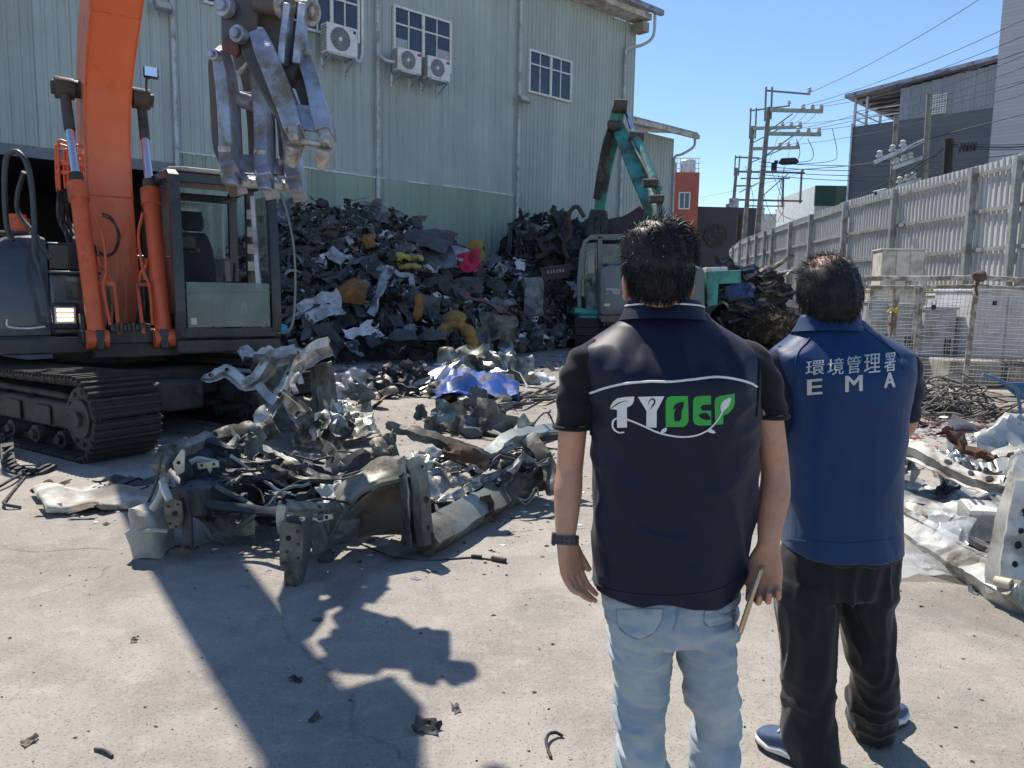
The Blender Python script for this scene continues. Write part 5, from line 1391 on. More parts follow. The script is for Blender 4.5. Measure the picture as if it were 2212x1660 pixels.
slab('sticker', CA1 + .030, CA1 + .032, CB0 + .10, CB0 + .16, CZ0 + .15, CZ0 + .22, m_sticker, bev=0)
slab('sticker', CA1 - .3, CA1 - .298, CB0 - .06, CB0 + .0, CZ0 - .02, CZ0 + .09, m_white_paint, bev=0)
mb = MB(); mb.box(U(.78, .78, CZ0 + .52), (.46, .48, .16), UR); seat = obj('seat', mb, m_seat, ex, bevel=.05)
mb = MB(); mb.box(U(.80, .78, CZ0 + .42), (.48, .46, .07), UR); obj('seat_base', mb, M('seat_foam_edge', (.42, .30, .16), .9), seat, bevel=.02)
R_ = UR @ Matrix.Rotation(.18, 3, 'X')
mb = MB()
rg = []
for z, w, d in ((0, .46, .13), (.2, .48, .15), (.42, .44, .14), (.58, .34, .11), (.62, .28, .08)):
    rg.append([U(.55 - z * .18, .78, CZ0 + .58 + z) + UL * (w / 2 * math.copysign(abs(math.cos(t)) ** .5, math.cos(t))) + UF * (d / 2 * math.copysign(abs(math.sin(t)) ** .6, math.sin(t))) for t in np.linspace(0, math.tau, 20, False)])
mb.loft(rg); obj('backrest', mb, m_seat, seat, 50)
mb = MB(); rg = []
for z, w, d in ((.0, .20, .07), (.04, .27, .10), (.14, .29, .11), (.2, .25, .10), (.235, .27, .06)):
    rg.append([U(.43 - z * .18, .78, CZ0 + 1.22 + z) + UL * (w / 2 * math.copysign(abs(math.cos(t)) ** .6, math.cos(t))) + UF * (d / 2 * math.sin(t)) for t in np.linspace(0, math.tau, 18, False)])
mb.loft(rg); obj('headrest', mb, m_seat, seat, 50)
mt = T4(U(.605, .76, CZ0 + .98), UR @ Matrix.Rotation(math.radians(80), 3, 'X'))
place_text('CHI', .075, seat, mt, M('grey_print', (.22, .22, .25), .8, bump=0), 'seat_lettering')
for b in (.48, 1.1):
    slab('console', .7, 1.05, b - .08, b + .08, CZ0 + .06, CZ0 + .62, m_black)
    rail([U(1.0, b, CZ0 + .62), U(1.05, b, CZ0 + .74), U(1.06, b, CZ0 + .84)], .018, m_black, ex, 'control_lever', 3)
for b in (.75, .9): rail([U(1.42, b, CZ0 + .06), U(1.40, b, CZ0 + .45), U(1.36, b, CZ0 + .7)], .014, m_black, ex, 'travel_lever', 3)
slab('monitor', 1.3, 1.36, CB0 + .08, CB0 + .28, CZ0 + .95, CZ0 + 1.12, m_black)
mb = MB(); mb.beam(U(1.45, CB1 - .1, CZ0 + .5), U(1.35, CB1 - .12, CZ1 - .15), .05, .04); obj('door_post', mb, m_galv, cabo, None)
for k in range(4): slab('paper_note', 1.1, 1.105, CB1 - .12, CB1 - .03, CZ0 + .75 + k * .2, CZ0 + .86 + k * .2, m_sticker, bev=0)
rail([P(606, 418, 8.6), P(620, 460, 8.55), P(634, 530, 8.5), P(638, 610, 8.5), P(634, 690, 8.5), P(622, 716, 8.5), P(602, 720, 8.55)], .013, m_arm, cabo, 'door_rail')
mb = MB(); arm_t, arm_b = U(3.85, BB, 6.5), U(5.0, BB + .14, 4.15)
mb.sweep([U(3.6, BB, 7.0), arm_t, U(4.35, BB, 5.5), arm_b], [(-.17, -.2), (.17, -.2), (.17, .2), (-.17, .2)], UL, [.7, 1.15, 1.0, .72])
obj('arm', mb, m_or, ex, 30, bevel=.012)
mb = MB(); mb.cyl(U(4.6, BB, 6.35), U(5.3, BB + .2, 4.95), .09, 16); mb.cyl(U(5.25, BB + .18, 5.0), U(5.6, BB + .28, 4.2), .05, 12); obj('arm_cylinder', mb, m_or2, ex)
gr_ = thing('steel_grapple', 'worn steel grapple claw hanging from the excavator arm', 'grapple', P(585, 200, 5.2))
def Z(x, y, d): return P(x * .3384, y * .3384, d * 1.118)
GK = 1.118
px1 = lambda n, d: n * .3384 * d * GK / FPX            # zoom pixels to metres at depth d
def tine(name, pts, w, th, mat, tipmat=None, up=None, scales=None, par=gr_):
    q = smooth_path([Z(*p) for p in pts], 4); mb = MB()
    sc = scales and [interp([(i / (len(scales) - 1), s) for i, s in enumerate(scales)], k / (len(q) - 1)) for k in range(len(q))]
    XX = V((1, 0, 0)); tg = [(q[min(i + 1, len(q) - 1)] - q[max(i - 1, 0)]).normalized() for i in range(len(q))]
    mb.sweep(q, [(-w / 2, -th / 2), (w / 2, -th / 2), (w / 2, th / 2), (-w / 2, th / 2)], [XX.cross(t) for t in tg], sc)
    return obj(name, mb, mat, par, 30, bevel=.007)
T1 = [(1408, 330, 4.72), (1440, 480, 4.74), (1462, 700, 4.72), (1472, 900, 4.70), (1478, 1030, 4.68), (1484, 1100, 4.66), (1500, 1165, 4.62)]
T2 = [(1640, 470, 4.86), (1672, 600, 4.88), (1688, 760, 4.86), (1692, 920, 4.84), (1696, 1060, 4.80), (1702, 1130, 4.78), (1712, 1195, 4.74)]
T3 = [(1790, 640, 5.0), (1832, 760, 5.0), (1856, 880, 4.98), (1872, 1000, 4.95), (1880, 1090, 4.92), (1886, 1150, 4.90), (1894, 1212, 4.86)]
for T_ in (T1, T2, T3):
    tn = tine('jaw_tine', T_, px1(80, 4.7), .22, m_claw, scales=[.75, 1, 1, 1, 1.05, 1.12, 1.2])
    for f in (.62, .80):
        q = smooth_path([Z(*p) for p in T_], 4); k = int(f * (len(q) - 1)); mb = MB(); mb.box(q[k] + V((0, -.112, 0)), (px1(78, 4.7), .03, .045)); mb.box(q[k] + V((0, -.105, -.05)), (px1(74, 4.7), .02, .03)); obj('wear_band', mb, m_clawtip, tn, None, bevel=.008, kind='stuff')
    q = [Z(*p) for p in T_]; w_ = px1(104, 4.7) / 2; a, b = q[-2], q[-1]
    mb = MB(); mb.add([a + V((-w_ * .8, -.11, 0)), a + V((w_ * .8, -.11, 0)), a + V((w_ * .8, .08, 0)), a + V((-w_ * .8, .08, 0)), b + V((-w_, -.10, -.02)), b + V((w_, -.13, -.025)), b + V((w_, -.04, -.035)), b + V((-w_, -.02, -.03))], [(3, 2, 1, 0), (4, 5, 6, 7), (0, 1, 5, 4), (1, 2, 6, 5), (2, 3, 7, 6), (3, 0, 4, 7)]); obj('tine_tip', mb, m_claw, tn, None, bevel=.012)
mb = MB(); mb.cyl(Z(1470, 620, 4.76), Z(1860, 735, 5.02), px1(48, 4.8), 16); obj('cross_tube', mb, m_claw, gr_)
mb = MB(); mb.cyl(Z(1500, 590, 4.86), Z(1600, 600, 4.95), px1(14, 4.8), 12); obj('pivot_rod', mb, m_chrome, gr_)
mb = MB(); mb.prism([Z(1505, 985, 4.72), Z(1655, 990, 4.82), Z(1655, 1090, 4.76), Z(1512, 1090, 4.66)], (0, .06, .0)); mb.prism([Z(1718, 1010, 4.86), Z(1850, 1015, 4.96), Z(1850, 1120, 4.88), Z(1722, 1110, 4.78)], (0, .06, .0)); mb.prism([Z(1512, 1095, 4.66), Z(1662, 1130, 4.72), Z(1662, 1160, 4.66), Z(1520, 1140, 4.6)], (0, .05, 0)); mb.prism([Z(1722, 1120, 4.78), Z(1855, 1150, 4.86), Z(1855, 1178, 4.80), Z(1728, 1160, 4.72)], (0, .05, 0))
obj('cross_plate', mb, m_claw, gr_, None, kind='stuff')
for (x0, y0, x1, y1, d) in ((1545, 1145, 1655, 1205, 4.5), (1742, 1170, 1850, 1225, 4.6)):
    mb = MB(); a, b = Z(x0, y0, d + .16), Z(x1, y1, d + .16); w_ = abs(b.x - a.x); mb.box((a + b) / 2, (w_, .12, abs(a.z - b.z) * .8)); mb.box((a + b) / 2 + V((0, -.05, .0)), (w_ * .5, .09, abs(a.z - b.z) * .95)); obj('lip_tooth', mb, m_clawtip, gr_, bevel=.014)
tine('side_plate', [(1395, 320, 4.72), (1388, 420, 4.76), (1400, 640, 4.80), (1412, 900, 4.80), (1430, 1060, 4.74), (1470, 1160, 4.6)], .05, .22, m_clawdark)
tine('rear_strut', [(1570, 430, 5.0), (1600, 560, 5.02), (1625, 760, 5.0), (1640, 1000, 4.94)], .09, .08, m_clawdark)
tine('rear_strut', [(1700, 420, 5.02), (1790, 640, 5.08), (1815, 800, 5.08), (1830, 1010, 5.0)], .09, .08, m_clawdark)
J1 = [(1660, 260, 4.50), (1720, 400, 4.42), (1790, 560, 4.36), (1850, 720, 4.32), (1890, 860, 4.28)]
J2 = [(1930, 330, 4.56), (1975, 480, 4.46), (2020, 620, 4.38), (2060, 760, 4.33), (2082, 870, 4.3)]
tine('jaw_arm', J1, px1(112, 4.4), .20, m_claw, scales=[.85, 1.1, 1.1, 1.05, .95]); tine('jaw_arm', J2, px1(90, 4.4), .19, m_claw, scales=[.7, 1, 1, 1.1, 1])
tine('jaw_web', [(1600, 330, 4.60), (1660, 470, 4.56), (1740, 620, 4.50), (1810, 740, 4.44), (1850, 880, 4.4)], px1(90, 4.5), .10, m_clawdark, scales=[1, 1.1, 1, .9, .7])
mb = MB(); mb.prism([Z(1858, 660, 4.30), Z(2040, 680, 4.32), Z(2090, 780, 4.3), Z(2095, 850, 4.27), Z(1905, 820, 4.25), Z(1880, 780, 4.27)], (0, .07, .0)); obj('jaw_plate', mb, m_claw, gr_, None, bevel=.008)
mb = MB(); mb.prism([Z(1838, 430, 4.46), Z(1905, 440, 4.48), Z(1995, 680, 4.4), Z(1925, 690, 4.38)], (0, .04, 0)); obj('inner_plate', mb, m_clawdark, gr_, None, bevel=.006)
for (x, y0, y1, w) in ((1893, 830, 930, 60), (2085, 850, 945, 62)):
    mb = MB(); a, b = Z(x, y0, 4.26), Z(x + 2, y1, 4.24); mb.beam(a, b, px1(w, 4.25), .16, V((0, -1, 0))); mb.jitter(.005, 7, x); tt = obj('jaw_knuckle', mb, m_clawtip, gr_, bevel=.014)
    mb = MB(); q = [Z(x - 12, y1, 4.24), Z(x - 18, y1 + 50, 4.26), Z(x - 28, y1 + 130, 4.30)]; mb.sweep(q, [(-.045, -.05), (.045, -.05), (.045, .05), (-.045, .05)], V((0, -1, 0)), [1, .85, .62]); mb.jitter(.004, 9, x); obj('tine_tip', mb, m_clawtip, tt, 30, bevel=.008)
mb = MB(); mb.beam(Z(1915, 905, 4.25), Z(2062, 925, 4.25), px1(34, 4.25), .07, V((0, -1, 0))); mb.beam(Z(1930, 820, 4.3), Z(2070, 840, 4.3), px1(20, 4.25), .07, V((0, -1, 0))); obj('jaw_crossbar', mb, m_clawtip, gr_, bevel=.01, kind='stuff')
def plate(name, pts, d, th, mat):
    mb = MB(); mb.prism([Z(x, y, d) for x, y in pts], (0, th, 0)); return obj(name, mb, mat, gr_, None, bevel=.008)
plate('head_plate', [(1405, -200), (1560, -220), (1640, -60), (1645, 240), (1600, 380), (1520, 470), (1500, 440), (1475, 330), (1410, 260)], 4.60, .05, m_clawdark)
plate('head_plate', [(1470, -200), (1690, -220), (1800, -40), (1790, 250), (1660, 460), (1560, 440), (1500, 330)], 4.85, .05, m_clawdark)
plate('head_web', [(1640, -150), (1830, -150), (1830, 80), (1790, 420), (1730, 420), (1660, 260), (1645, 60)], 4.66, .16, m_clawdark)
for (x0, x1, w) in ((1840, 1806, 40), (1935, 1905, 44)):
    tine('link_arm', [(x0 + 8, 40, 4.42), (x0 - 5, 150, 4.42), (x1 + 12, 280, 4.40), (x1, 420, 4.40)], px1(w, 4.4), .11, m_claw, scales=[1.1, 1, 1, 1.1])
plate('link_plate', [(1850, 130), (1920, 130), (1905, 400), (1815, 410)], 4.50, .04, m_clawdark)
mb = MB(); mb.cyl(Z(1640, 20, 4.6), Z(2010, 80, 4.5), px1(56, 4.5), 20); obj('main_pin', mb, m_clawdark, gr_)
for (x, y, r) in ((1820, 40, 74), (1975, 75, 78)):
    mb = MB(); a = Z(x - 22, y, 4.48); b = Z(x + 22, y + 6, 4.46); mb.cyl(a, b, px1(r, 4.5), 24); mb.cyl(Z(x + 22, y + 6, 4.46), Z(x + 46, y + 10, 4.45), px1(r * .6, 4.5), 18); obj('pin_collar', mb, m_clawtip, gr_, bevel=.006)
for (x, y, r, d) in ((1455, 55, 62, 4.58), (1548, 232, 52, 4.58), (1398, 365, 34, 4.66), (1965, 330, 36, 4.45)):
    mb = MB(); a = Z(x, y, d); mb.cyl(a, a + V((-.02, -.06, 0)), px1(r, d), 24); mb.cyl(a + V((-.02, -.06, 0)), a + V((-.03, -.085, 0)), px1(r * .6, d), 18); obj('pivot_pin', mb, m_claw, gr_, bevel=.006)
mb = MB(); mb.prism([Z(x, y, 4.57) for x, y in ((1410, 270), (1440, 230), (1500, 180), (1515, 240), (1530, 330), (1510, 360), (1440, 330), (1412, 320))], (0, .05, 0)); mb.jitter(.01, 6, 3); obj('painted_lug', mb, M('worn_red_paint', (.33, .04, .045), .55, .1, .4, 6, .3, 30, dirt=(.10, .07, .07), da=.5), gr_, None, bevel=.01)
plate('rim_rib', [(1620, 210), (1640, 215), (1625, 330), (1590, 400), (1515, 480), (1505, 460), (1575, 385), (1608, 320)], 4.57, .04, m_clawtip)
mb = MB(); mb.box(Z(1660, 185, 4.6), (.035, .01, .02)); obj('label_plate', mb, m_sticker, gr_, None)
mb = MB(); mb.cyl(Z(1800, 470, 4.5), Z(1920, 500, 4.46), px1(70, 4.5), 18); obj('jaw_pivot', mb, m_clawdark, gr_)
m_teal = M('teal_paint', (.075, .36, .31), .45, 0, .15, 2, .15, 20, .006, dirt=(.10, .11, .09), da=.34, ds=1.5)
m_ggrey = M('grey_green_paint', (.16, .185, .19), .45, 0, .12, 1.6, .1, 15, .006, dirt=(.20, .19, .16), da=.32, ds=1.2)
m_rustarm = M('rust_worn_paint', (.22, .15, .11), .7, .1, .3, 3, dirt=(.05, .06, .055), da=.45, ds=2)
gx = thing('teal_excavator', 'grey and teal excavator seen from behind at the scrap heap', 'excavator', V((5.0, 22.5, 0)))
D0 = 20.6
def Q(x, y, d=D0): return P(x, y, d)
def hull(name, px, d0, d1, mat, bev=.06, par=gx):
    """front outline in photo units pushed back from d0 to d1 metres"""
    a = [Q(x, y, d0) for x, y in px]; mb = MB(); mb.prism(a, (0, d1 - d0, 0)); return obj(name, mb, mat, par, None, bevel=bev)
hull('counterweight', [(1296, 590), (1302, 578), (1318, 573), (1500, 573), (1518, 578), (1524, 592), (1524, 682), (1296, 682)], D0, D0 + 1.6, m_ggrey, .10)
hull('lower_band', [(1292, 682), (1527, 682), (1520, 697), (1300, 697)], D0 - .02, D0 + 1.9, M('ochre_dust_paint', (.24, .18, .10), .8, dirt=(.12, .11, .1), da=.4), .03)
hull('engine_cover', [(1310, 573), (1505, 573), (1505, 566), (1312, 566)], D0 + .3, D0 + 2.6, m_ggrey, .04)
cw = [o for o in COL.objects if o.name.startswith('counterweight')][-1]
hull('side_panel', [(1306, 600), (1372, 600), (1372, 672), (1306, 672)], D0 - .02, D0 + .02, m_ggrey, .015, cw)
mb = MB(); mb.box(Q(1324, 630, D0 - .04), (.36, .02, .15)); badge = obj('model_badge', mb, m_galv, cw, None)
mt = T4(Q(1324, 630, D0 - .055), Matrix.Rotation(math.pi / 2, 3, 'X'))
place_text('HK716', .105, cw, mt, m_black, 'badge_lettering')
mb = MB(); mb.box(Q(1311, 659, D0 - .03), (.16, .02, .07)); obj('plate', mb, m_sticker, cw, None)
cabf = MB()
co = [(1252, 690), (1250, 610), (1256, 545), (1264, 522), (1278, 512), (1345, 510), (1352, 520), (1352, 575)]
pts = [Q(x, y, D0 + .9) for x, y in co]
cabf.sweep(pts, [(-.05, -.06), (.05, -.06), (.05, .06), (-.05, .06)], V((0, 1, 0)))
pts = [Q(x, y, D0 + 2.5) for x, y in co]; cabf.sweep(pts, [(-.05, -.06), (.05, -.06), (.05, .06), (-.05, .06)], V((0, 1, 0)))
for x, y in co[1:7]: cabf.beam(Q(x, y, D0 + .9), Q(x, y, D0 + 2.5), .1, .1)
cabf.beam(Q(1295, 690, D0 + .9), Q(1296, 512, D0 + .9), .12, .12); cabf.beam(Q(1252, 600, D0 + .9), Q(1296, 600, D0 + .9), .05, .05)
gcab = obj('cab_frame', cabf, m_ggrey, gx, 40)
mb = MB(); mb.prism([Q(x, y, D0 + .85) for x, y in ((1262, 520), (1278, 508), (1348, 506), (1354, 514), (1352, 519), (1280, 519))], (0, 1.7, 0)); obj('cab_roof', mb, m_ggrey, gcab, None, bevel=.03)
mb = MB(); mb.prism([Q(x, y, D0 + .92) for x, y in ((1300, 580), (1300, 528), (1350, 526), (1350, 580))], (0, .02, 0)); obj('rear_pane', mb, m_glass_d, gcab, None)
mb = MB(); mb.prism([Q(x, y, D0 + .92) for x, y in ((1256, 640), (1256, 550), (1268, 526), (1290, 524), (1290, 640))], (0, .02, 0)); obj('side_pane', mb, m_glass_d, gcab, None)
mb = MB(); mb.prism([Q(x, y, D0 + .86) for x, y in ((1266, 670), (1262, 600), (1266, 545), (1286, 540), (1290, 672), (1280, 680))], (0, .05, 0)); dd = obj('cab_door', mb, M('worn_cream_paint', (.34, .33, .29), .6, dirt=(.12, .12, .11), da=.4, ds=3), gcab, None, bevel=.02)
mb = MB(); mb.prism([Q(x, y, D0 + .84) for x, y in ((1270, 590), (1270, 552), (1284, 548), (1284, 592))], (0, .02, 0)); obj('door_pane', mb, m_glass_dark, dd, None)
mb = MB(); mb.beam(Q(1266, 606, D0 + .8), Q(1276, 608, D0 + .8), .05, .05); mb.beam(Q(1276, 600, D0 + .8), Q(1277, 618, D0 + .8), .04, .04); obj('door_handle', mb, m_black, dd, None)
mb = MB(); mb.box(Q(1250, 520, D0 + 2.4), (.05, .1, .3)); mb.beam(Q(1250, 530, D0 + 2.4), Q(1258, 560, D0 + 2.4), .03, .03); obj('mirror', mb, m_black, gcab, None)
mb = MB(); mb.cyl(Q(1240, 672, D0 + .8), Q(1296, 678, D0 + .8), .1, 10); mb.box(Q(1275, 686, D0 + 1.0), (.7, 1.2, .12)); obj('side_rail', mb, m_teal, gx)
mb = MB()
for k in range(9): mb.box(Q(1305 + k * 7, 700, D0 + .1), (.05, .2, .1))
obj('dust_skirt', mb, m_grease, gx, None, kind='stuff')
hull('deck', [(1270, 690), (1530, 690), (1530, 706), (1270, 706)], D0 + .6, D0 + 3.2, m_grease, .03)
hull('side_body', [(1526, 586), (1600, 584), (1602, 612), (1553, 614), (1550, 660), (1528, 664)], D0 + 1.0, D0 + 3.0, m_teal, .03)
hull('tank_top', [(1526, 578), (1572, 577), (1572, 586), (1526, 586)], D0 + 1.1, D0 + 2.8, m_white_paint, .02)
E2 = V((-.06, -1, 0)).normalized(); G2 = V((-E2.y, E2.x, 0))
c2 = V((P(1390, 700, 22.6).x, 22.6, 0))
xl, xr = P(1278, 700, 20.6).x, P(1500, 700, 20.6).x
for xx in (xl, xr): track(V((xx, 22.7, 0)), 1.75, .40, .62, E2, G2, gx, 46)
mb = MB(); mb.box(V(((xl + xr) / 2, 22.9, .55)), (2.2, 2.0, .5)); mb.cyl(V(((xl + xr) / 2, 22.9, .6)), V(((xl + xr) / 2, 22.9, .95)), .7, 24); obj('car_body', mb, m_grease, gx)
def strut(name, pts, w0, mat, scales, par=gx, depthk=1.2):
    q = smooth_path([Q(*p) for p in pts], 4); sc = [interp([(i / (len(scales) - 1), s) for i, s in enumerate(scales)], k / (len(q) - 1)) for k in range(len(q))]
    mb = MB(); mb.sweep(q, [(-w0, -w0 * depthk), (w0, -w0 * depthk), (w0, w0 * depthk), (-w0, w0 * depthk)], V((1, -.3, .3)), sc); return obj(name, mb, mat, par, 40, bevel=.02)
gb = strut('boom', [(1405, 520, 22.0), (1416, 470, 22.4), (1404, 425, 23.0), (1378, 370, 23.8), (1350, 310, 24.6), (1334, 268, 25.2)], .20, m_teal, [1.0, 1.15, 1.25, 1.15, .95, .7])
strut('arm', [(1340, 226, 25.2), (1334, 250, 25.2), (1326, 290, 25.4), (1312, 350, 25.7), (1300, 415, 26.0), (1294, 470, 26.2)], .155, m_teal, [.8, 1.15, 1.2, 1.1, 1.0, .9])
strut('arm_cover', [(1322, 268, 25.0), (1312, 310, 25.2), (1300, 370, 25.5), (1289, 430, 25.8)], .12, m_rustarm, [.6, 1, 1, .8])
mb = MB(); mb.cyl(Q(1352, 240, 25), Q(1374, 300, 24.3), .075, 10); obj('chrome_rod', mb, m_chrome, gx)
mb = MB(); mb.tube([Q(1368, 285, 24.2), Q(1395, 350, 23.4), Q(1420, 410, 22.6)], [.14, .15, .14], 12); obj('arm_cylinder', mb, m_teal, gb)
for k in range(5):
    o_ = k * 4; mb = MB(); mb.tube(smooth_path([Q(1362 + o_, 300, 24.0), Q(1384 + o_, 345 + k * 3, 23.3), Q(1404 + o_, 385 + k * 6, 22.8), Q(1418 + o_ * .6, 430, 22.2), Q(1424 + o_ * .5, 470, 21.9)], 4), .035, 6); obj('boom_hose', mb, m_rubber if k % 2 else M('grey_hose', (.25, .24, .21), .7), gb, 70)
for (x, y, d, r) in ((1339, 230, 25, .20), (1326, 274, 24.9, .17), (1372, 296, 24.1, .15), (1404, 398, 22.6, .13), (1416, 432, 22.1, .12)):
    mb = MB(); c = Q(x, y, d); mb.cyl(c - V((.2, .1, 0)), c + V((.2, -.1, 0)), r, 14); mb.jitter(.05, 4, x); obj('pin_boss', mb, m_grease, gx)
strut('bucket_link', [(1294, 455, 26.0), (1290, 492, 26.0), (1284, 520, 25.9)], .26, m_grease, [.8, 1.1, .9])
for k, x in enumerate((1276, 1290, 1304)): strut('grab_tine', [(x + 4, 470, 25.8), (x, 505, 25.6), (x - 3, 548, 25.6)], .07, m_rustarm if k == 1 else m_grease, [1, 1.2, .5])
def wreckmat(name, c, rough=.36, metal=.6, dirt=(.10, .09, .075), da=.36, ds=3.0, **k):
    return M(name, c, rough, metal, .18, 3.5, .25, 26, .006, dirt=dirt, da=da, ds=ds, **k)
m_body = wreckmat('sage_car_paint', (.31, .325, .285))
m_body_hi = wreckmat('sage_car_paint_clean', (.40, .415, .38), .34, .5, da=.26)
m_foil = wreckmat('crumpled_silver', (.47, .48, .46), .38, .65, da=.32)
m_under = wreckmat('dark_underseal', (.030, .033, .042), .55, .1, dirt=(.10, .09, .08), da=.3)
m_inner = wreckmat('primer_grey', (.105, .115, .125), .5, .3, da=.3)
m_khaki = wreckmat('khaki_inner', (.22, .215, .17), .5, .35, da=.38)
m_rustp = wreckmat('rust_flake', (.17, .075, .045), .85, .1, dirt=(.08, .045, .03), da=.45, ds=6)
m_liner = M('wheel_liner_black', (.028, .030, .032), .6, 0, .2, 4, .3, 30, .006, dirt=(.14, .12, .09), da=.40, ds=2)
m_poly = M('milky_plastic', (.50, .49, .44), .45, 0, .06, 4, bump=.15, bs=20, dirt=(.36, .32, .25), da=.3, ds=5, trans=.25)
m_wreckw = wreckmat('white_car_paint', (.46, .46, .43), .35, .3, dirt=(.16, .14, .11), da=.34)
m_wreckw2 = wreckmat('white_car_inner', (.36, .39, .41), .34, .5, dirt=(.13, .115, .095), da=.34)
m_film = M('clear_film', (.62, .65, .65), .22, 0, .05, bump=.3, bs=12, alpha=.42, spec=.7)

HAT = [(-1, 0), (-.62, 0), (-.52, .8), (.52, .8), (.62, 0), (1, 0), (1, -.08), (.56, -.08), (.46, .70), (-.46, .70), (-.56, -.08), (-1, -.08)]
BOXS = [(-1, -.7), (-.3, -.8), (.3, -.8), (1, -.7), (1, .7), (.25, .85), (-.25, .85), (-1, .7)]
CHAN = [(-1, .9), (-1, -.6), (1, -.6), (1, .9), (.86, .9), (.86, -.46), (-.86, -.46), (-.86, .9)]
DK = .95
def PW(x, y, d): return P(x, y, d * DK)
def wb(name, par, pts, w, mat, outline=BOXS, up=None, sc=None, dent=.02, seed=0, n=5, holes=0, hr=.4, twist=None, hm=None, ds=5.0):
    """a bent rail of sheet metal along pts [(px, py, d)]; holes are dark discs painting their shade, inside a lip"""
    q = [PW(*p) if isinstance(p, tuple) else V(p) for p in pts]; mb = MB(); w *= .80
    if dent < .018: q = smooth_path(q, n)
    else: q = [a.lerp(b, k / 4) + noise.noise_vector(a.lerp(b, k / 4) * 7) * .014 for a, b in zip(q, q[1:]) for k in range(4)] + [q[-1]]
    s_ = None if sc is None else [interp([(i / (len(sc) - 1), s) for i, s in enumerate(sc)], k / (len(q) - 1)) for k in range(len(q))]
    tw = None if twist is None else [interp([(i / (len(twist) - 1), s) for i, s in enumerate(twist)], k / (len(q) - 1)) for k in range(len(q))]
    mb.sweep(q, [(a * w, b * w) for a, b in outline], up if up is not None else V((0, -.75, .65)), s_, tw)
    for i in range(len(mb.v)):
        p = V(mb.v[i]); k = abs(noise.noise(p * ds + V((seed, 0, 0)))) - .25
        mb.v[i] = tuple(p + noise.noise_vector(p * ds * .8 + V((seed * 3.1, seed, 0))) * dent * .6 + noise.noise_vector(p * ds * 2.6) * dent * .5 + (noise.cell_vector(p * 11) - V((.5, .5, .5))) * dent * .55)
    o = obj(name, mb, mat, par, 24)
    if holes:
        u = V(up if up is not None else (0, -.75, .65)).normalized()
        for k in range(holes):
            f = (k + .6) / (holes + .2); i = min(len(q) - 2, int(f * (len(q) - 1))); t = (q[i + 1] - q[i]).normalized(); uu = (u - t * u.dot(t)).normalized()
            c = q[i] + uu * w * .80; r = w * hr * (1 if k % 2 else .75); h = MB(); x = t; y = uu.cross(t)
            pr = lambda rr, z: [c + x * (rr * 1.25 * math.cos(a)) + y * (rr * math.sin(a)) + uu * z for a in np.linspace(0, math.tau, 16, False)]
            h.loft([pr(r, .004), pr(r * 1.22, .008), pr(r * 1.22, -.01)], False); obj('hole_lip', h, mat, o, 60)
            h = MB(); h.loft([pr(r, .0045), pr(r * .98, .0025)], True); obj('hole', h, m_dark, o, None)  # dark disc on the rail stands in for the shade in an opening
    return o
def sheet(name, par, quad, mat, nx=14, ny=10, amp=.10, sc=3.0, seed=0, solid=.004, bulge=0.0, rag=0.0, fold=0.0):
    """crumpled panel spanning four corners [(px, py, d)]"""
    a, b, c, d = [PW(*p) if isinstance(p, tuple) else V(p) for p in quad]
    nrm = (b - a).cross(d - a).normalized()
    if nrm.y > 0: nrm = -nrm
    mb = MB()
    def f(u, v):
        if rag:
            v2 = v + (rag * noise.noise(V((u * 5, seed, 0))) if v in (0, 1) else 0); u2 = u + (rag * noise.noise(V((v * 5, 0, seed))) if u in (0, 1) else 0)
        else: u2, v2 = u, v
        p = a.lerp(b, u2).lerp(d.lerp(c, u2), v2)
        k = crease(p, seed, amp * 1.25, sc * 1.25) + bulge * math.sin(math.pi * u) * math.sin(math.pi * v) + fold * abs(math.sin(u * 9 + math.sin(v * 3 + seed)))
        return p + nrm * k + noise.noise_vector(p * sc * 1.3 + V((seed, 2, 1))) * amp * .45
    mb.grid(f, nx, ny)
    return obj(name, mb, mat, par, 22, solid=solid)
def plate_px(name, par, pts, d, mat, th=.012, dv=None, holes=(), bev=.006, bolts=()):
    q = [PW(x, y, d + (dv(x, y) if dv else 0)) for x, y in pts]
    n = (q[1] - q[0]).cross(q[2] - q[0]).normalized()
    if n.y > 0: n = -n
    mb = MB(); mb.prism(q, -n * th); o = obj(name, mb, mat, par, None, bevel=bev)
    for (x, y, r) in holes:
        c = PW(x, y, d + (dv(x, y) if dv else 0)); rr = r * d / FPX; h = MB(); h.cyl(c - n * .002, c + n * .0035, rr, 18); obj('hole', h, m_dark, o, None)  # dark disc on the plate paints the shade of an opening
    for (x, y) in bolts:
        c = PW(x, y, d + (dv(x, y) if dv else 0)); h = MB(); h.cyl(c, c + n * .004, .0085, 12); h.cyl(c + n * .004, c + n * .010, .006, 6); obj('bolt', h, m_rustp, o, None)
    return o
wk = thing('car_wreck', 'torn sage green car body shell in the middle of the yard', 'car wreck', G(800, 1130))
plate_px('crash_plate', wk, [(608, 1128), (648, 1134), (655, 1150), (652, 1248), (612, 1236), (603, 1220), (603, 1140)], 4.10, m_khaki, .014, holes=[(623, 1163, 6)], bolts=[(643, 1148), (644, 1176), (644, 1206), (613, 1216), (620, 1192)])
plate_px('crash_post', wk, [(613, 1236), (648, 1244), (645, 1262), (642, 1273), (613, 1266)], 4.09, m_khaki, .012, bolts=[(620, 1262), (636, 1266)])
plate_px('rail_web', wk, [(654, 1130), (676, 1112), (672, 1190), (655, 1268), (646, 1270), (652, 1240)], 4.11, m_inner, .01, lambda x, y: (x - 648) * .008)
wb('crash_rail', wk, [(632, 1150, 4.28), (655, 1120, 4.5), (690, 1105, 4.8), (730, 1098, 5.1)], .085, m_under, dent=.015, seed=3)
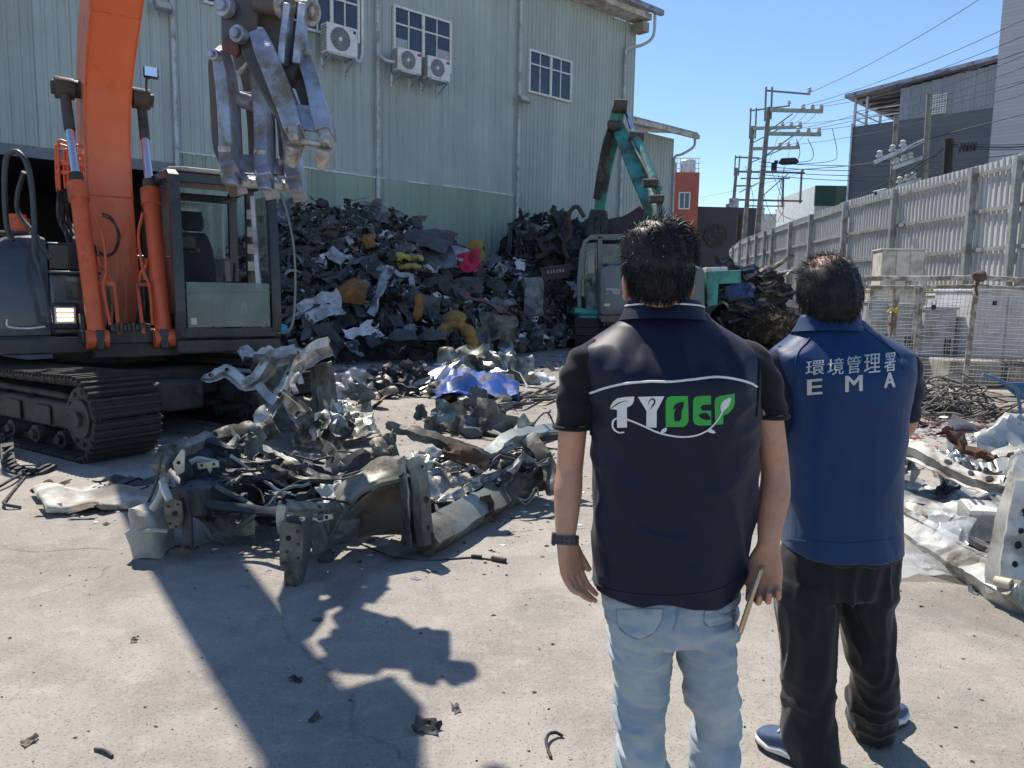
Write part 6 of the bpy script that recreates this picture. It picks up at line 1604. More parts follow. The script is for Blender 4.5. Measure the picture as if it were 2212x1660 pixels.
wb('fender_rail', wk, [(612, 1090, 4.2), (640, 1096, 4.25), (690, 1105, 4.4), (735, 1100, 4.5), (765, 1072, 4.6), (800, 1040, 4.75), (850, 1018, 4.9), (890, 1008, 4.95)], .06, m_body, HAT, sc=[.8, 1, 1, 1.1, 1.2, 1.2, 1.0], dent=.018, seed=5, holes=2, hr=.25)
wb('fender_rail', wk, [(612, 1092, 4.16), (608, 1120, 4.16), (612, 1150, 4.18)], .03, m_body_hi, BOXS, dent=.008, seed=8)
plate_px('headlamp_bracket', wk, [(612, 1090), (655, 1098), (690, 1112), (720, 1110), (722, 1122), (690, 1130), (650, 1116), (614, 1108)], 4.2, m_body_hi, .012, lambda x, y: (x - 612) * .002, holes=[(640, 1104, 4), (690, 1121, 4), (705, 1118, 4)])
sheet('inner_fender', wk, [(655, 1125, 4.28), (760, 1090, 4.55), (775, 1165, 4.6), (672, 1200, 4.3)], m_inner, 12, 9, .07, 4, 11)
sheet('inner_fender', wk, [(700, 1100, 4.5), (800, 1045, 4.8), (800, 1120, 4.85), (716, 1180, 4.5)], m_khaki, 12, 9, .05, 4, 12)
arch_o = [(706, 1168, 4.42), (722, 1134, 4.44), (746, 1098, 4.48), (780, 1066, 4.54), (824, 1044, 4.62), (882, 1030, 4.72)]
wb('arch_flange', wk, arch_o, .026, m_khaki, HAT, up=V((-.3, -.8, .5)), dent=.012, seed=15, sc=[.6, 1, 1.2, 1.3, 1.2, 1])
arch_t = [(684, 1122, 4.62), (706, 1084, 4.72), (744, 1044, 4.82), (790, 1012, 4.9), (838, 994, 4.95), (884, 990, 4.95)]
mb = MB(); A0 = smooth_path([PW(*p) for p in arch_o], 4); A1 = smooth_path([PW(*p) for p in arch_t], 4); nA = len(A1)
def arch_fn(u, v):
    a = A0[min(len(A0) - 1, int(u * (len(A0) - 1)))]; b = A1[min(nA - 1, int(u * (nA - 1)))]; p = a.lerp(b, v)
    return p + V((0, -.03, .05)) * math.sin(math.pi * v) * .9 + noise.noise_vector(p * 5) * .022 + V((0, 0, crease(p, 4, .05, 3)))
mb.grid(arch_fn, 24, 9); obj('wheel_arch', mb, m_khaki, wk, 26, solid=.005)
mb = MB()
def liner(u, v):
    a = A0[min(len(A0) - 1, int(u * (len(A0) - 1)))] + V((0, .02, -.02)); bt = V((lerp(PW(752, 1186, 4.5).x, PW(896, 1150, 4.6).x, u), lerp(4.52, 4.72, u), .05)); p = a.lerp(bt, v)
    return p + V((0, .12, 0)) * math.sin(math.pi * min(1, v * 1.1)) + noise.noise_vector(p * 3) * .025
mb.grid(liner, 18, 10); obj('arch_liner', mb, m_liner, wk, 50, solid=.005)
wb('hinge_pillar', wk, [(882, 990, 4.78), (888, 1030, 4.72), (893, 1080, 4.68), (896, 1130, 4.64), (900, 1175, 4.62)], .085, m_body, CHAN, up=V((.55, -.8, .1)), dent=.012, seed=18, sc=[.8, 1, 1, 1, 1.1])
wb('pillar_face', wk, [(896, 995, 4.72), (906, 1030, 4.66), (912, 1080, 4.62), (914, 1130, 4.6), (920, 1178, 4.58)], .055, m_khaki, BOXS, up=V((.8, -.6, .1)), dent=.008, seed=19, holes=3, hr=.3)
wb('sill', wk, [(912, 1166, 4.62), (960, 1142, 4.85), (1010, 1112, 5.15), (1060, 1085, 5.5), (1110, 1062, 5.85), (1150, 1045, 6.1)], .115, m_body, BOXS, up=V((.3, -.6, .8)), dent=.016, seed=20, sc=[1.1, 1, 1, 1, .9, .8])
wb('sill_flange', wk, [(925, 1134, 4.75), (975, 1104, 5.05), (1030, 1076, 5.4), (1090, 1050, 5.8)], .05, m_foil, HAT, up=V((.3, -.5, .85)), dent=.012, seed=22)
sheet('strut_tower', wk, [(800, 1000, 4.95), (846, 985, 5.0), (858, 930, 5.1), (802, 948, 5.08)], m_khaki, 10, 9, .07, 4, 24)
wb('cowl_lip', wk, [(498, 946, 5.4), (560, 968, 5.3), (625, 998, 5.15), (690, 1028, 5.0), (748, 1040, 4.95)], .034, m_foil, HAT, dent=.02, seed=25)
wb('cowl_lip', wk, [(520, 985, 5.2), (590, 1010, 5.1), (660, 1040, 5.0), (760, 1030, 4.95), (815, 1008, 4.95)], .028, m_body, HAT, dent=.02, seed=26)
wb('cross_bar', wk, [(396, 1080, 4.6), (470, 1094, 4.62), (540, 1102, 4.62), (612, 1108, 4.5)], .030, m_under, BOXS, dent=.012, seed=27)
sheet('tower_cap', wk, [(795, 960, 5.0), (850, 925, 5.05), (864, 985, 5.0), (806, 1002, 4.95)], m_khaki, 10, 9, .10, 5, 26)
wb('cowl', wk, [(505, 965, 5.5), (560, 985, 5.45), (610, 1010, 5.35), (665, 1032, 5.25), (720, 1026, 5.2), (770, 1012, 5.15), (810, 1000, 5.1)], .10, m_under, BOXS, dent=.06, seed=27, sc=[.8, 1, 1, 1.05, .9, .8])
sheet('cowl_skin', wk, [(505, 948, 5.5), (740, 1012, 5.1), (738, 1050, 5.0), (512, 1000, 5.3)], m_body, 26, 8, .13, 4.5, 28)
sheet('cowl_skin', wk, [(480, 968, 5.4), (600, 985, 5.3), (620, 1040, 5.1), (500, 1015, 5.2)], m_foil, 16, 9, .12, 5, 29)
sheet('firewall', wk, [(450, 1010, 5.35), (745, 1045, 5.15), (735, 1150, 5.1), (430, 1110, 5.3)], m_under, 20, 9, .12, 3, 30)
sheet('floor_pan', wk, [(430, 1095, 5.2), (735, 1130, 5.0), (1000, 1100, 5.5), (760, 1020, 6.4)], m_under, 18, 10, .08, 2, 31)
plate_px('crash_plate', wk, [(352, 1086), (378, 1080), (392, 1084), (396, 1120), (388, 1146), (364, 1142), (356, 1120)], 4.42, m_khaki, .014, holes=[(378, 1110, 6)], bolts=[(364, 1094), (384, 1090), (380, 1138), (367, 1132)])
plate_px('crash_post', wk, [(378, 1046), (402, 1060), (413, 1120), (415, 1188), (396, 1198), (392, 1140), (390, 1090)], 4.46, m_under, .03, bolts=[(404, 1180)])
plate_px('post_foot', wk, [(364, 1190), (392, 1182), (415, 1190), (398, 1200), (370, 1198)], 4.42, m_khaki, .01)
wb('crash_rail', wk, [(398, 1088, 4.55), (430, 1068, 4.75), (475, 1060, 5.0), (520, 1055, 5.25)], .12, m_inner, BOXS, dent=.015, seed=33, holes=3, hr=.20)
wb('fender_rail', wk, [(346, 1010, 4.6), (365, 985, 4.75), (400, 966, 4.9), (440, 955, 5.1), (478, 942, 5.25), (530, 936, 5.4), (580, 930, 5.5), (594, 920, 5.5)], .065, m_body, BOXS, dent=.03, seed=35, sc=[.7, 1, 1, .9, 1, 1.1, 1], holes=3, hr=.2)
wb('fender_rail', wk, [(500, 930, 5.3), (512, 945, 5.25), (500, 965, 5.2), (480, 975, 5.1)], .035, m_body_hi, HAT, dent=.02, seed=36)
sheet('inner_fender', wk, [(352, 1005, 4.62), (470, 960, 5.1), (500, 1040, 5.1), (395, 1075, 4.6)], m_under, 14, 10, .10, 4, 38)
sheet('inner_fender', wk, [(430, 960, 5.05), (560, 945, 5.4), (575, 1000, 5.3), (470, 1010, 5.0)], m_inner, 14, 9, .10, 5, 39)
wb('headlamp_bracket', wk, [(410, 1000, 4.68), (428, 992, 4.7), (450, 996, 4.75), (472, 1000, 4.8)], .022, m_body_hi, HAT, dent=.008, seed=40)
plate_px('bracket_tab', wk, [(424, 1000), (470, 996), (474, 1010), (458, 1012), (454, 1026), (446, 1012), (428, 1016)], 4.72, m_body_hi, .01, holes=[(436, 1006, 3), (462, 1003, 3)])
plate_px('bracket_tab', wk, [(372, 1000), (392, 970), (400, 974), (398, 1020), (380, 1030)], 4.58, m_body_hi, .01, holes=[(386, 1000, 4)])
wb('filler_pipe', wk, [(330, 1100, 4.45), (345, 1075, 4.46), (352, 1052, 4.48), (350, 1040, 4.5), (360, 1036, 4.5)], .026, m_poly, [(math.cos(a), math.sin(a)) for a in np.linspace(0, math.tau, 10, False)], dent=.006, seed=42)
wb('filler_pipe', wk, [(350, 1040, 4.5), (356, 1060, 4.46), (366, 1082, 4.42)], .028, m_poly, [(math.cos(a), math.sin(a)) for a in np.linspace(0, math.tau, 10, False)], dent=.006, seed=43)
wb('roof_rail', wk, [(840, 920, 5.6), (890, 932, 5.55), (940, 950, 5.5), (985, 968, 5.45), (1030, 985, 5.4), (1056, 996, 5.4)], .07, m_khaki, HAT, up=V((.1, -.7, .75)), dent=.035, seed=45, sc=[.6, .8, .9, 1.1, 1.2, 1.1])
wb('roof_rail_skin', wk, [(960, 968, 5.42), (1010, 985, 5.36), (1054, 1004, 5.34)], .055, m_rustp, BOXS, dent=.03, seed=46)
wb('door_frame', wk, [(1020, 1012, 5.6), (1060, 985, 5.8), (1100, 955, 6.0), (1130, 942, 6.1), (1170, 940, 6.2), (1215, 935, 6.3)], .10, m_body_hi, HAT, up=V((0, -.6, .8)), dent=.025, seed=47, sc=[.8, 1, 1.1, 1, .9])
wb('door_frame', wk, [(1140, 948, 6.05), (1165, 975, 5.95), (1185, 1010, 5.85), (1196, 1045, 5.75), (1180, 1052, 5.72)], .075, m_body, BOXS, dent=.025, seed=48)
wb('rear_sill', wk, [(1040, 1070, 5.6), (1100, 1052, 5.8), (1160, 1040, 5.9), (1200, 1036, 6.0)], .10, m_body, HAT, dent=.04, seed=49)
for k, qd in enumerate((((905, 985, 5.6), (1000, 975, 6.0), (1010, 1020, 5.8), (915, 1035, 5.4)), ((915, 1030, 5.35), (985, 1005, 5.6), (1010, 1045, 5.5), (925, 1080, 5.1)), ((940, 1085, 5.1), (1010, 1040, 5.5), (1060, 1030, 5.7), (985, 1092, 5.2)),
                     ((1010, 1035, 5.5), (1120, 1000, 6.0), (1130, 1045, 5.9), (1030, 1065, 5.5)), ((880, 965, 6.0), (1010, 985, 6.0), (980, 1010, 5.8), (890, 1000, 5.7)), ((1060, 1000, 5.9), (1180, 965, 6.2), (1180, 1030, 6.0), (1080, 1040, 5.8)))):
    sheet('floor_skin', wk, qd, m_foil if k % 2 else m_body_hi, 16, 12, .12, 3.2, 50 + k, rag=.05)
for k, (x, y) in enumerate(((1080, 1045), (1120, 1020), (1150, 1000), (1100, 990))):
    wb('torn_strip', wk, [(x - 50, y + 20, 5.6), (x - 20, y - 5, 5.7), (x + 10, y + 6, 5.7), (x + 45, y - 14, 5.9)], .03, m_under if k % 2 else m_foil, HAT, dent=.05, seed=60 + k, twist=[0, .8, 1.4, .3])
sheet('rust_flap', wk, [(1036, 1072, 5.28), (1058, 1070, 5.28), (1080, 1132, 5.15), (1050, 1126, 5.15)], m_rustp, 8, 10, .06, 7, 70, .008, rag=.12)
sheet('white_cover', wk, [(690, 1060, 4.7), (742, 1040, 4.75), (750, 1062, 4.65), (700, 1090, 4.55)], m_poly, 12, 8, .06, 8, 71, rag=.1)
for k, pts in enumerate(([(588, 1128, 4.5), (660, 1112, 4.55), (730, 1090, 4.6)], [(650, 1088, 4.5), (700, 1078, 4.5), (760, 1090, 4.45), (800, 1110, 4.4)], [(560, 1085, 4.9), (600, 1100, 4.8), (640, 1092, 4.6)],
                         [(470, 1030, 4.8), (520, 1040, 4.9), (560, 1060, 5.0), (575, 1100, 4.9)], [(320, 1085, 4.5), (332, 1060, 4.5), (345, 1010, 4.5), (350, 985, 4.6)], [(740, 1030, 4.9), (800, 1015, 4.8), (850, 1030, 4.7), (880, 1020, 4.65)])):
    q = smooth_path([PW(*p) for p in pts], 5); mb = MB(); mb.tube(q, .008, 6); obj('wire', mb, m_rubber, wk, 70)
for k, (x, y, d, s) in enumerate(((520, 1085, 5.0, .09), (560, 1112, 4.9, .08), (600, 1085, 4.9, .10), (660, 1075, 4.8, .07), (480, 1108, 4.9, .08))):
    mb = MB(); mb.box(PW(x, y, d), (s * 1.4, s, s)); mb.cyl(PW(x, y, d), PW(x, y, d) + V((s * .9, -s * .4, .04)), s * .35, 10); mb.jitter(.03, 6, k); obj('bay_part', mb, m_under if k % 2 else m_black, wk, 40)
sheet('bay_foil', wk, [(400, 1108, 4.9), (560, 1120, 4.8), (545, 1150, 4.7), (430, 1140, 4.75)], m_khaki, 14, 6, .10, 5, 77, rag=.1)
mb = MB(); mb.sphere(PW(703, 1200, 4.5), (.05, .05, .06), 10, 6); mb.cyl(PW(703, 1205, 4.5), PW(703, 1215, 4.5), .03, 8); obj('bush', mb, m_black, wk)
mb = MB(); mb.sweep([PW(858, 1170, 4.6), PW(853, 1185, 4.55), PW(850, 1200, 4.5)], [(-.04, -.01), (.04, -.01), (.04, .01), (-.04, .01)], V((0, -1, 0))); obj('tow_eye', mb, m_liner, wk, None)

W2L = []; r_ = random.Random(77)
def wk_pt(r_):
    x = r_.uniform(400, 1180); y = r_.uniform(960, 1120) - max(0, x - 900) * .22; d = 4.75 + max(0, (x - 560)) * .0018 + (1100 - y) * .0028
    return x, y, d
for k in range(46):
    x, y, d = wk_pt(r_); m_ = r_.choice((m_body, m_foil, m_under, m_under, m_inner, m_khaki)); a = r_.uniform(-.5, .5); L_ = r_.uniform(40, 110)
    pts = [(x + L_ * (i - 1.5) * .6 * math.cos(a) + r_.gauss(0, 7), y + L_ * (i - 1.5) * .6 * math.sin(a) + r_.gauss(0, 7), d + r_.gauss(0, .04) - .05) for i in range(4)]
    wb('torn_strip', wk, pts, r_.uniform(.008, .024), m_, r_.choice((HAT, BOXS)), dent=.02, seed=300 + k, twist=[0, r_.uniform(-1, 1), r_.uniform(-2, 2), r_.uniform(-2, 2)])
for k in range(16):
    x, y, d = wk_pt(r_); q = [PW(x + r_.gauss(0, 14) + 22 * i, y + r_.gauss(0, 12), d - .06) for i in range(5)]; mb = MB(); mb.tube(smooth_path(q, 4), r_.choice((.005, .007, .011)), 6); obj('wire', mb, m_rubber if k % 4 else m_poly, wk, 70)
for k in range(12):
    x, y, d = wk_pt(r_); mb = torn(320 + k, 9, .5, .35, .34, 2.6, .4); at(mb, PW(x, y, d), (r_.gauss(0, .6), -.8, r_.uniform(0, 1)), r_.uniform(0, 6), r_.uniform(.10, .26)); obj('torn_sheet', mb, r_.choice((m_body, m_body, m_under, m_khaki, m_inner)), wk, 22)
for k in range(5):
    x, y = r_.uniform(570, 800), r_.uniform(830, 935); mb = torn(360 + k, 9, .5, .35, .34, 2.6, .4); at(mb, PW(x, y, 6.5), (r_.gauss(0, .6), -.8, r_.uniform(0, 1)), r_.uniform(0, 6), r_.uniform(.14, .36)); W2L.append(mb)

wbot = thing('washer_bottle', 'milky plastic washer bottle broken off at the left front of the wreck', 'bottle', G(330, 1192))
mb = MB(); rg = []
for y, x0, x1, dd in ((1188, 306, 362, .13), (1160, 298, 362, .15), (1140, 292, 364, .16), (1130, 297, 362, .15), (1105, 298, 354, .14), (1096, 302, 350, .11)):
    a, b = P(x0, y, 4.38), P(x1, y, 4.38); c = (a + b) / 2; w = (b.x - a.x) / 2
    rg.append([c + V((w * math.copysign(abs(math.cos(t)) ** .3, math.cos(t)), dd * math.copysign(abs(math.sin(t)) ** .3, math.sin(t)), 0)) for t in np.linspace(0, math.tau, 24, False)])
mb.loft(rg); mb.jitter(.035, 9, 1); obj('bottle_body', mb, m_poly, wbot, 40)
mb = MB(); mb.tube(smooth_path([P(300, 1150, 4.22), P(330, 1146, 4.2), P(362, 1148, 4.22)], 4), .012, 6); obj('bottle_rib', mb, m_poly, wbot)
DK = 1.12
w2 = thing('torn_car_frame', 'torn silver green car side frame standing on end beside the excavator track', 'car wreck', G(690, 945))
wb('pillar', w2, [(572, 915, 6.35), (590, 885, 6.5), (610, 850, 6.6), (632, 815, 6.7), (655, 785, 6.75), (685, 762, 6.8), (716, 748, 6.8)], .11, m_foil, HAT, up=V((-.4, -.75, .5)), dent=.025, seed=90, sc=[.9, .8, .8, .9, 1.1, 1.3, 1.2], holes=3, hr=.2)
wb('pillar_skin', w2, [(570, 922, 6.3), (566, 905, 6.35), (580, 890, 6.4)], .08, m_body_hi, BOXS, dent=.03, seed=91)
wb('cross_rail', w2, [(436, 816, 6.9), (462, 812, 6.85), (484, 799, 6.85), (506, 812, 6.8), (534, 835, 6.8), (560, 815, 6.8), (592, 775, 6.8), (640, 762, 6.85)], .09, m_foil, HAT, up=V((0, -.85, .5)), dent=.03, seed=92, sc=[.35, .8, .9, 1, 1, 1.3, 1.5, 1.3], holes=4, hr=.28)
wb('roof_rail', w2, [(600, 845, 6.6), (640, 885, 6.4), (680, 930, 6.2), (715, 970, 6.0), (742, 1004, 5.85)], .115, m_body, HAT, up=V((-.45, -.75, .5)), dent=.015, seed=93, sc=[.6, 1, 1.1, 1.1, .9], holes=4, hr=.34)
wb('center_post', w2, [(690, 785, 6.95), (698, 825, 6.95), (704, 870, 6.9), (700, 900, 6.85)], .15, m_khaki, HAT, up=V((.2, -1, .1)), dent=.02, seed=94, sc=[.9, 1, 1, 1.1])
wb('brace', w2, [(560, 835, 6.7), (585, 865, 6.6), (598, 880, 6.55)], .055, m_body_hi, BOXS, dent=.015, seed=95)
wb('brace', w2, [(640, 850, 6.5), (632, 830, 6.55), (645, 812, 6.6), (652, 830, 6.6)], .035, m_foil, BOXS, dent=.015, seed=96)
for k, qd in enumerate((((545, 850, 7.2), (690, 870, 7.0), (720, 950, 6.7), (575, 925, 6.8)), ((640, 880, 6.9), (800, 900, 7.2), (818, 942, 6.8), (660, 962, 6.4)), ((700, 870, 7.1), (790, 880, 7.4), (822, 940, 7.0), (720, 930, 6.7)), ((555, 760, 7.3), (640, 770, 7.2), (620, 860, 7.1), (550, 840, 7.2)))):
    sheet('door_skin', w2, qd, (m_khaki, m_body, m_body, m_khaki)[k], 20, 14, .13, 2.6, 100 + k, rag=.06)
sheet('pale_flap', w2, [(520, 752, 7.5), (640, 765, 7.4), (610, 800, 7.3), (515, 775, 7.4)], sm['light'], 14, 8, .2, 4, 110, rag=.15)
sheet('pale_flap', w2, [(545, 762, 7.35), (600, 770, 7.3), (588, 800, 7.2), (548, 792, 7.2)], sm['tan'], 10, 8, .15, 5, 111, rag=.12)

for k, mb in enumerate(W2L): obj('torn_sheet', mb, (m_foil, m_body, m_khaki)[k % 3], w2, 22)
r_ = random.Random(91)
for k in range(15):
    x, y = r_.uniform(1930, 2230), r_.uniform(985, 1180); d = 5.6 - (y - 985) * .007; mb = torn(400 + k, 9, .5, .35, .34, 2.6, .4) if k % 2 else strip_shape(400 + k, 1, .07, 8, .25); at(mb, PW(x, y, d), (r_.gauss(0, .6), -.6, r_.uniform(.2, 1)), r_.uniform(-1, 1), r_.uniform(.14, .34)); W2L.append((mb, r_.choice((m_wreckw, m_wreckw2, m_wreckw2, m_under))))
def heap_thing(name, label, cat, box, d, mats, seed, n=8, amp=.2, s=(.3, .6), strips=4, zmax=.5):
    x0, y0, x1, y1 = box; r_ = random.Random(seed); t = thing(name, label, cat, G((x0 + x1) / 2, y1))
    for k in range(n):
        x, y = r_.uniform(x0, x1), r_.uniform(y0, y1); g_ = G(x, max(y, y0 + .45 * (y1 - y0)))
        p = P(x, y, min(g_.y, G(x, y1 - 2).y + 1.2)); p.z = max(p.z, .08)
        mb = torn(seed + k, 11, .5, .4, .34, 2.2, .35); at(mb, p, (r_.gauss(0, .5), -.7, r_.uniform(.1, 1)), r_.uniform(0, 6), r_.uniform(*s))
        mb.v = [(a, b, max(c, .006)) for a, b, c in mb.v]; obj('crumpled_sheet', mb, r_.choice(mats), t, 40)
    for k in range(strips):
        x, y = r_.uniform(x0, x1), r_.uniform(lerp(y0, y1, .5), y1); p = G(x, y); p.z = .08
        mb = strip_shape(seed + k, 1, .05, 10, .25); at(mb, p, (0, -.3, 1), r_.uniform(-.8, .8), r_.uniform(*s) * 1.6); mb.v = [(a, b, max(c, .006)) for a, b, c in mb.v]; obj('bent_strip', mb, r_.choice(mats), t, 40)
    return t
heap_thing('silver_wreckage', 'crumpled silver panels behind the blue sheet in the middle distance', 'wreckage', (940, 795, 1130, 850), 11, [m_foil, m_body_hi, m_body], 120, 11, s=(.45, .9))
t = thing('blue_sheet_metal', 'crumpled bright blue car panel lying among silver scrap', 'panel', G(1030, 878))
mb = MB()
def bp(u, v):
    a = G(lerp(940, 1120, u), lerp(882, 845, v)); p = a + V((0, 0, .10 + .26 * math.sin(math.pi * min(1, u * 1.15)) ** .8 * (.35 + .65 * v)))
    return p + V((0, 0, crease(p, 130, .22, 2.4))) + noise.noise_vector(p * 3) * .07
mb.grid(bp, 22, 12); mb.v = [(a, b, max(c, .01)) for a, b, c in mb.v]; obj('panel_skin', mb, wreckmat('bright_blue_paint', (.02, .085, .33), .35, .2, da=.32), t, 38, solid=.004)
heap_thing('black_wreckage', 'black charred bumper scrap left of the blue panel', 'wreckage', (810, 810, 905, 868), 9, [m_under, m_black, m_rustp], 140, 8, s=(.35, .6))
heap_thing('brown_wreckage', 'brown and pale torn trim between the black scrap and the blue panel', 'wreckage', (870, 800, 965, 860), 10, [sm['brown'], sm['tan'], m_body, sm['light']], 150, 9, s=(.3, .55))
heap_thing('grey_wreckage', 'bent grey fender pieces standing behind the main wreck', 'wreckage', (955, 870, 1080, 950), 7.2, [m_body, m_khaki, m_inner], 160, 9, s=(.35, .55))
heap_thing('pale_rubbish', 'pale plastic rubbish left of the black bumper scrap', 'rubbish', (722, 815, 815, 862), 9.5, [sm['white'], sm['light'], m_black, sm['tan']], 170, 9, s=(.2, .45))
t = thing('rubber_seals', 'loops of black rubber door seal lying right of the blue panel', 'rubber seal', G(1150, 880))
for k in range(9):
    x0, y0 = rnd.uniform(1060, 1110), rnd.uniform(868, 886); pts = [G(x0 + (i * .22) * 100, y0 - 10 * math.sin(i * .9 + k) - 4 * i) + V((0, 0, .03 + .05 * abs(math.sin(i + k)))) for i in range(7)]
    mb = MB(); mb.tube(smooth_path(pts, 4), .022, 6); obj('seal_loop', mb, m_rubber if k % 3 else m_khaki, t, 60)
t = thing('long_white_board', 'long dirty white board lying left of the wreck', 'board', G(200, 1110))
q = [G(70, 1070), G(345, 1058), G(350, 1100), G(100, 1118)]
mb = MB(); 
def brd_f(u, v):
    p = q[0].lerp(q[1], u).lerp(q[3].lerp(q[2], u), v); e = noise.noise(V((u * 9, v * 3, 2))) * .05
    if v in (0, 1): p = p + V((0, e * 1.6, 0))
    return p + V((0, 0, .05 + .05 * noise.noise(V((u * 4, v * 2, 0))) + .04 * (1 if .45 < v < .6 else 0)))
mb.grid(brd_f, 26, 10); obj('board_face', mb, M('dirty_white_board', (.52, .50, .45), .7, 0, .1, 4, dirt=(.28, .24, .19), da=.38, ds=3), t, 40, solid=.035)
for k, (x, y) in enumerate(((108, 1112), (180, 1117), (130, 1064), (92, 1068))):
    mb = torn(180 + k, 7, .08, .03, .03, 6, .3); at(mb, G(x, y) + V((0, -.01, .06)), (0, -.4, 1), .3 * k); obj('foam_edge', mb, sm['tan'] if k < 2 else m_rustp, t)
for k, (x, y, s) in enumerate(((245, 1072, .22), (290, 1066, .3), (320, 1078, .2))):
    mb = torn(190 + k, 8, .6, .3, .3, 3, .4); at(mb, G(x, y) + V((0, 0, .1)), (0, -.2, 1), .2, s); tag(obj('black_scrap', mb, m_black), ['smallest left', 'largest', 'right'][k] + ' torn black scrap lying on the long white board', 'scrap')

DK = 1.04
wr = thing('white_car_wreck', 'torn white car floor and sill at the right edge of the yard', 'car wreck', G(2120, 1200))
wb('door_pillar', wr, [(2246, 1030, 3.78), (2238, 1085, 3.74), (2228, 1140, 3.70), (2220, 1190, 3.67), (2216, 1235, 3.64), (2226, 1275, 3.6)], .17, m_wreckw, BOXS, up=V((-.85, -.5, .1)), dent=.012, seed=200, sc=[.8, .9, 1, 1, 1.1, 1.2])
wb('pillar_face', wr, [(2222, 1048, 3.64), (2212, 1100, 3.60), (2203, 1150, 3.57), (2193, 1200, 3.54), (2188, 1250, 3.51)], .075, m_wreckw, BOXS, up=V((-.5, -.85, .1)), dent=.01, seed=201, holes=5, hr=.26)
wb('sill', wr, [(1905, 1118, 5.2), (1960, 1142, 4.9), (2020, 1180, 4.5), (2080, 1218, 4.15), (2140, 1250, 3.85), (2190, 1272, 3.65), (2230, 1280, 3.55)], .13, m_wreckw, BOXS, up=V((-.35, -.6, .75)), dent=.014, seed=202, sc=[.8, .9, 1, 1, 1, 1.05])
wb('sill_flange', wr, [(1920, 1096, 5.2), (1985, 1126, 4.8), (2050, 1165, 4.4), (2115, 1200, 4.05), (2160, 1222, 3.85)], .055, m_wreckw2, HAT, up=V((-.3, -.5, .8)), dent=.012, seed=203)
wb('roof_rail', wr, [(1900, 985, 5.9), (1950, 970, 5.8), (1995, 985, 5.6), (2040, 1010, 5.4), (2090, 1035, 5.2), (2140, 1048, 5.0), (2175, 1050, 4.9)], .11, m_wreckw, HAT, up=V((-.2, -.7, .7)), dent=.02, seed=204, sc=[.8, 1.2, 1.1, .95, .9, .8], holes=6, hr=.2)
for k, qd in enumerate((((1925, 1060, 5.7), (2060, 1055, 5.5), (2180, 1075, 5.2), (1940, 1098, 5.2)), ((1940, 1090, 5.3), (2080, 1085, 5.0), (2170, 1120, 4.6), (1960, 1120, 4.9)), ((1930, 1100, 5.2), (2070, 1120, 4.8), (2080, 1165, 4.5), (1970, 1140, 4.8)),
                        ((1930, 1025, 6.0), (2020, 1035, 5.8), (2060, 1065, 5.6), (1935, 1065, 5.7)))):
    sheet('floor_skin', wr, qd, m_wreckw2 if k % 2 == 0 else m_wreckw, 16, 10, .09, 2.4, 210 + k, rag=.05)
q0 = [(2062, 1090, 4.7), (2140, 1098, 4.55), (2178, 1130, 4.3), (2095, 1122, 4.5)]
mb = MB(); top_ = [PW(x, y, d) + V((0, 0, .06)) for x, y, d in q0]; mb.prism([p - V((0, 0, .2)) for p in top_], (0, 0, .2)); mb.jitter(.02, 4, 3); sb = obj('seat_box', mb, m_wreckw, wr, None, bevel=.03)
mb = MB(); 
for k in range(2): mb.beam(top_[0].lerp(top_[1], .35 + .2 * k) .lerp(top_[3].lerp(top_[2], .35 + .2 * k), .25) + V((0, 0, .004)), top_[0].lerp(top_[1], .35 + .2 * k).lerp(top_[3].lerp(top_[2], .35 + .2 * k), .6) + V((0, 0, .004)), .02, .006)
obj('pressed_mark', mb, m_inner, sb, None, kind='stuff')
for k in range(3): wb('seat_rail', wr, [(2080 + 22 * k, 1160 + 9 * k, 4.25 - .07 * k), (2120 + 20 * k, 1178 + 10 * k, 4.05 - .07 * k), (2150 + 12 * k, 1192 + 12 * k, 3.95 - .07 * k)], .03, m_under if k != 1 else m_foil, BOXS, dent=.01, seed=220 + k)
wb('cross_member', wr, [(1940, 1130, 4.95), (2000, 1148, 4.7), (2070, 1140, 4.6), (2150, 1128, 4.4)], .05, m_wreckw2, HAT, dent=.02, seed=224)
for k, qd in enumerate((((2000, 1000, 6.6), (2060, 940, 6.8), (2100, 1000, 6.4), (2040, 1040, 6.2)), ((2105, 960, 6.6), (2212, 890, 6.9), (2290, 960, 6.6), (2180, 1000, 6.2)), ((2130, 1000, 6.2), (2260, 985, 6.2), (2280, 1035, 5.8), (2160, 1030, 5.7)), ((2060, 975, 6.6), (2140, 985, 6.4), (2160, 1030, 6.0), (2070, 1010, 6.2)))):
    sheet('door_skin', wr, qd, (m_wreckw2, m_wreckw, m_wreckw, m_wreckw2)[k], 14, 10, .17, 2.2, 230 + k, rag=.1)
wb('rusty_trim', wr, [(2050, 935, 6.6), (2075, 955, 6.5), (2090, 975, 6.4), (2120, 985, 6.3), (2150, 1000, 6.2)], .07, m_rustp, HAT, dent=.06, seed=235)
wb('bent_post', wr, [(2178, 1060, 4.8), (2190, 1030, 5.0), (2205, 1000, 5.2), (2230, 995, 5.3)], .09, m_wreckw, HAT, dent=.03, seed=236)
mb = MB(); mb.tube([PW(2150, 1255, 3.62), PW(2185, 1264, 3.56)], [.026, .03], 12); obj('jack_tube', mb, M('cream_tube', (.55, .5, .4), .6), wr)
wb('loose_bracket', wr, [(2090, 1245, 3.95), (2100, 1262, 3.88), (2098, 1280, 3.82), (2110, 1290, 3.78)], .022, m_inner, HAT, dent=.008, seed=238)
for mb, m_ in W2L[5:]: obj('torn_sheet', mb, m_, wr, 22)
t = thing('plastic_film', 'crumpled clear plastic film hanging over the white wreck sill', 'plastic film', G(1990, 1235))
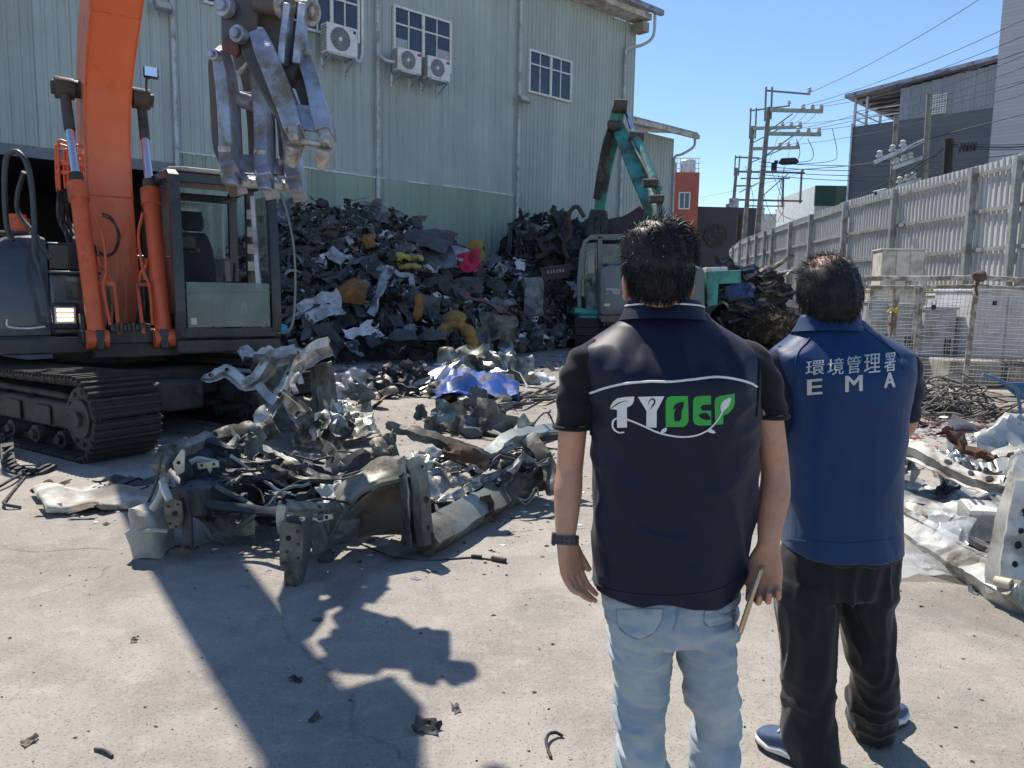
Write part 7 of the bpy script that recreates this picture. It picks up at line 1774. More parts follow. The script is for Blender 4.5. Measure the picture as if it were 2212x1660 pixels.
mb = MB(); ctl = [[P(2005, 1110, 4.5), P(2060, 1118, 4.4), P(2110, 1150, 4.2)], [P(1985, 1150, 4.42), P(2045, 1165, 4.3), P(2080, 1185, 4.15)], [P(1962, 1190, 4.36), P(2020, 1205, 4.26), P(2055, 1210, 4.2)], [G(1935, 1212), G(1985, 1240), G(2020, 1222)]]
def film(u, v):
    row = v * 3; i = min(2, int(row)); f_ = row - i
    def rowp(r, u):
        return r[0].lerp(r[1], u * 2) if u < .5 else r[1].lerp(r[2], u * 2 - 1)
    p = rowp(ctl[i], u).lerp(rowp(ctl[i + 1], u), f_)
    return p + V((0, -.03, .05)) + noise.noise_vector(p * 6) * .05 + V((0, -1, .5)) * crease(p, 5, .10, 6)
mb.grid(film, 20, 20); mb.v = [(a, b, max(c, .012)) for a, b, c in mb.v]; obj('film_sheet', mb, m_film, t, 50)
mb = torn(251, 12, .28, .2, .08, 5, .35); mb.xform(Matrix.Translation(G(1975, 1228) + V((0, 0, .03)))); mb.v = [(a, b, max(c, .01)) for a, b, c in mb.v]; obj('film_corner', mb, m_film, t, 50)
def skinmat():
    t = NT('skin'); p = t.pos()
    c = t.ramp(t.noise(9, 5, .6, p), .3, .7, (.44, .235, .15), (.53, .30, .20))
    c = t.mix(t.math('MULTIPLY', t.ramp(t.noise(40, 4, .6, p), .45, .65), .45), c, (.40, .185, .125))
    t.setc(c); b = t.b.inputs
    b['Roughness'].default_value = .5; b['Subsurface Weight'].default_value = .12; b['Subsurface Radius'].default_value = (.012, .005, .003); b['Subsurface Scale'].default_value = 1.0
    t.bump(t.noise(260, 3, .6, p), .12, .001); return t.m
m_skin = skinmat()
def clothmat(name, col, rough=.85, sheen=.25, weave=900, var=.06, fade=None, fade_amt=.5, fs=3.0):
    t = NT(name); p = t.pos()
    c = t.ramp(t.noise(5, 5, .6, p), .3, .7, tuple(x * (1 - var) for x in col), tuple(x * (1 + var) for x in col))
    if fade: c = t.mix(t.math('MULTIPLY', t.ramp(t.noise(fs, 6, .6, t.pos((1, 1, 2.2)), .5), .38, .66), fade_amt), c, fade)
    t.setc(c); b = t.b.inputs; b['Roughness'].default_value = rough; b['Sheen Weight'].default_value = sheen; b['Sheen Roughness'].default_value = .5; b['Specular IOR Level'].default_value = .25
    h = t.math('ADD', t.math('MULTIPLY', t.noise(weave, 2, .5, p), .5), t.math('MULTIPLY', t.noise(28, 5, .6, p), 1.0))
    t.bump(h, .25, .002); return t.m
m_vest = clothmat('navy_vest', (.0042, .0062, .024), .5, .09, 700)
m_vest2 = clothmat('blue_vest', (.004, .032, .108), .5, .12, 700)
m_tee = clothmat('black_tee', (.010, .010, .013), .9, .12)
m_tee2 = clothmat('ink_tee', (.013, .014, .028), .9, .15)
m_denim = clothmat('pale_denim', (.20, .28, .36), .85, .2, 900, .07, (.46, .49, .49), .85, 4)
m_trouser = clothmat('black_trousers', (.011, .011, .013), .72, .15, 900)
m_pipingw = M('white_piping', (.70, .70, .70), .6, bump=0)
m_print_w = M('white_print', (.66, .66, .68), .55, bump=0); m_print_g = M('green_print', (.035, .36, .06), .55, bump=0)
m_print_s = M('silver_print', (.55, .53, .50), .5, .1, bump=0)
m_hair = M('black_hair', (.006, .0055, .006), .5, 0, .3, 30, bump=0, spec=.4)
m_hair2 = M('grizzled_hair', (.010, .0095, .010), .55, 0, .4, 30, bump=0, spec=.35)
m_hairg = M('grey_hair', (.30, .29, .29), .45, 0, .3, 30, bump=0)

def ring_px(y, xl, xr, d, th, n=28, e=.85, z=None, shift=0.0):
    a, b = P(xl, y, d), P(xr, y, d); c = (a + b) / 2; w = (b.x - a.x) / 2
    out = []
    for k in range(n):
        t = k * math.tau / n; ct, st = math.cos(t), math.sin(t)
        out.append(V((c.x + w * math.copysign(abs(ct) ** e, ct), d + shift + th * math.copysign(abs(st) ** e, st), c.z)))
    return out
def dense_rows(rows, k=4):
    q = smooth_path([V((r[1], r[2], r[0])) for r in rows], k); q2 = smooth_path([V((r[3], r[4], 0)) for r in rows], k)
    return [(a.z, a.x, a.y, b.x, b.y) for a, b in zip(q, q2)]
def loft_px(mb, rows, n=28, e=.85, k=4, caps=True):
    return mb.loft([ring_px(*r, n=n, e=e) for r in dense_rows(rows, k)], caps)
def remesh(mb, vox, name, smooth_it=6, f=.5):
    me = bpy.data.meshes.new(name); me.from_pydata(mb.v, [], mb.f); me.update()
    o = bpy.data.objects.new(name, me); COL.objects.link(o)
    m = o.modifiers.new('r', 'REMESH'); m.mode = 'VOXEL'; m.voxel_size = vox
    if smooth_it: s = o.modifiers.new('s', 'SMOOTH'); s.factor = f; s.iterations = smooth_it
    dg = bpy.context.evaluated_depsgraph_get(); dg.update()
    out = bpy.data.meshes.new_from_object(o.evaluated_get(dg)); out.name = name
    bpy.data.objects.remove(o); bpy.data.meshes.remove(me)
    out.polygons.foreach_set('use_smooth', [True] * len(out.polygons))
    return out
def displace(me, fn):
    me.update(); n = len(me.vertices); co = np.empty(n * 3); me.vertices.foreach_get('co', co); no = np.empty(n * 3)
    me.vertex_normals.foreach_get('vector', no); co = co.reshape(-1, 3); no = no.reshape(-1, 3)
    co = co + no * fn(co, no)[:, None]
    me.vertices.foreach_set('co', co.ravel()); me.update()
def mesh_obj(name, me, mat, parent, label=None):
    me.materials.clear(); o = link(name, me, mat, parent)
    if label: o['label'] = label
    return o
def bvh_of(me): return BVHTree.FromPolygons([v.co.copy() for v in me.vertices], [tuple(p.vertices) for p in me.polygons])
CAM_P = V((0, 0, CAM_H))
def cast_px(bvh, px, py, off=0.0):
    r = (CAM_R @ V(((px - 1106) / FPX, -(py - 830) / FPX, -1.0))).normalized()
    h = bvh.ray_cast(CAM_P, r)
    if h[0] is None: return None
    n = h[1] if h[1].dot(r) < 0 else -h[1]
    return h[0] + n * off
from mathutils.geometry import tessellate_polygon
def split_tris(tris, lim):
    out, st = [], list(tris)
    while st:
        a, b, c = st.pop(); e = [((a[0] - b[0]) ** 2 + (a[1] - b[1]) ** 2, 0), ((b[0] - c[0]) ** 2 + (b[1] - c[1]) ** 2, 1), ((c[0] - a[0]) ** 2 + (c[1] - a[1]) ** 2, 2)]
        m, i = max(e)
        if m < lim * lim: out.append((a, b, c)); continue
        if i == 1: a, b, c = b, c, a
        elif i == 2: a, b, c = c, a, b
        q = ((a[0] + b[0]) / 2, (a[1] + b[1]) / 2); st += [(a, q, c), (q, b, c)]
    return out
def decal(name, tris, bvh, off, mat, parent, lim=7.0):
    mb = MB(); idx = {}
    for t in split_tris(tris, lim):
        f = []
        for q in t:
            k = (round(q[0], 3), round(q[1], 3))
            if k not in idx:
                p = cast_px(bvh, q[0], q[1], off)
                idx[k] = None if p is None else len(mb.v)
                if p is not None: mb.v.append(tuple(p))
            f.append(idx[k])
        if None not in f: mb.f.append(tuple(f))
    return obj(name, mb, mat, parent, 180)
def poly_tris(pts, smooth=0):
    if smooth: pts = [(p.x, p.y) for p in smooth_path([V((x, y, 0)) for x, y in pts], smooth, True)]
    vs = [V((x, y, 0)) for x, y in pts]
    return [tuple((vs[i].x, vs[i].y) for i in t) for t in tessellate_polygon([vs])]
def stroke_tris(pts, w, k=6):
    q = smooth_path([V((x, y, 0)) for x, y in pts], k); L, R = [], []
    for i, p in enumerate(q):
        t = (q[min(i + 1, len(q) - 1)] - q[max(i - 1, 0)]).normalized(); n = V((-t.y, t.x, 0)); ww = (interp(w, i / (len(q) - 1)) if isinstance(w, list) else w) / 2
        L.append(p + n * ww); R.append(p - n * ww)
    out = []
    for i in range(len(q) - 1):
        a, b, c, d = L[i], L[i + 1], R[i + 1], R[i]; out += [((a.x, a.y), (b.x, b.y), (c.x, c.y)), ((a.x, a.y), (c.x, c.y), (d.x, d.y))]
    return out
def piping(name, pts, bvh, r, mat, parent, off=0.0, k=10):
    q = [cast_px(bvh, p.x, p.y, off) for p in smooth_path([V((x, y, 0)) for x, y in pts], k)]
    q = [p for p in q if p is not None]; mb = MB(); mb.tube(q, r, 6); return obj(name, mb, mat, parent, 180)

def hand(mb, W, d, n, s, curls, spread=.12, thumb=(.55, .35, .25), k=1.0):
    """wrist W, finger direction d, palm normal n (the side fingers close to), thumb side s"""
    d, n, s = V(d).normalized(), V(n), V(s); n = (n - d * n.dot(d)).normalized(); s = (s - d * s.dot(d) - n * s.dot(n)).normalized()
    rg = []
    for t, w, h in ((-.012, .026, .020), (.015, .031, .019), (.045, .039, .016), (.075, .041, .014), (.092, .037, .012)):
        rg.append([W + d * (t * k) + s * (w * k * math.copysign(abs(math.cos(a)) ** .7, math.cos(a))) + n * (h * k * math.copysign(abs(math.sin(a)) ** .8, math.sin(a))) for a in np.linspace(0, math.tau, 16, False)])
    mb.loft(rg)
    L = ((.043, .026, .020), (.047, .030, .021), (.044, .028, .021), (.034, .021, .018))
    for i in range(4):
        o = .030 - .0205 * i; p = W + d * ((.088 - .004 * abs(i - 1.2)) * k) + s * (o * k); fd = (d + s * (spread * (1.2 - i) * .5)).normalized()
        pts, rs, ang = [p - d * .02 * k, p], [.0095, .0095], 0.0
        for j in range(3):
            ang += curls[i] * (.8 if j == 0 else 1.0 if j == 1 else .7); dd = (fd * math.cos(ang) + n * math.sin(ang)).normalized(); p = p + dd * L[i][j] * k; pts.append(p); rs.append((.0088, .0080, .0062)[j])
        mb.tube(smooth_path(pts, 3), [interp([(q / (len(rs) - 1), r * k) for q, r in enumerate(rs)], t / (3 * (len(pts) - 1))) for t in range(3 * (len(pts) - 1) + 1)], 9)
    p = W + d * .022 * k + s * .024 * k; a0 = thumb[0]; td = (d * math.cos(a0) + s * math.sin(a0)).normalized(); pts, rs = [p - td * .012 * k, p], [.014, .0135]
    for j, l in enumerate((.036, .032, .024)):
        q = thumb[1] * (j * .6); dd = (td * math.cos(q) + (n * .55 + d * .35 - s * thumb[2]) * math.sin(q)).normalized(); p = p + dd * l * k; pts.append(p); rs.append((.0115, .0100, .0075)[j])
    mb.tube(smooth_path(pts, 3), [interp([(q / (len(rs) - 1), r * k) for q, r in enumerate(rs)], t / (3 * (len(pts) - 1))) for t in range(3 * (len(pts) - 1) + 1)], 10)
def limb(mb, pts, r, n=16, flat=1.0):
    q = smooth_path([P(*p) if isinstance(p, tuple) else p for p in pts], 4)
    mb.tube(q, [interp([(i / (len(r) - 1), x) for i, x in enumerate(r)], k / (len(q) - 1)) for k in range(len(q))], n, True, flat); return q
def shoe(parent, heel, toe, w, mats, k=1.0, tilt=0.0):
    ax = (toe - heel); L = ax.length; ax.normalize(); sd = V((-ax.y, ax.x, 0)).normalized(); up = V((0, 0, 1))
    prof = [(0, .030, .085), (.04, .036, .10), (.16, .038, .098), (.34, .038, .092), (.52, .044, .075), (.72, .050, .062), (.88, .044, .052), (.97, .028, .042), (1.0, .012, .034)]
    def rings(z0f, z1f, grow):
        out = []
        for t, hw, h in prof:
            hw = hw * w / .05 + grow; z0, z1 = z0f(t, h), z1f(t, h); c = heel + ax * (t * L)
            out.append([c + sd * (hw * math.copysign(abs(math.cos(a)) ** .6, math.cos(a))) + up * ((z0 + z1) / 2 + (z1 - z0) / 2 * math.copysign(abs(math.sin(a)) ** .6, math.sin(a))) for a in np.linspace(0, math.tau, 18, False)])
        return out
    mb = MB(); mb.loft(rings(lambda t, h: .028, lambda t, h: h + .012, -.003)); sh = obj('shoe', mb, mats[0], parent, 60)
    mb = MB(); mb.loft(rings(lambda t, h: .012 + .018 * max(0, t - .8) * 3, lambda t, h: .044 + .012 * math.cos(t * 3) * .5 + .006 * math.sin(t * 16), .005)); obj('midsole', mb, mats[1], sh, 60)
    mb = MB(); mb.loft(rings(lambda t, h: .0 + .02 * max(0, t - .8) * 3, lambda t, h: .014 + .018 * max(0, t - .8) * 3, .002)); obj('outsole', mb, mats[2], sh, 60)
    mb = MB()
    for j in range(4):
        t = .42 + j * .07; c = heel + ax * (t * L) + up * (.105 - j * .008); mb.tube(smooth_path([c - sd * .026, c + up * .006, c + sd * .026], 3), .0035, 6)
    obj('laces', mb, mats[3], sh, 60, kind='stuff')
    return sh, ax, sd
def strands(name, parent, mat, roots, seed, L, wd=.0011, grav=.3, lift=.6, comb=V((0, -.3, .2)), seg=4, jit=.35):
    r_ = random.Random(seed); mb = MB()
    for p, n in roots:
        l = L(p, n) * r_.uniform(.6, 1.25); d = (n * lift + comb + V((r_.gauss(0, jit), r_.gauss(0, jit), r_.gauss(0, jit)))).normalized(); w = wd * r_.uniform(.7, 1.3); s = d.cross(V((r_.gauss(0, 1), r_.gauss(0, 1), r_.gauss(0, 1)))).normalized() * w; q = p - n * .004; o = len(mb.v)
        for k in range(seg + 1):
            f = 1 - .85 * k / seg; mb.v += [tuple(q - s * f), tuple(q + s * f)]
            d = (d + V((0, 0, -grav / seg)) - n * (.12 / seg)).normalized(); q = q + d * (l / seg)
        for k in range(seg): a = o + 2 * k; mb.f.append((a, a + 1, a + 3, a + 2))
    me = bpy.data.meshes.new(name); me.from_pydata(mb.v, [], mb.f); me.update(); me.polygons.foreach_set('use_smooth', [True] * len(me.polygons))
    o = link(name, me, mat, parent); o['kind'] = 'stuff'; return o
def sample(me, N, seed, ok):
    r_ = random.Random(seed); ps = [p for p in me.polygons if ok(p.center, p.normal)]; ws = np.cumsum([p.area for p in ps]); out = []
    for _ in range(N):
        p = ps[min(len(ps) - 1, int(np.searchsorted(ws, r_.random() * ws[-1])))]; v = [me.vertices[i].co for i in p.vertices][:3]
        a, b = r_.random(), r_.random()
        if a + b > 1: a, b = 1 - a, 1 - b
        out.append((v[0] + (v[1] - v[0]) * a + (v[2] - v[0]) * b, p.normal.copy()))
    return out
def npn(co, sc, seed=0):
    """cheap smooth noise for arrays: sum of rotated sines"""
    r_ = np.random.RandomState(seed); s = np.zeros(len(co))
    for i in range(7):
        k = r_.normal(size=3) * sc; s += np.sin(co @ k + r_.uniform(0, 6.28))
    return s / 3.2
def folds(co, k, seed, warp=.5, sharp=1.0):
    """wrinkle lines running across direction k (wave vector in radians per metre)"""
    ph = co @ np.array(k) + warp * 3 * npn(co, 9, seed) + warp * 2 * npn(co, 4, seed + 9)
    w = np.sin(ph); return np.sign(w) * np.abs(w) ** sharp
def ridge(co, sc, seed, warp=.05, w2=6):
    q = co + warp * np.stack([npn(co, w2, seed + 1), npn(co, w2, seed + 2), npn(co, w2, seed + 3)], 1); n = npn(q * np.array(sc), 1.0, seed)
    return 1 - 2 * np.minimum(np.abs(n) * 1.2, 1)
def zof(y, d): return P(1106, y, d).z

d1 = 1.9
man = thing('person', 'man in a navy vest with green and white print and pale jeans, seen from behind', 'person', V((P(1440, 1000, d1).x, d1, 0)))
body = MB()
loft_px(body, [(478, 1404, 1444, d1 + .03, .035), (490, 1380, 1466, d1 + .03, .065), (510, 1364, 1482, d1 + .03, .085), (545, 1354, 1490, d1 + .03, .097), (585, 1352, 1490, d1 + .03, .098), (620, 1358, 1484, d1 + .035, .092), (650, 1368, 1474, d1 + .04, .080), (680, 1382, 1462, d1 + .06, .062), (698, 1398, 1446, d1 + .075, .03)], e=1.0)
loft_px(body, [(600, 1378, 1470, d1 + .01, .058), (650, 1374, 1476, d1 + .005, .058), (690, 1370, 1488, d1 + .02, .046), (715, 1352, 1508, d1 + .035, .04)], e=1.0)
fc = P(1421, 600, d1 + .13)      # face front
body.sphere(fc + V((0, -.004, -.012)), (.016, .026, .022), 10, 8); body.tube([fc + V((0, -.012, .03)), fc + V((0, .012, -.012))], [.008, .013], 8)
body.sphere(fc + V((0, -.022, -.075)), (.03, .02, .02), 10, 8); body.sphere(fc + V((0, -.012, -.045)), (.024, .012, .006), 10, 6)
for sx in (-1, 1):
    body.sphere(fc + V((sx * .032, -.022, .048)), (.022, .012, .006), 10, 6)
    e = P(1421 + sx * 69, 618, d1 + .035); mb0 = len(body.v); body.sphere((0, 0, 0), (.009, .019, .033), 12, 10); body.xform(T4(e, Matrix.Rotation(sx * .45, 3, 'Z') @ Matrix.Rotation(-.12, 3, 'X') @ Matrix.Rotation(sx * .12, 3, 'Y')), mb0)
    body.sphere(e + V((0, .004, -.026)), (.008, .010, .011), 8, 6)
loft_px(body, [(1250, 1310, 1580, d1, .10), (1000, 1290, 1618, d1, .10), (850, 1285, 1622, d1, .105), (775, 1280, 1608, d1 + .02, .075), (745, 1345, 1545, d1 + .035, .045)])
qL = limb(body, [(1290, 775, d1), (1256, 810, d1), (1243, 870, d1), (1236, 940, d1), (1231, 1010, d1 + .005), (1227, 1060, d1 - .01), (1224, 1120, d1 - .03), (1222, 1160, d1 - .045)], [.045, .046, .041, .036, .0335, .0365, .030, .0245])
qR = limb(body, [(1598, 775, d1), (1632, 810, d1), (1650, 870, d1), (1664, 940, d1), (1674, 1015, d1 + .005), (1673, 1070, d1 - .01), (1664, 1130, d1 - .035), (1660, 1178, d1 - .05)], [.045, .046, .041, .037, .0350, .0385, .032, .0255])
WL, WRt = P(1223, 1165, d1 - .045), P(1659, 1185, d1 - .05)
hand(body, WL, (.20, .02, -1), (.75, -.65, .1), (.65, .75, 0), (.34, .42, .50, .58), .07, thumb=(.42, .5, .1), k=1.0)
hand(body, WRt, (-.05, .02, -1), (-.3, -.95, 0), (-.95, .3, 0), (.95, 1.05, 1.1, 1.1), .06, thumb=(.42, .45, .1), k=1.05)
for pts in ([(1375, 1330), (1384, 1500), (1390, 1660), (1392, 1930)], [(1525, 1330), (1536, 1500), (1542, 1660), (1542, 1930)]):
    limb(body, [(x, y, d1) for x, y in pts] , [.06, .04, .036, .03])
bm_ = remesh(body, .0034, 'body', 4)
mesh_obj('body', bm_, m_skin, man)
for sx in (-1, 1):
    mb = MB(); mb.sphere(fc + V((sx * .031, -.028, .026)), .0115, 12, 8); obj('eye', mb, M('eye_white', (.7, .68, .65), .2, bump=0) if sx < 0 else bpy.data.materials['eye_white'], man, 180)
jb = MB(); dj = d1
loft_px(jb, [(1225, 1304, 1590, dj, .112), (1290, 1303, 1592, dj, .118), (1335, 1309, 1591, dj, .120), (1362, 1313, 1590, dj, .116)])
loft_px(jb, [(1325, 1309, 1452, dj, .115), (1380, 1314, 1452, dj, .102), (1450, 1322, 1447, dj, .088), (1500, 1327, 1441, dj + .005, .080), (1560, 1331, 1433, dj + .01, .074), (1620, 1333, 1437, dj + .005, .074), (1660, 1334, 1443, dj, .076), (1750, 1338, 1440, dj, .072), (1880, 1346, 1436, dj, .064), (1955, 1344, 1440, dj, .068)], e=.95)
loft_px(jb, [(1325, 1450, 1590, dj, .115), (1380, 1457, 1590, dj, .102), (1450, 1472, 1593, dj, .088), (1500, 1481, 1598, dj + .005, .080), (1560, 1495, 1599, dj + .01, .072), (1620, 1492, 1596, dj + .005, .072), (1660, 1490, 1593, dj, .074), (1750, 1494, 1590, dj, .070), (1880, 1500, 1586, dj, .062), (1955, 1496, 1590, dj, .066)], e=.95)
jm = remesh(jb, .0062, 'jeans', 6)
def jeans_fold(co, no):
    z = co[:, 2]; zk = zof(1520, d1); zc = zof(1360, d1)
    lower = 1 / (1 + np.exp((z - zof(1470, d1)) / .02)); seat = np.exp(-((z - zc) / .055) ** 2)
    a = (ridge(co, (14, 10, 48), 1, .05) * .0070 + ridge(co, (22, 12, 95), 2, .03) * .0018) * lower * (.45 + .55 * np.clip(npn(co, 6, 3) + .4, 0, 1))
    a += (ridge(co, (45, 10, 40), 7, .02) * .003 + ridge(co, (20, 10, 70), 8, .03) * .0035) * (1 - lower * .6)
    a += (folds(co, (70, 0, 95), 7, .7, .9) + folds(co, (-65, 0, 90), 8, .7, .9)) * .0022 * seat
    return a + npn(co, 22, 11) * .0016
displace(jm, jeans_fold)
jeans = mesh_obj('jeans', jm, m_denim, man); jbv = bvh_of(jm)
m_denim2 = clothmat('pocket_denim', (.27, .34, .40), .85, .2, 900, .07, (.42, .46, .48), .6, 5); m_stitch = M('seam_shade', (.17, .235, .30), .9, bump=0)
for nm, pts in (('pocket', [(1333, 1316), (1336, 1352), (1356, 1372), (1384, 1380), (1412, 1366), (1428, 1342), (1432, 1316)]), ('pocket', [(1524, 1312), (1520, 1340), (1530, 1354), (1560, 1350), (1586, 1338)])):
    decal('pocket', poly_tris(pts), jbv, .0022, m_denim2, jeans, 6); piping('pocket_seam', pts, jbv, .0016, m_stitch, jeans, .0012, 5)
piping('seam', [(1462, 1300), (1464, 1320), (1460, 1345), (1454, 1362)], jbv, .002, m_stitch, jeans, .0005)
piping('pocket_edge', [(1335, 1317), (1380, 1326), (1430, 1322)], jbv, .0018, m_stitch, jeans, .0005); piping('pocket_edge', [(1522, 1330), (1555, 1332), (1588, 1318)], jbv, .0018, m_stitch, jeans, .0005)
sh_m = (M('shoe_navy', (.03, .05, .10), .7), M('shoe_white', (.62, .62, .60), .6, bump=0), m_rubber, M('lace_white', (.5, .5, .5), .8, bump=0))
for xx in (1388, 1543):
    x = P(xx, 1900, d1).x; shoe(man, V((x, d1 - .09, 0)), V((x + (.03 if xx > 1450 else -.03), d1 + .19, 0)), .05, sh_m)
tb = MB()
limb(tb, [(1305, 768, d1), (1270, 790, d1), (1250, 835, d1), (1240, 880, d1), (1236, 922, d1)], [.050, .056, .053, .047, .0425], 20)
limb(tb, [(1585, 768, d1), (1620, 790, d1), (1644, 835, d1), (1656, 872, d1), (1661, 898, d1)], [.050, .056, .053, .047, .0435], 20)
loft_px(tb, [(1230, 1300, 1590, d1, .105), (1000, 1286, 1622, d1, .112), (850, 1280, 1626, d1, .118), (780, 1268, 1618, d1 + .008, .10), (740, 1312, 1578, d1 + .018, .07), (714, 1350, 1512, d1 + .025, .056)])
tm = remesh(tb, .006, 'tee', 5)
displace(tm, lambda co, no: folds(co, (55, 20, 70), 21, .8, .9) * .003 + npn(co, 25, 4) * .0012)
mesh_obj('tee', tm, m_tee, man)
for cx, cy, r in ((1236, 922, .0455), (1661, 898, .0465)):
    c = P(cx, cy, d1); mb = MB(); q = [c + V((r * math.cos(a), r * math.sin(a), .012 * math.cos(a) * (-1 if cx < 1400 else 1) * 0)) for a in np.linspace(0, math.tau, 21)]; mb.tube(q, .0055, 6, False); obj('sleeve_hem', mb, m_tee, man, 180)
vb = MB()
loft_px(vb, [(1272, 1278, 1594, d1, .140), (1235, 1278, 1606, d1, .138), (1180, 1277, 1618, d1, .134), (1100, 1276, 1627, d1, .130), (1000, 1275, 1632, d1, .130), (900, 1271, 1636, d1, .140), (850, 1266, 1638, d1, .148), (812, 1256, 1642, d1 + .002, .146), (780, 1246, 1643, d1 + .008, .128), (756, 1250, 1636, d1 + .014, .108), (732, 1284, 1604, d1 + .02, .090), (710, 1318, 1562, d1 + .026, .076), (690, 1342, 1534, d1 + .03, .066), (676, 1352, 1524, d1 + .032, .062)], 40, .86, 5)
vm = remesh(vb, .0055, 'vest', 6)
def vest_fold(co, no):
    z = co[:, 2]; x = co[:, 0] - P(1440, 900, d1).x
    low = np.clip((zof(820, d1) - z) / .25, 0, 1); yoke = np.exp(-((z - zof(775, d1)) / .035) ** 2)
    a = ridge(co, (26, 20, 7), 31, .04) * .0045 * low + npn(co, 9, 32) * .004 + ridge(co, (16, 14, 22), 36, .05) * .0030
    under = np.exp(-((np.abs(x) - .16) / .06) ** 2) * np.exp(-((z - zof(900, d1)) / .10) ** 2); a += ridge(co, (30, 20, 45), 37, .03) * .005 * under
    a += folds(co, (120, 20, -60), 33, .7, 1) * .0022 * np.exp(-((x + .13) / .06) ** 2) * yoke + folds(co, (-110, 20, -50), 34, .7, 1) * .002 * np.exp(-((x - .14) / .05) ** 2) * yoke
    hem = np.exp(-((z - zof(1262, d1)) / .012) ** 2); return a + hem * .003
displace(vm, vest_fold)
vest = mesh_obj('vest', vm, m_vest, man); vbv = bvh_of(vm)
piping('yoke_piping', [(1275, 850), (1310, 838), (1352, 829), (1400, 825), (1450, 825), (1500, 820), (1548, 815), (1590, 820), (1620, 828), (1634, 836)], vbv, .0030, m_pipingw, vest, .0012)
piping('hem_seam', [(1282, 1262), (1340, 1279), (1440, 1287), (1540, 1277), (1592, 1252)], vbv, .0016, m_vest, vest, .0008)
piping('armhole_seam', [(1250, 772), (1262, 805), (1272, 845), (1276, 890), (1277, 940)], vbv, .003, m_vest, vest, .0012); piping('armhole_seam', [(1640, 772), (1639, 805), (1637, 850), (1634, 900)], vbv, .003, m_vest, vest, .0012)
cb = MB(); rg = []
for z, w, th, sh in ((-.006, .113, .082, 0), (.012, .104, .076, .002), (.03, .097, .070, .006), (.042, .092, .066, .009), (.040, .088, .062, .009), (.02, .090, .064, .006)):
    c0 = P(1438, 690, d1)
    rg.append([V((c0.x + w * math.cos(a), d1 + .022 + sh + th * math.sin(a), c0.z + z + .010 * max(0, -math.sin(a)) - .022 * max(0, math.sin(a)))) for a in np.linspace(0, math.tau, 40, False)])
cb.loft(rg, False); obj('collar', cb, m_vest, vest, 180)
q = [V((P(1438, 690, d1).x + .0985 * math.cos(a), d1 + .027 + .0715 * math.sin(a), P(1438, 690, d1).z + .028 + .010 * max(0, -math.sin(a)) + .001)) for a in np.linspace(math.pi * 1.03, math.pi * 1.97, 30)]
mb = MB(); mb.tube(q, .0022, 6); obj('collar_piping', mb, m_pipingw, vest, 180)
def Lp(pts): return [(1169.6 + .28184 * x, 467.9 + .28184 * y) for x, y in pts]
def Cp(pts): return [(1141.6 + .5186 * x, 449.1 + .5186 * y) for x, y in pts]
for k, pts in enumerate((
    [(528, 1480), (534, 1448), (552, 1418), (585, 1394), (640, 1383), (712, 1380), (709, 1412), (696, 1440), (676, 1456), (656, 1462), (656, 1540), (656, 1618), (580, 1618), (581, 1540), (582, 1484), (556, 1476)],
    [(740, 1383), (942, 1378), (884, 1490), (882, 1618), (803, 1618), (806, 1492)],
    [(953, 1412), (966, 1388), (992, 1378), (1122, 1376), (1126, 1470), (1128, 1566), (1112, 1596), (1088, 1612), (953, 1614), (951, 1500)],
    [(1160, 1415), (1170, 1390), (1195, 1378), (1298, 1373), (1298, 1440), (1234, 1444), (1217, 1464), (1232, 1488), (1298, 1487), (1300, 1600), (1200, 1602), (1172, 1588), (1162, 1562)],
    [(1326, 1412), (1336, 1390), (1358, 1378), (1478, 1358), (1479, 1430), (1464, 1475), (1432, 1510), (1392, 1525), (1391, 1592), (1332, 1598), (1328, 1500)])):
    decal('letter', poly_tris(Lp(pts)), vbv, .0012, m_print_w if k < 2 else m_print_g, vest, 5)
logo_d = stroke_tris(Lp([(524, 1486), (560, 1452), (606, 1424), (662, 1410)]), [(0, 1), (.5, 2.6), (1, .5)])
logo_d += stroke_tris(Lp([(818, 1450), (826, 1418), (850, 1398), (868, 1412), (862, 1438), (846, 1456), (836, 1482)]), [(0, .6), (.4, 3.2), (.7, 3.4), (1, .8)])
logo_d += poly_tris(Lp([(1004, 1482), (1022, 1444), (1050, 1426), (1092, 1420), (1088, 1462), (1074, 1492), (1072, 1548), (1054, 1568), (1018, 1568), (1016, 1510), (1030, 1470)]))
logo_d += poly_tris(Lp([(1204, 1522), (1238, 1506), (1272, 1514), (1296, 1552), (1262, 1560), (1226, 1548)]), 3)
decal('letter_cuts', logo_d, vbv, .0020, m_vest, vest, 4)['kind'] = 'stuff'
vine = stroke_tris(Cp([(400, 935), (375, 935), (354, 915), (356, 888), (378, 876), (410, 880), (470, 905), (540, 936), (620, 953), (690, 949), (745, 926), (785, 885), (812, 838)]), [(0, 3.0), (.15, 3.8), (.6, 4.0), (1, 3.0)], 8)
vine += poly_tris(Lp([(1374, 1496), (1370, 1452), (1394, 1412), (1446, 1388), (1440, 1432), (1414, 1472)]), 3)
vine += poly_tris(Cp([(550, 940), (556, 924), (575, 915), (572, 932)]), 3) + poly_tris(Cp([(742, 928), (758, 920), (778, 936), (760, 938)]), 3)
decal('vine_print', vine, vbv, .0026, m_print_w, vest, 4)['kind'] = 'stuff'
hc = MB()
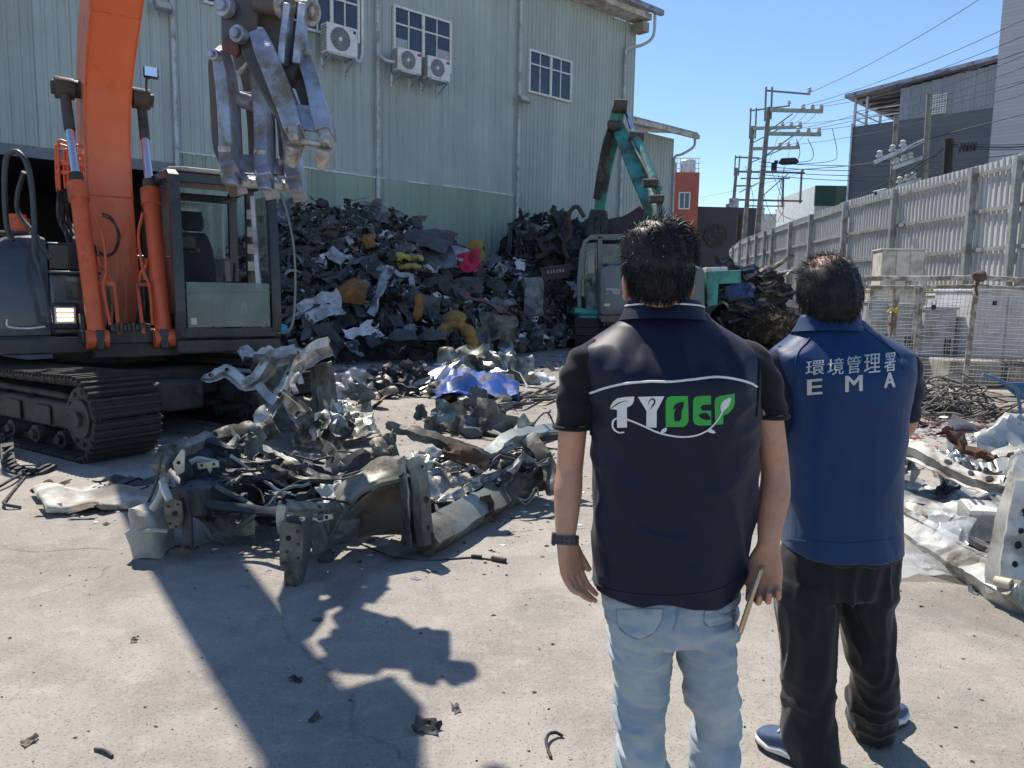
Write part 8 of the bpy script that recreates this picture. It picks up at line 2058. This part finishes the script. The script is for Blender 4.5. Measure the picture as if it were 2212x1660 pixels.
loft_px(hc, [(476, 1408, 1436, d1 + .022, .03), (484, 1382, 1464, d1 + .022, .065), (498, 1362, 1484, d1 + .022, .088), (520, 1349, 1495, d1 + .022, .101), (550, 1343, 1500, d1 + .022, .107), (580, 1344, 1499, d1 + .020, .107), (605, 1352, 1491, d1 + .016, .100), (626, 1362, 1481, d1 + .008, .088), (642, 1374, 1470, d1 - .002, .072), (650, 1384, 1460, d1 - .01, .06)], 32, 1.0)
hm = remesh(hc, .005, 'hair', 3)
zf, yf = zof(560, d1 + .1), d1 + .085
bmh = bmesh.new(); bmh.from_mesh(hm); bmesh.ops.delete(bmh, geom=[f for f in bmh.faces if f.calc_center_median().y > yf - .02 and f.calc_center_median().z < zf - .01], context='FACES'); bmh.to_mesh(hm); bmh.free()
displace(hm, lambda co, no: folds(co, (160, 60, 30), 41, .9, 1) * .0022 + npn(co, 60, 42) * .002)
hair = mesh_obj('hair', hm, m_hair, man)
zt1, zb1 = zof(485, d1), zof(640, d1)
top_r = sample(hm, 5200, 1, lambda c, n: c.z > zof(560, d1))
low_r = sample(hm, 4200, 2, lambda c, n: c.z <= zof(560, d1) and c.y < d1 + .06)
strands('hair_top', hair, m_hair, top_r, 1, lambda p, n: .026 + .010 * max(0, n.z), .0009, .7, .34, V((.45, .25, .15)), 4, .42)
strands('hair_sides', hair, m_hair, low_r, 2, lambda p, n: .022, .0010, .5, .40, V((.05, -.02, -.8)), 4, .13)
wt = thing('wrist_watch', 'black sports watch with a perforated strap on the left wrist', 'watch', P(1223, 1166, d1 - .045))
c = P(1223, 1166, d1 - .045); ax = (P(1221, 1185, d1 - .05) - P(1224, 1130, d1 - .035)).normalized()
u_ = V((1, 0, 0)); u_ = (u_ - ax * u_.dot(ax)).normalized(); v_ = ax.cross(u_)
mb = MB(); rg = [[c + ax * h + (u_ * math.cos(a) + v_ * math.sin(a)) * r for a in np.linspace(0, math.tau, 28, False)] for h, r in ((-.011, .028), (-.0115, .0315), (.0115, .0315), (.011, .028))]; mb.loft(rg, False); obj('strap', mb, m_black, wt, 40)
mb = MB()
for k in range(16):
    a = k * math.tau / 16
    for h in (-.005, .005): q = c + ax * h + (u_ * math.cos(a) + v_ * math.sin(a)) * .0312; n_ = (u_ * math.cos(a) + v_ * math.sin(a)); mb.cyl(q, q + n_ * .0008, .0022, 8)
obj('strap_hole', mb, m_dark, wt, 40, kind='stuff')
mb = MB(); q = c - u_ * .031 - v_ * .004; mb.box(q, (.010, .034, .032), Matrix((u_, v_, ax)).transposed()); obj('watch_case', mb, m_black, wt, bevel=.003)
ph = thing('mobile_phone', 'mobile phone in a clear gold edged case held in the right hand', 'phone', P(1620, 1305, d1 - .09))
a, b = P(1646, 1226, d1 - .085), P(1600, 1366, d1 - .105); ax = (b - a).normalized(); n_ = V((.93, -.30, .28)); n_ = (n_ - ax * n_.dot(ax)).normalized(); s_ = ax.cross(n_)
R_ = Matrix((n_, s_, ax)).transposed(); L_ = (b - a).length
mb = MB(); mb.box((a + b) / 2, (.011, .074, L_), R_); obj('case', mb, M('gold_case', (.42, .30, .17), .25, .55, .1, 20, bump=0, coat=.5), ph, bevel=.004)
mb = MB(); mb.box((a + b) / 2 - n_ * .006, (.002, .068, L_ - .008), R_); obj('screen', mb, m_glass_dark, ph, None)
mb = MB(); mb.box(a + ax * .05 - s_ * .0372, (.004, .002, .035), R_); mb.box(a + ax * .1 - s_ * .0372, (.003, .002, .012), R_); obj('side_button', mb, m_galv, ph, None, kind='stuff')

d2 = 2.45
man2 = thing('person', 'older man in a blue vest with silver lettering and black trousers, seen from behind', 'person', V((P(1810, 1000, d2).x, d2, 0)))
b2 = MB()
loft_px(b2, [(553, 1776, 1812, d2 + .03, .035), (562, 1756, 1830, d2 + .03, .068), (580, 1742, 1842, d2 + .03, .09), (610, 1733, 1850, d2 + .03, .102), (640, 1732, 1850, d2 + .03, .103), (668, 1736, 1845, d2 + .03, .097), (692, 1741, 1836, d2 + .045, .085), (712, 1752, 1822, d2 + .06, .066), (726, 1768, 1805, d2 + .075, .03)], e=1.0)
loft_px(b2, [(640, 1752, 1836, d2 + .005, .063), (680, 1746, 1842, d2, .064), (706, 1744, 1846, d2 + .02, .05), (724, 1734, 1858, d2 + .035, .045)], e=1.0)
fc2 = P(1776, 655, d2 + .125)
b2.sphere(fc2 + V((-.012, .004, -.012)), (.018, .028, .022), 10, 8); b2.tube([fc2 + V((-.006, -.006, .03)), fc2 + V((-.016, .018, -.012))], [.009, .014], 8)
b2.sphere(fc2 + V((-.004, -.022, -.072)), (.032, .022, .022), 10, 8); b2.sphere(fc2 + V((-.008, -.008, -.045)), (.024, .014, .006), 10, 6)
for sx, ex, ey in ((-1, 1736, 648), (1, 1847, 650)):
    e = P(ex, ey, d2 + .03); k0 = len(b2.v); b2.sphere((0, 0, 0), (.010, .021, .036), 12, 10); b2.xform(T4(e, Matrix.Rotation(sx * .5 + .15, 3, 'Z') @ Matrix.Rotation(-.12, 3, 'X')), k0); b2.sphere(e + V((0, .003, -.028)), (.009, .011, .012), 8, 6)
loft_px(b2, [(1190, 1712, 1922, d2, .12), (1000, 1712, 1925, d2, .12), (850, 1705, 1940, d2, .12), (780, 1695, 1935, d2 + .015, .085), (750, 1735, 1885, d2 + .03, .055)])
for pts, W_, n_, s_ in (([(1690, 785, d2), (1674, 830, d2), (1668, 890, d2 + .0), (1672, 940, d2 + .03), (1690, 960, d2 + .12), (1720, 968, d2 + .22)], (1728, 970, d2 + .235), (1, .1, 0), (0, .2, 1)),
                        ([(1945, 785, d2), (1956, 830, d2), (1957, 885, d2), (1953, 918, d2 + .03), (1938, 935, d2 + .12), (1905, 945, d2 + .23)], (1896, 948, d2 + .245), (-1, .1, 0), (0, .2, 1))):
    limb(b2, pts, [.048, .048, .042, .038, .036, .027]); hand(b2, P(*W_), (n_[0] * .8, .45, -.15), (n_[0] * .3, -.8, -.2), s_, (.3, .35, .35, .3))
for pts in ([(1745, 1240, d2), (1745, 1400, d2 - .01), (1748, 1560, d2 - .01), (1756, 1650, d2 - .02)], [(1868, 1240, d2), (1878, 1400, d2 + .03), (1890, 1500, d2 + .08), (1882, 1580, d2 + .14)]): limb(b2, pts, [.075, .055, .05, .036])
bm2 = remesh(b2, .0045, 'body', 4); mesh_obj('body', bm2, m_skin, man2)
for sx in (-1, 1):
    mb = MB(); mb.sphere(fc2 + V((-.006 + sx * .031, -.028, .026)), .0115, 12, 8); obj('eye', mb, bpy.data.materials['eye_white'], man2, 180)
gl = thing('spectacles', 'thin framed spectacles on the older man', 'glasses', fc2)
mb = MB()
for sx in (-1, 1):
    c = fc2 + V((-.008 + sx * .033, .004, .024)); mb.tube([c + V((.024 * math.cos(a), 0, .019 * math.sin(a))) for a in np.linspace(0, math.tau, 20)], .0016, 6, False)
mb.tube([fc2 + V((-.017, .006, .026)), fc2 + V((.001, .006, .026))], .0016, 6)
obj('frame', mb, m_black, gl, 180, kind='stuff')
mb = MB()
for sx, ex in ((-1, 1734), (1, 1848)): mb.tube(smooth_path([fc2 + V((-.008 + sx * .057, .003, .028)), P(ex - sx * 0, 636, d2 + .07) + V((sx * .004, 0, 0)), P(ex, 634, d2 + .02) + V((sx * .004, 0, 0)), P(ex, 645, d2) + V((sx * .002, 0, 0))], 4), .0017, 6)
obj('temple_arm', mb, m_black, gl, 180, kind='stuff')
mb = MB()
for sx in (-1, 1):
    c = fc2 + V((-.008 + sx * .033, .004, .024)); mb.cyl(c, c + V((0, .001, 0)), .021, 20)
obj('lens', mb, m_glass, gl, None, kind='stuff')
tb = MB()
loft_px(tb, [(1175, 1700, 1934, d2, .135), (1215, 1684, 1934, d2, .138), (1250, 1673, 1932, d2, .136), (1275, 1671, 1926, d2, .128)])
loft_px(tb, [(1240, 1671, 1808, d2, .13), (1300, 1673, 1804, d2, .118), (1382, 1687, 1800, d2 - .005, .105), (1450, 1692, 1799, d2 - .01, .098), (1547, 1692, 1800, d2 - .01, .092), (1600, 1692, 1804, d2 - .015, .092), (1645, 1700, 1808, d2 - .02, .095), (1668, 1708, 1808, d2 - .02, .098)], e=.95)
loft_px(tb, [(1240, 1804, 1932, d2, .13), (1311, 1815, 1922, d2 + .01, .115), (1380, 1826, 1928, d2 + .03, .102), (1429, 1834, 1936, d2 + .045, .095), (1478, 1846, 1938, d2 + .07, .092), (1520, 1830, 1936, d2 + .10, .10), (1560, 1834, 1932, d2 + .13, .10), (1588, 1842, 1922, d2 + .15, .095)], e=.95)
tm = remesh(tb, .007, 'trousers', 6)
def tro(co, no):
    z = co[:, 2]; low = np.clip((zof(1400, d2) - z) / .2, 0, 1); x = co[:, 0]
    return ridge(co, (14, 10, 34), 51, .07) * .0042 * low + ridge(co, (38, 25, 8), 52, .04) * .006 * (1 - .4 * low) + folds(co, (60, 0, 70), 53, .8, 1) * .004 * np.exp(-((z - zof(1262, d2)) / .06) ** 2)
displace(tm, tro); mesh_obj('trousers', tm, m_trouser, man2)
tb = MB()
limb(tb, [(1712, 768, d2), (1690, 795, d2), (1678, 840, d2), (1672, 890, d2), (1670, 925, d2 + .01)], [.055, .060, .058, .053, .049], 20)
limb(tb, [(1925, 768, d2), (1946, 795, d2), (1952, 840, d2), (1952, 880, d2), (1951, 905, d2 + .01)], [.055, .060, .058, .052, .047], 20)
loft_px(tb, [(1196, 1700, 1936, d2, .148), (1170, 1700, 1935, d2, .146), (1000, 1706, 1930, d2, .135), (850, 1700, 1945, d2, .13), (780, 1684, 1944, d2, .108), (748, 1716, 1904, d2 + .012, .082), (724, 1738, 1866, d2 + .02, .066)])
tm = remesh(tb, .0065, 'shirt', 5); displace(tm, lambda co, no: folds(co, (50, 20, 65), 61, .8, .9) * .0035 + npn(co, 22, 4) * .0014); mesh_obj('shirt', tm, m_tee2, man2)
vb = MB()
loft_px(vb, [(1182, 1696, 1939, d2, .158), (1150, 1696, 1939, d2, .158), (1080, 1696, 1937, d2, .156), (1000, 1697, 1939, d2, .152), (900, 1698, 1949, d2, .150), (845, 1694, 1958, d2, .156), (806, 1678, 1965, d2, .150), (778, 1662, 1969, d2 + .006, .134), (757, 1665, 1964, d2 + .012, .116), (738, 1690, 1932, d2 + .018, .10), (720, 1712, 1895, d2 + .022, .088), (704, 1728, 1868, d2 + .026, .08), (692, 1735, 1858, d2 + .028, .076)], 40, .80, 5)
vm2 = remesh(vb, .006, 'vest', 6)
displace(vm2, lambda co, no: ridge(co, (15, 13, 20), 74, .05) * .003 + ridge(co, (24, 18, 8), 71, .05) * .0055 * np.clip((zof(850, d2) - co[:, 2]) / .25, 0, 1) + npn(co, 9, 72) * .004 + .004 * np.exp(-((co[:, 2] - zof(1172, d2)) / .012) ** 2))
vest2 = mesh_obj('vest', vm2, m_vest2, man2); v2 = bvh_of(vm2)
piping('shoulder_seam', [(1762, 712), (1745, 738), (1722, 768), (1714, 830), (1700, 900)], v2, .0026, m_vest2, vest2, .001); piping('shoulder_seam', [(1868, 712), (1900, 735), (1940, 765), (1952, 800)], v2, .0026, m_vest2, vest2, .001)
piping('hem_seam', [(1698, 1165), (1820, 1174), (1936, 1165)], v2, .0018, m_vest2, vest2, .0008)
cb = MB(); rg = []; c0 = P(1796, 706, d2)
for z, w, th in ((-.02, .118, .098), (.0, .106, .088), (.022, .097, .080), (.034, .092, .076), (.032, .087, .071), (.01, .090, .073)):
    rg.append([V((c0.x + w * math.cos(a), d2 + .02 + th * math.sin(a), c0.z + z + .012 * max(0, -math.sin(a)) - .03 * max(0, math.sin(a)))) for a in np.linspace(0, math.tau, 40, False)])
cb.loft(rg, False); obj('collar', cb, m_vest2, vest2, 180)
def char_decal(ch, box, off_, name, skew=0.0):
    cu = bpy.data.curves.new('t', 'FONT'); cu.body = ch; cu.size = 1; cu.resolution_u = 2
    o = bpy.data.objects.new('t', cu); COL.objects.link(o); bpy.context.view_layer.update()
    me = bpy.data.meshes.new_from_object(o.evaluated_get(bpy.context.evaluated_depsgraph_get())); bpy.data.objects.remove(o); bpy.data.curves.remove(cu)
    me.calc_loop_triangles(); vs = [v.co for v in me.vertices]
    if not vs: return
    x0, x1 = min(v.x for v in vs), max(v.x for v in vs); y0, y1 = min(v.y for v in vs), max(v.y for v in vs)
    f = lambda v: (lerp(box[0], box[2], (v.x - x0) / (x1 - x0)) + skew * (v.y - y0) / (y1 - y0), lerp(box[3], box[1], (v.y - y0) / (y1 - y0)) - (box[4] if len(box) > 4 else 0) * ((v.x - x0) / (x1 - x0) - .5))
    tris = [tuple(f(vs[i]) for i in t.vertices) for t in me.loop_triangles]
    allt = []
    for dx, dy in ((0, 0),) if off_ <= 0 else ((-off_, 0), (off_, 0), (0, off_ * .6)): allt.append([tuple((q[0] + dx, q[1] + dy) for q in t) for t in tris])
    o = None
    for i, tr in enumerate(allt): o2 = decal(name if o is None else 'stroke', tr, v2, .0014 + .0003 * i, m_print_s, o or vest2, 4); o = o or o2
for ch, (a, b, c, d) in zip('環境管理署', ((312, 553, 395, 617), (410, 543, 482, 617), (496, 532, 557, 610), (574, 523, 646, 608), (666, 518, 714, 602))):
    char_decal(ch, (1590.7 + .4791 * a, 514.6 + .4791 * b, 1590.7 + .4791 * c, 514.6 + .4791 * d, 3.0), .55, 'lettering', 1.5)
for ch, (a, b, c, d) in zip('EMA', ((322, 636, 386, 704), (492, 620, 566, 691), (667, 607, 713, 673))):
    char_decal(ch, (1590.7 + .4791 * a, 514.6 + .4791 * b, 1590.7 + .4791 * c, 514.6 + .4791 * d, 2.5), 1.3, 'lettering', 0)
hc = MB()
loft_px(hc, [(556, 1776, 1812, d2 + .02, .035), (566, 1754, 1832, d2 + .02, .070), (582, 1740, 1846, d2 + .018, .094), (600, 1732, 1852, d2 + .014, .104), (622, 1727, 1857, d2 + .012, .110), (648, 1728, 1855, d2 + .010, .110), (668, 1735, 1850, d2 + .004, .100), (684, 1746, 1844, d2 - .006, .082), (692, 1756, 1836, d2 - .012, .07)], 32, 1.0)
hm2 = remesh(hc, .005, 'hair', 3)
bmh = bmesh.new(); bmh.from_mesh(hm2); bmesh.ops.delete(bmh, geom=[f for f in bmh.faces if (f.calc_center_median().y > d2 + .06 and f.calc_center_median().z < zof(600, d2)) or ((f.calc_center_median().x - P(1776, 580, d2).x) / .044) ** 2 + ((f.calc_center_median().y - d2 + .0) / .055) ** 2 < .8 + .5 * noise.noise(f.calc_center_median() * 60) and f.normal.z > .1], context='FACES'); bmh.to_mesh(hm2); bmh.free()
displace(hm2, lambda co, no: folds(co, (150, 60, 30), 81, .9, 1) * .002 + npn(co, 60, 82) * .0015)
hair2 = mesh_obj('hair', hm2, m_hair2, man2)
strands('hair_sides', hair2, m_hair2, sample(hm2, 4600, 5, lambda c, n: True), 5, lambda p, n: .021, .0010, .5, .42, V((.1, 0, -.75)), 4, .15)
crown = sample(bm2, 2400, 6, lambda c, n: c.z > zof(604, d2) and n.z > -.1)
strands('hair_crown', hair2, m_hair2, crown[:1300], 6, lambda p, n: .034, .0012, .4, .25, V((-.5, -.25, .2)), 4, .3)
strands('grey_strands', hair2, m_hairg, crown[1300:2300], 7, lambda p, n: .034, .0007, .3, .5, V((-.4, -.25, .35)), 4, .4)
sh2 = (M('shoe_blue_mesh', (.045, .075, .15), .75, 0, .2, 30, .4, 300, .002), sh_m[1], m_rubber, sh_m[3])
s, ax, sd = shoe(man2, G(1772, 1668), G(1638, 1600), .055, sh2)
mb = MB(); h_ = G(1772, 1668)
for j in range(3): c = h_ + ax * (.36 + j * .05) * .3 * 1.0 + sd * -.048 + V((0, 0, .055)); mb.beam(c, c + V((0, 0, .03)) + ax * .012, .006, .004)
obj('side_mark', mb, M('green_mark', (.05, .35, .12), .6, bump=0), s, None, kind='stuff')
shoe(man2, G(1862, 1592), G(1944, 1545), .055, sh2)
r_ = random.Random(21)
def chips(name, label, N, where, size, mats, seed):
    r_ = random.Random(seed); mb = MB(); mi = []
    for _ in range(N):
        p = where(r_); s = size * (.3 + 1.4 * r_.random() ** 3); n = r_.randint(3, 6); a0 = r_.uniform(0, 6.28); h = s * r_.uniform(.05, .5)
        ring = [p + V((s * r_.uniform(.5, 1.1) * math.cos(a0 + k * math.tau / n), s * r_.uniform(.3, .9) * math.sin(a0 + k * math.tau / n), r_.uniform(.001, .3) * h + .002)) for k in range(n)]
        o = len(mb.v); mb.v += [tuple(q) for q in ring] + [tuple(p + V((r_.gauss(0, s * .2), r_.gauss(0, s * .2), h + .003)))]
        for k in range(n): mb.f.append((o + k, o + (k + 1) % n, o + n))
        mi += [r_.randrange(len(mats))] * n
    o = obj(name, mb, None, None, None)
    for m in mats: o.data.materials.append(m)
    k = min(len(mi), len(o.data.polygons)); o.data.polygons.foreach_set('material_index', mi[:k] + [0] * (len(o.data.polygons) - k)); tag(o, label, 'litter', kind='stuff')
lm = [sm['black'], sm['black'], m_conc, sm['tan'], sm['light'], sm['white'], sm['rust'], sm['charcoal']]
chips('fine_grit', 'fine dark and pale grit strewn over the near concrete', 2400, lambda r: V((r.uniform(-4.5, 4.5), 1.6 + 8 * r.random() ** 1.3, 0)), .007, lm[:5], 1)
chips('scrap_chips', 'small chips and torn bits lying on the concrete', 1500, lambda r: V((r.uniform(-8, 9), 3.2 + 15 * r.random(), 0)), .025, lm, 2)
chips('wreck_crumbs', 'crumbs of glass plastic and rust round the wrecks', 1300, lambda r: (lambda g: V((g.x + r.gauss(0, .25), g.y + r.gauss(0, .25), 0)))(G(r.uniform(330, 1230), r.uniform(890, 1180))), .024, lm, 3)
chips('fence_litter', 'pale and red litter spread before the cable heap', 900, lambda r: (lambda g: V((g.x, g.y, 0)))(G(r.uniform(1900, 2260), r.gauss(915, 26))), .055, [sm['white'], sm['light'], sm['black'], sm['tan'], M('red_litter', (.4, .05, .05), .7), m_conc], 4)
chips('heap_litter', 'scattered scraps along the foot of the big heap', 1100, lambda r: (lambda g: V((g.x, g.y, 0)))(G(r.uniform(560, 1260), 770 + abs(r.gauss(0, 34)))), .06, [sm['black'], sm['charcoal'], sm['light'], sm['slate'], sm['white'], sm['tan']], 5)
for i in range(46):
    x, y = r_.uniform(700, 1215), r_.uniform(800, 905); p = G(x, y); p.z = .05; mk = r_.choice(('light', 'white', 'black', 'silver', 'tan', 'slate'))
    kd = r_.choice(('felt_scrap', 'trim_scrap', 'plastic_scrap', 'tube_scrap')); s_ = r_.uniform(.12, .34)
    place_scrap(kd, mk, p, V((0, -.2, 1)), s_, r_, None, f"on the concrete {'before the heap' if y < 845 else 'behind the wreck'} {'left' if x < 900 else 'right'}")
for i in range(26):
    x, y = r_.uniform(1930, 2230), r_.uniform(885, 950); p = G(x, y); p.z = .04; mk = r_.choice(('light', 'white', 'black', 'silver', 'tan', 'maroon'))
    place_scrap(r_.choice(('felt_scrap', 'trim_scrap', 'plastic_scrap')), mk, p, V((0, -.2, 1)), r_.uniform(.10, .30), r_, None, f"in the litter {'left' if x < 2080 else 'right'} of the white wreck")
def piece(name, label, pts, r, mat, cat, n=6):
    mb = MB(); mb.tube(smooth_path([G(x, y) + V((0, 0, r + h)) for x, y, h in pts], n), r, 7); return tag(obj(name, mb, mat, None, 60), label, cat)
piece('hose_piece', 'short bent black hose lying on the concrete before the near man', [(1190, 1640, 0), (1180, 1615, .01), (1184, 1600, .015), (1200, 1592, .01), (1216, 1594, 0)], .006, m_rubber, 'hose')
c_ = piece('brake_cable', 'black cable with ribbed ends trailing from the wreck', [(780, 1185, .02), (850, 1205, .0), (930, 1212, 0), (1010, 1207, .0), (1030, 1207, 0), (1094, 1216, 0)], .0055, m_rubber, 'cable')
for (x0, y0, x1, y1, rr_) in ((1018, 1206, 1040, 1208, .013), (1062, 1211, 1092, 1217, .016)):
    mb = MB(); a, b = G(x0, y0), G(x1, y1); n_ = 9
    mb.tube([a.lerp(b, k / n_) + V((0, 0, rr_)) for k in range(n_ + 1)], [rr_ * (1 if k % 2 else .75) for k in range(n_ + 1)], 8); obj('ribbed_boot', mb, m_rubber, c_, 60)
piece('stick_piece', 'thin dark stick lying on the concrete at the lower left', [(205, 1622, 0), (225, 1628, .004), (243, 1638, 0)], .006, m_rubber, 'stick')
piece('rubber_strip', 'black rubber strip curling beside the excavator track', [(0, 1060, .02), (30, 1045, .03), (60, 1025, .0), (20, 1075, .0), (10, 1098, .02), (45, 1100, .0)], .012, m_rubber, 'strip')
mb = MB(); q = smooth_path([G(-10, 985) + V((0, 0, .06)), G(15, 978) + V((0, 0, .16)), G(18, 1000) + V((0, 0, .05)), G(30, 1018) + V((0, 0, .02)), G(75, 1026) + V((0, 0, .02)), G(112, 1014) + V((0, 0, .03))], 6)
mb.sweep(q, [(-.05, -.012), (.05, -.012), (.05, .012), (-.05, .012)], V((0, -.3, 1)))
for k in range(0, len(q) - 1, 2): mb.box(q[k] + V((0, 0, .02)), (.03, .1, .02))
tag(obj('rubber_belt', mb, m_rubber, None, 30), 'curled toothed rubber belt lying at the left edge', 'belt')
for k, (x, y, s, lb) in enumerate(((925, 1578, .10, 'black torn trim scrap lying before the boom shadow tip'), (680, 1555, .05, 'small black lump in the grapple shadow'), (985, 1535, .05, 'flat black flake near the tip of the grapple shadow'), (300, 1690, .05, 'dark flake at the lower left of the yard'), (65, 1605, .05, 'pale brown leaf like scrap at the lower left'), (290, 1385, .04, 'black oval flake left of the boom shadow'), (640, 1470, .05, 'dark stone in the lit gap of the shadow'))):
    mb = torn(500 + k, 7, .5, .3, .35, 3, .4); at(mb, G(x, y) + V((0, 0, s * .15)), (.1, -.2, 1), k, s); mb.v = [(a, b, max(c, .003)) for a, b, c in mb.v]; tag(obj('trim_flake', mb, m_black if k != 4 else sm['tan'], None, 40), lb, 'scrap')
mb = torn(520, 9, .5, .4, .4, 2.4, .3); at(mb, G(1640, 1118) + V((0, 0, .12)), (0, -.8, .5), 0, .34); tag(obj('pink_cloth', mb, M('pink_print_cloth', (.55, .16, .26), .8, 0, .5, 30)), 'pink patterned cloth on the ground between the two men', 'cloth')
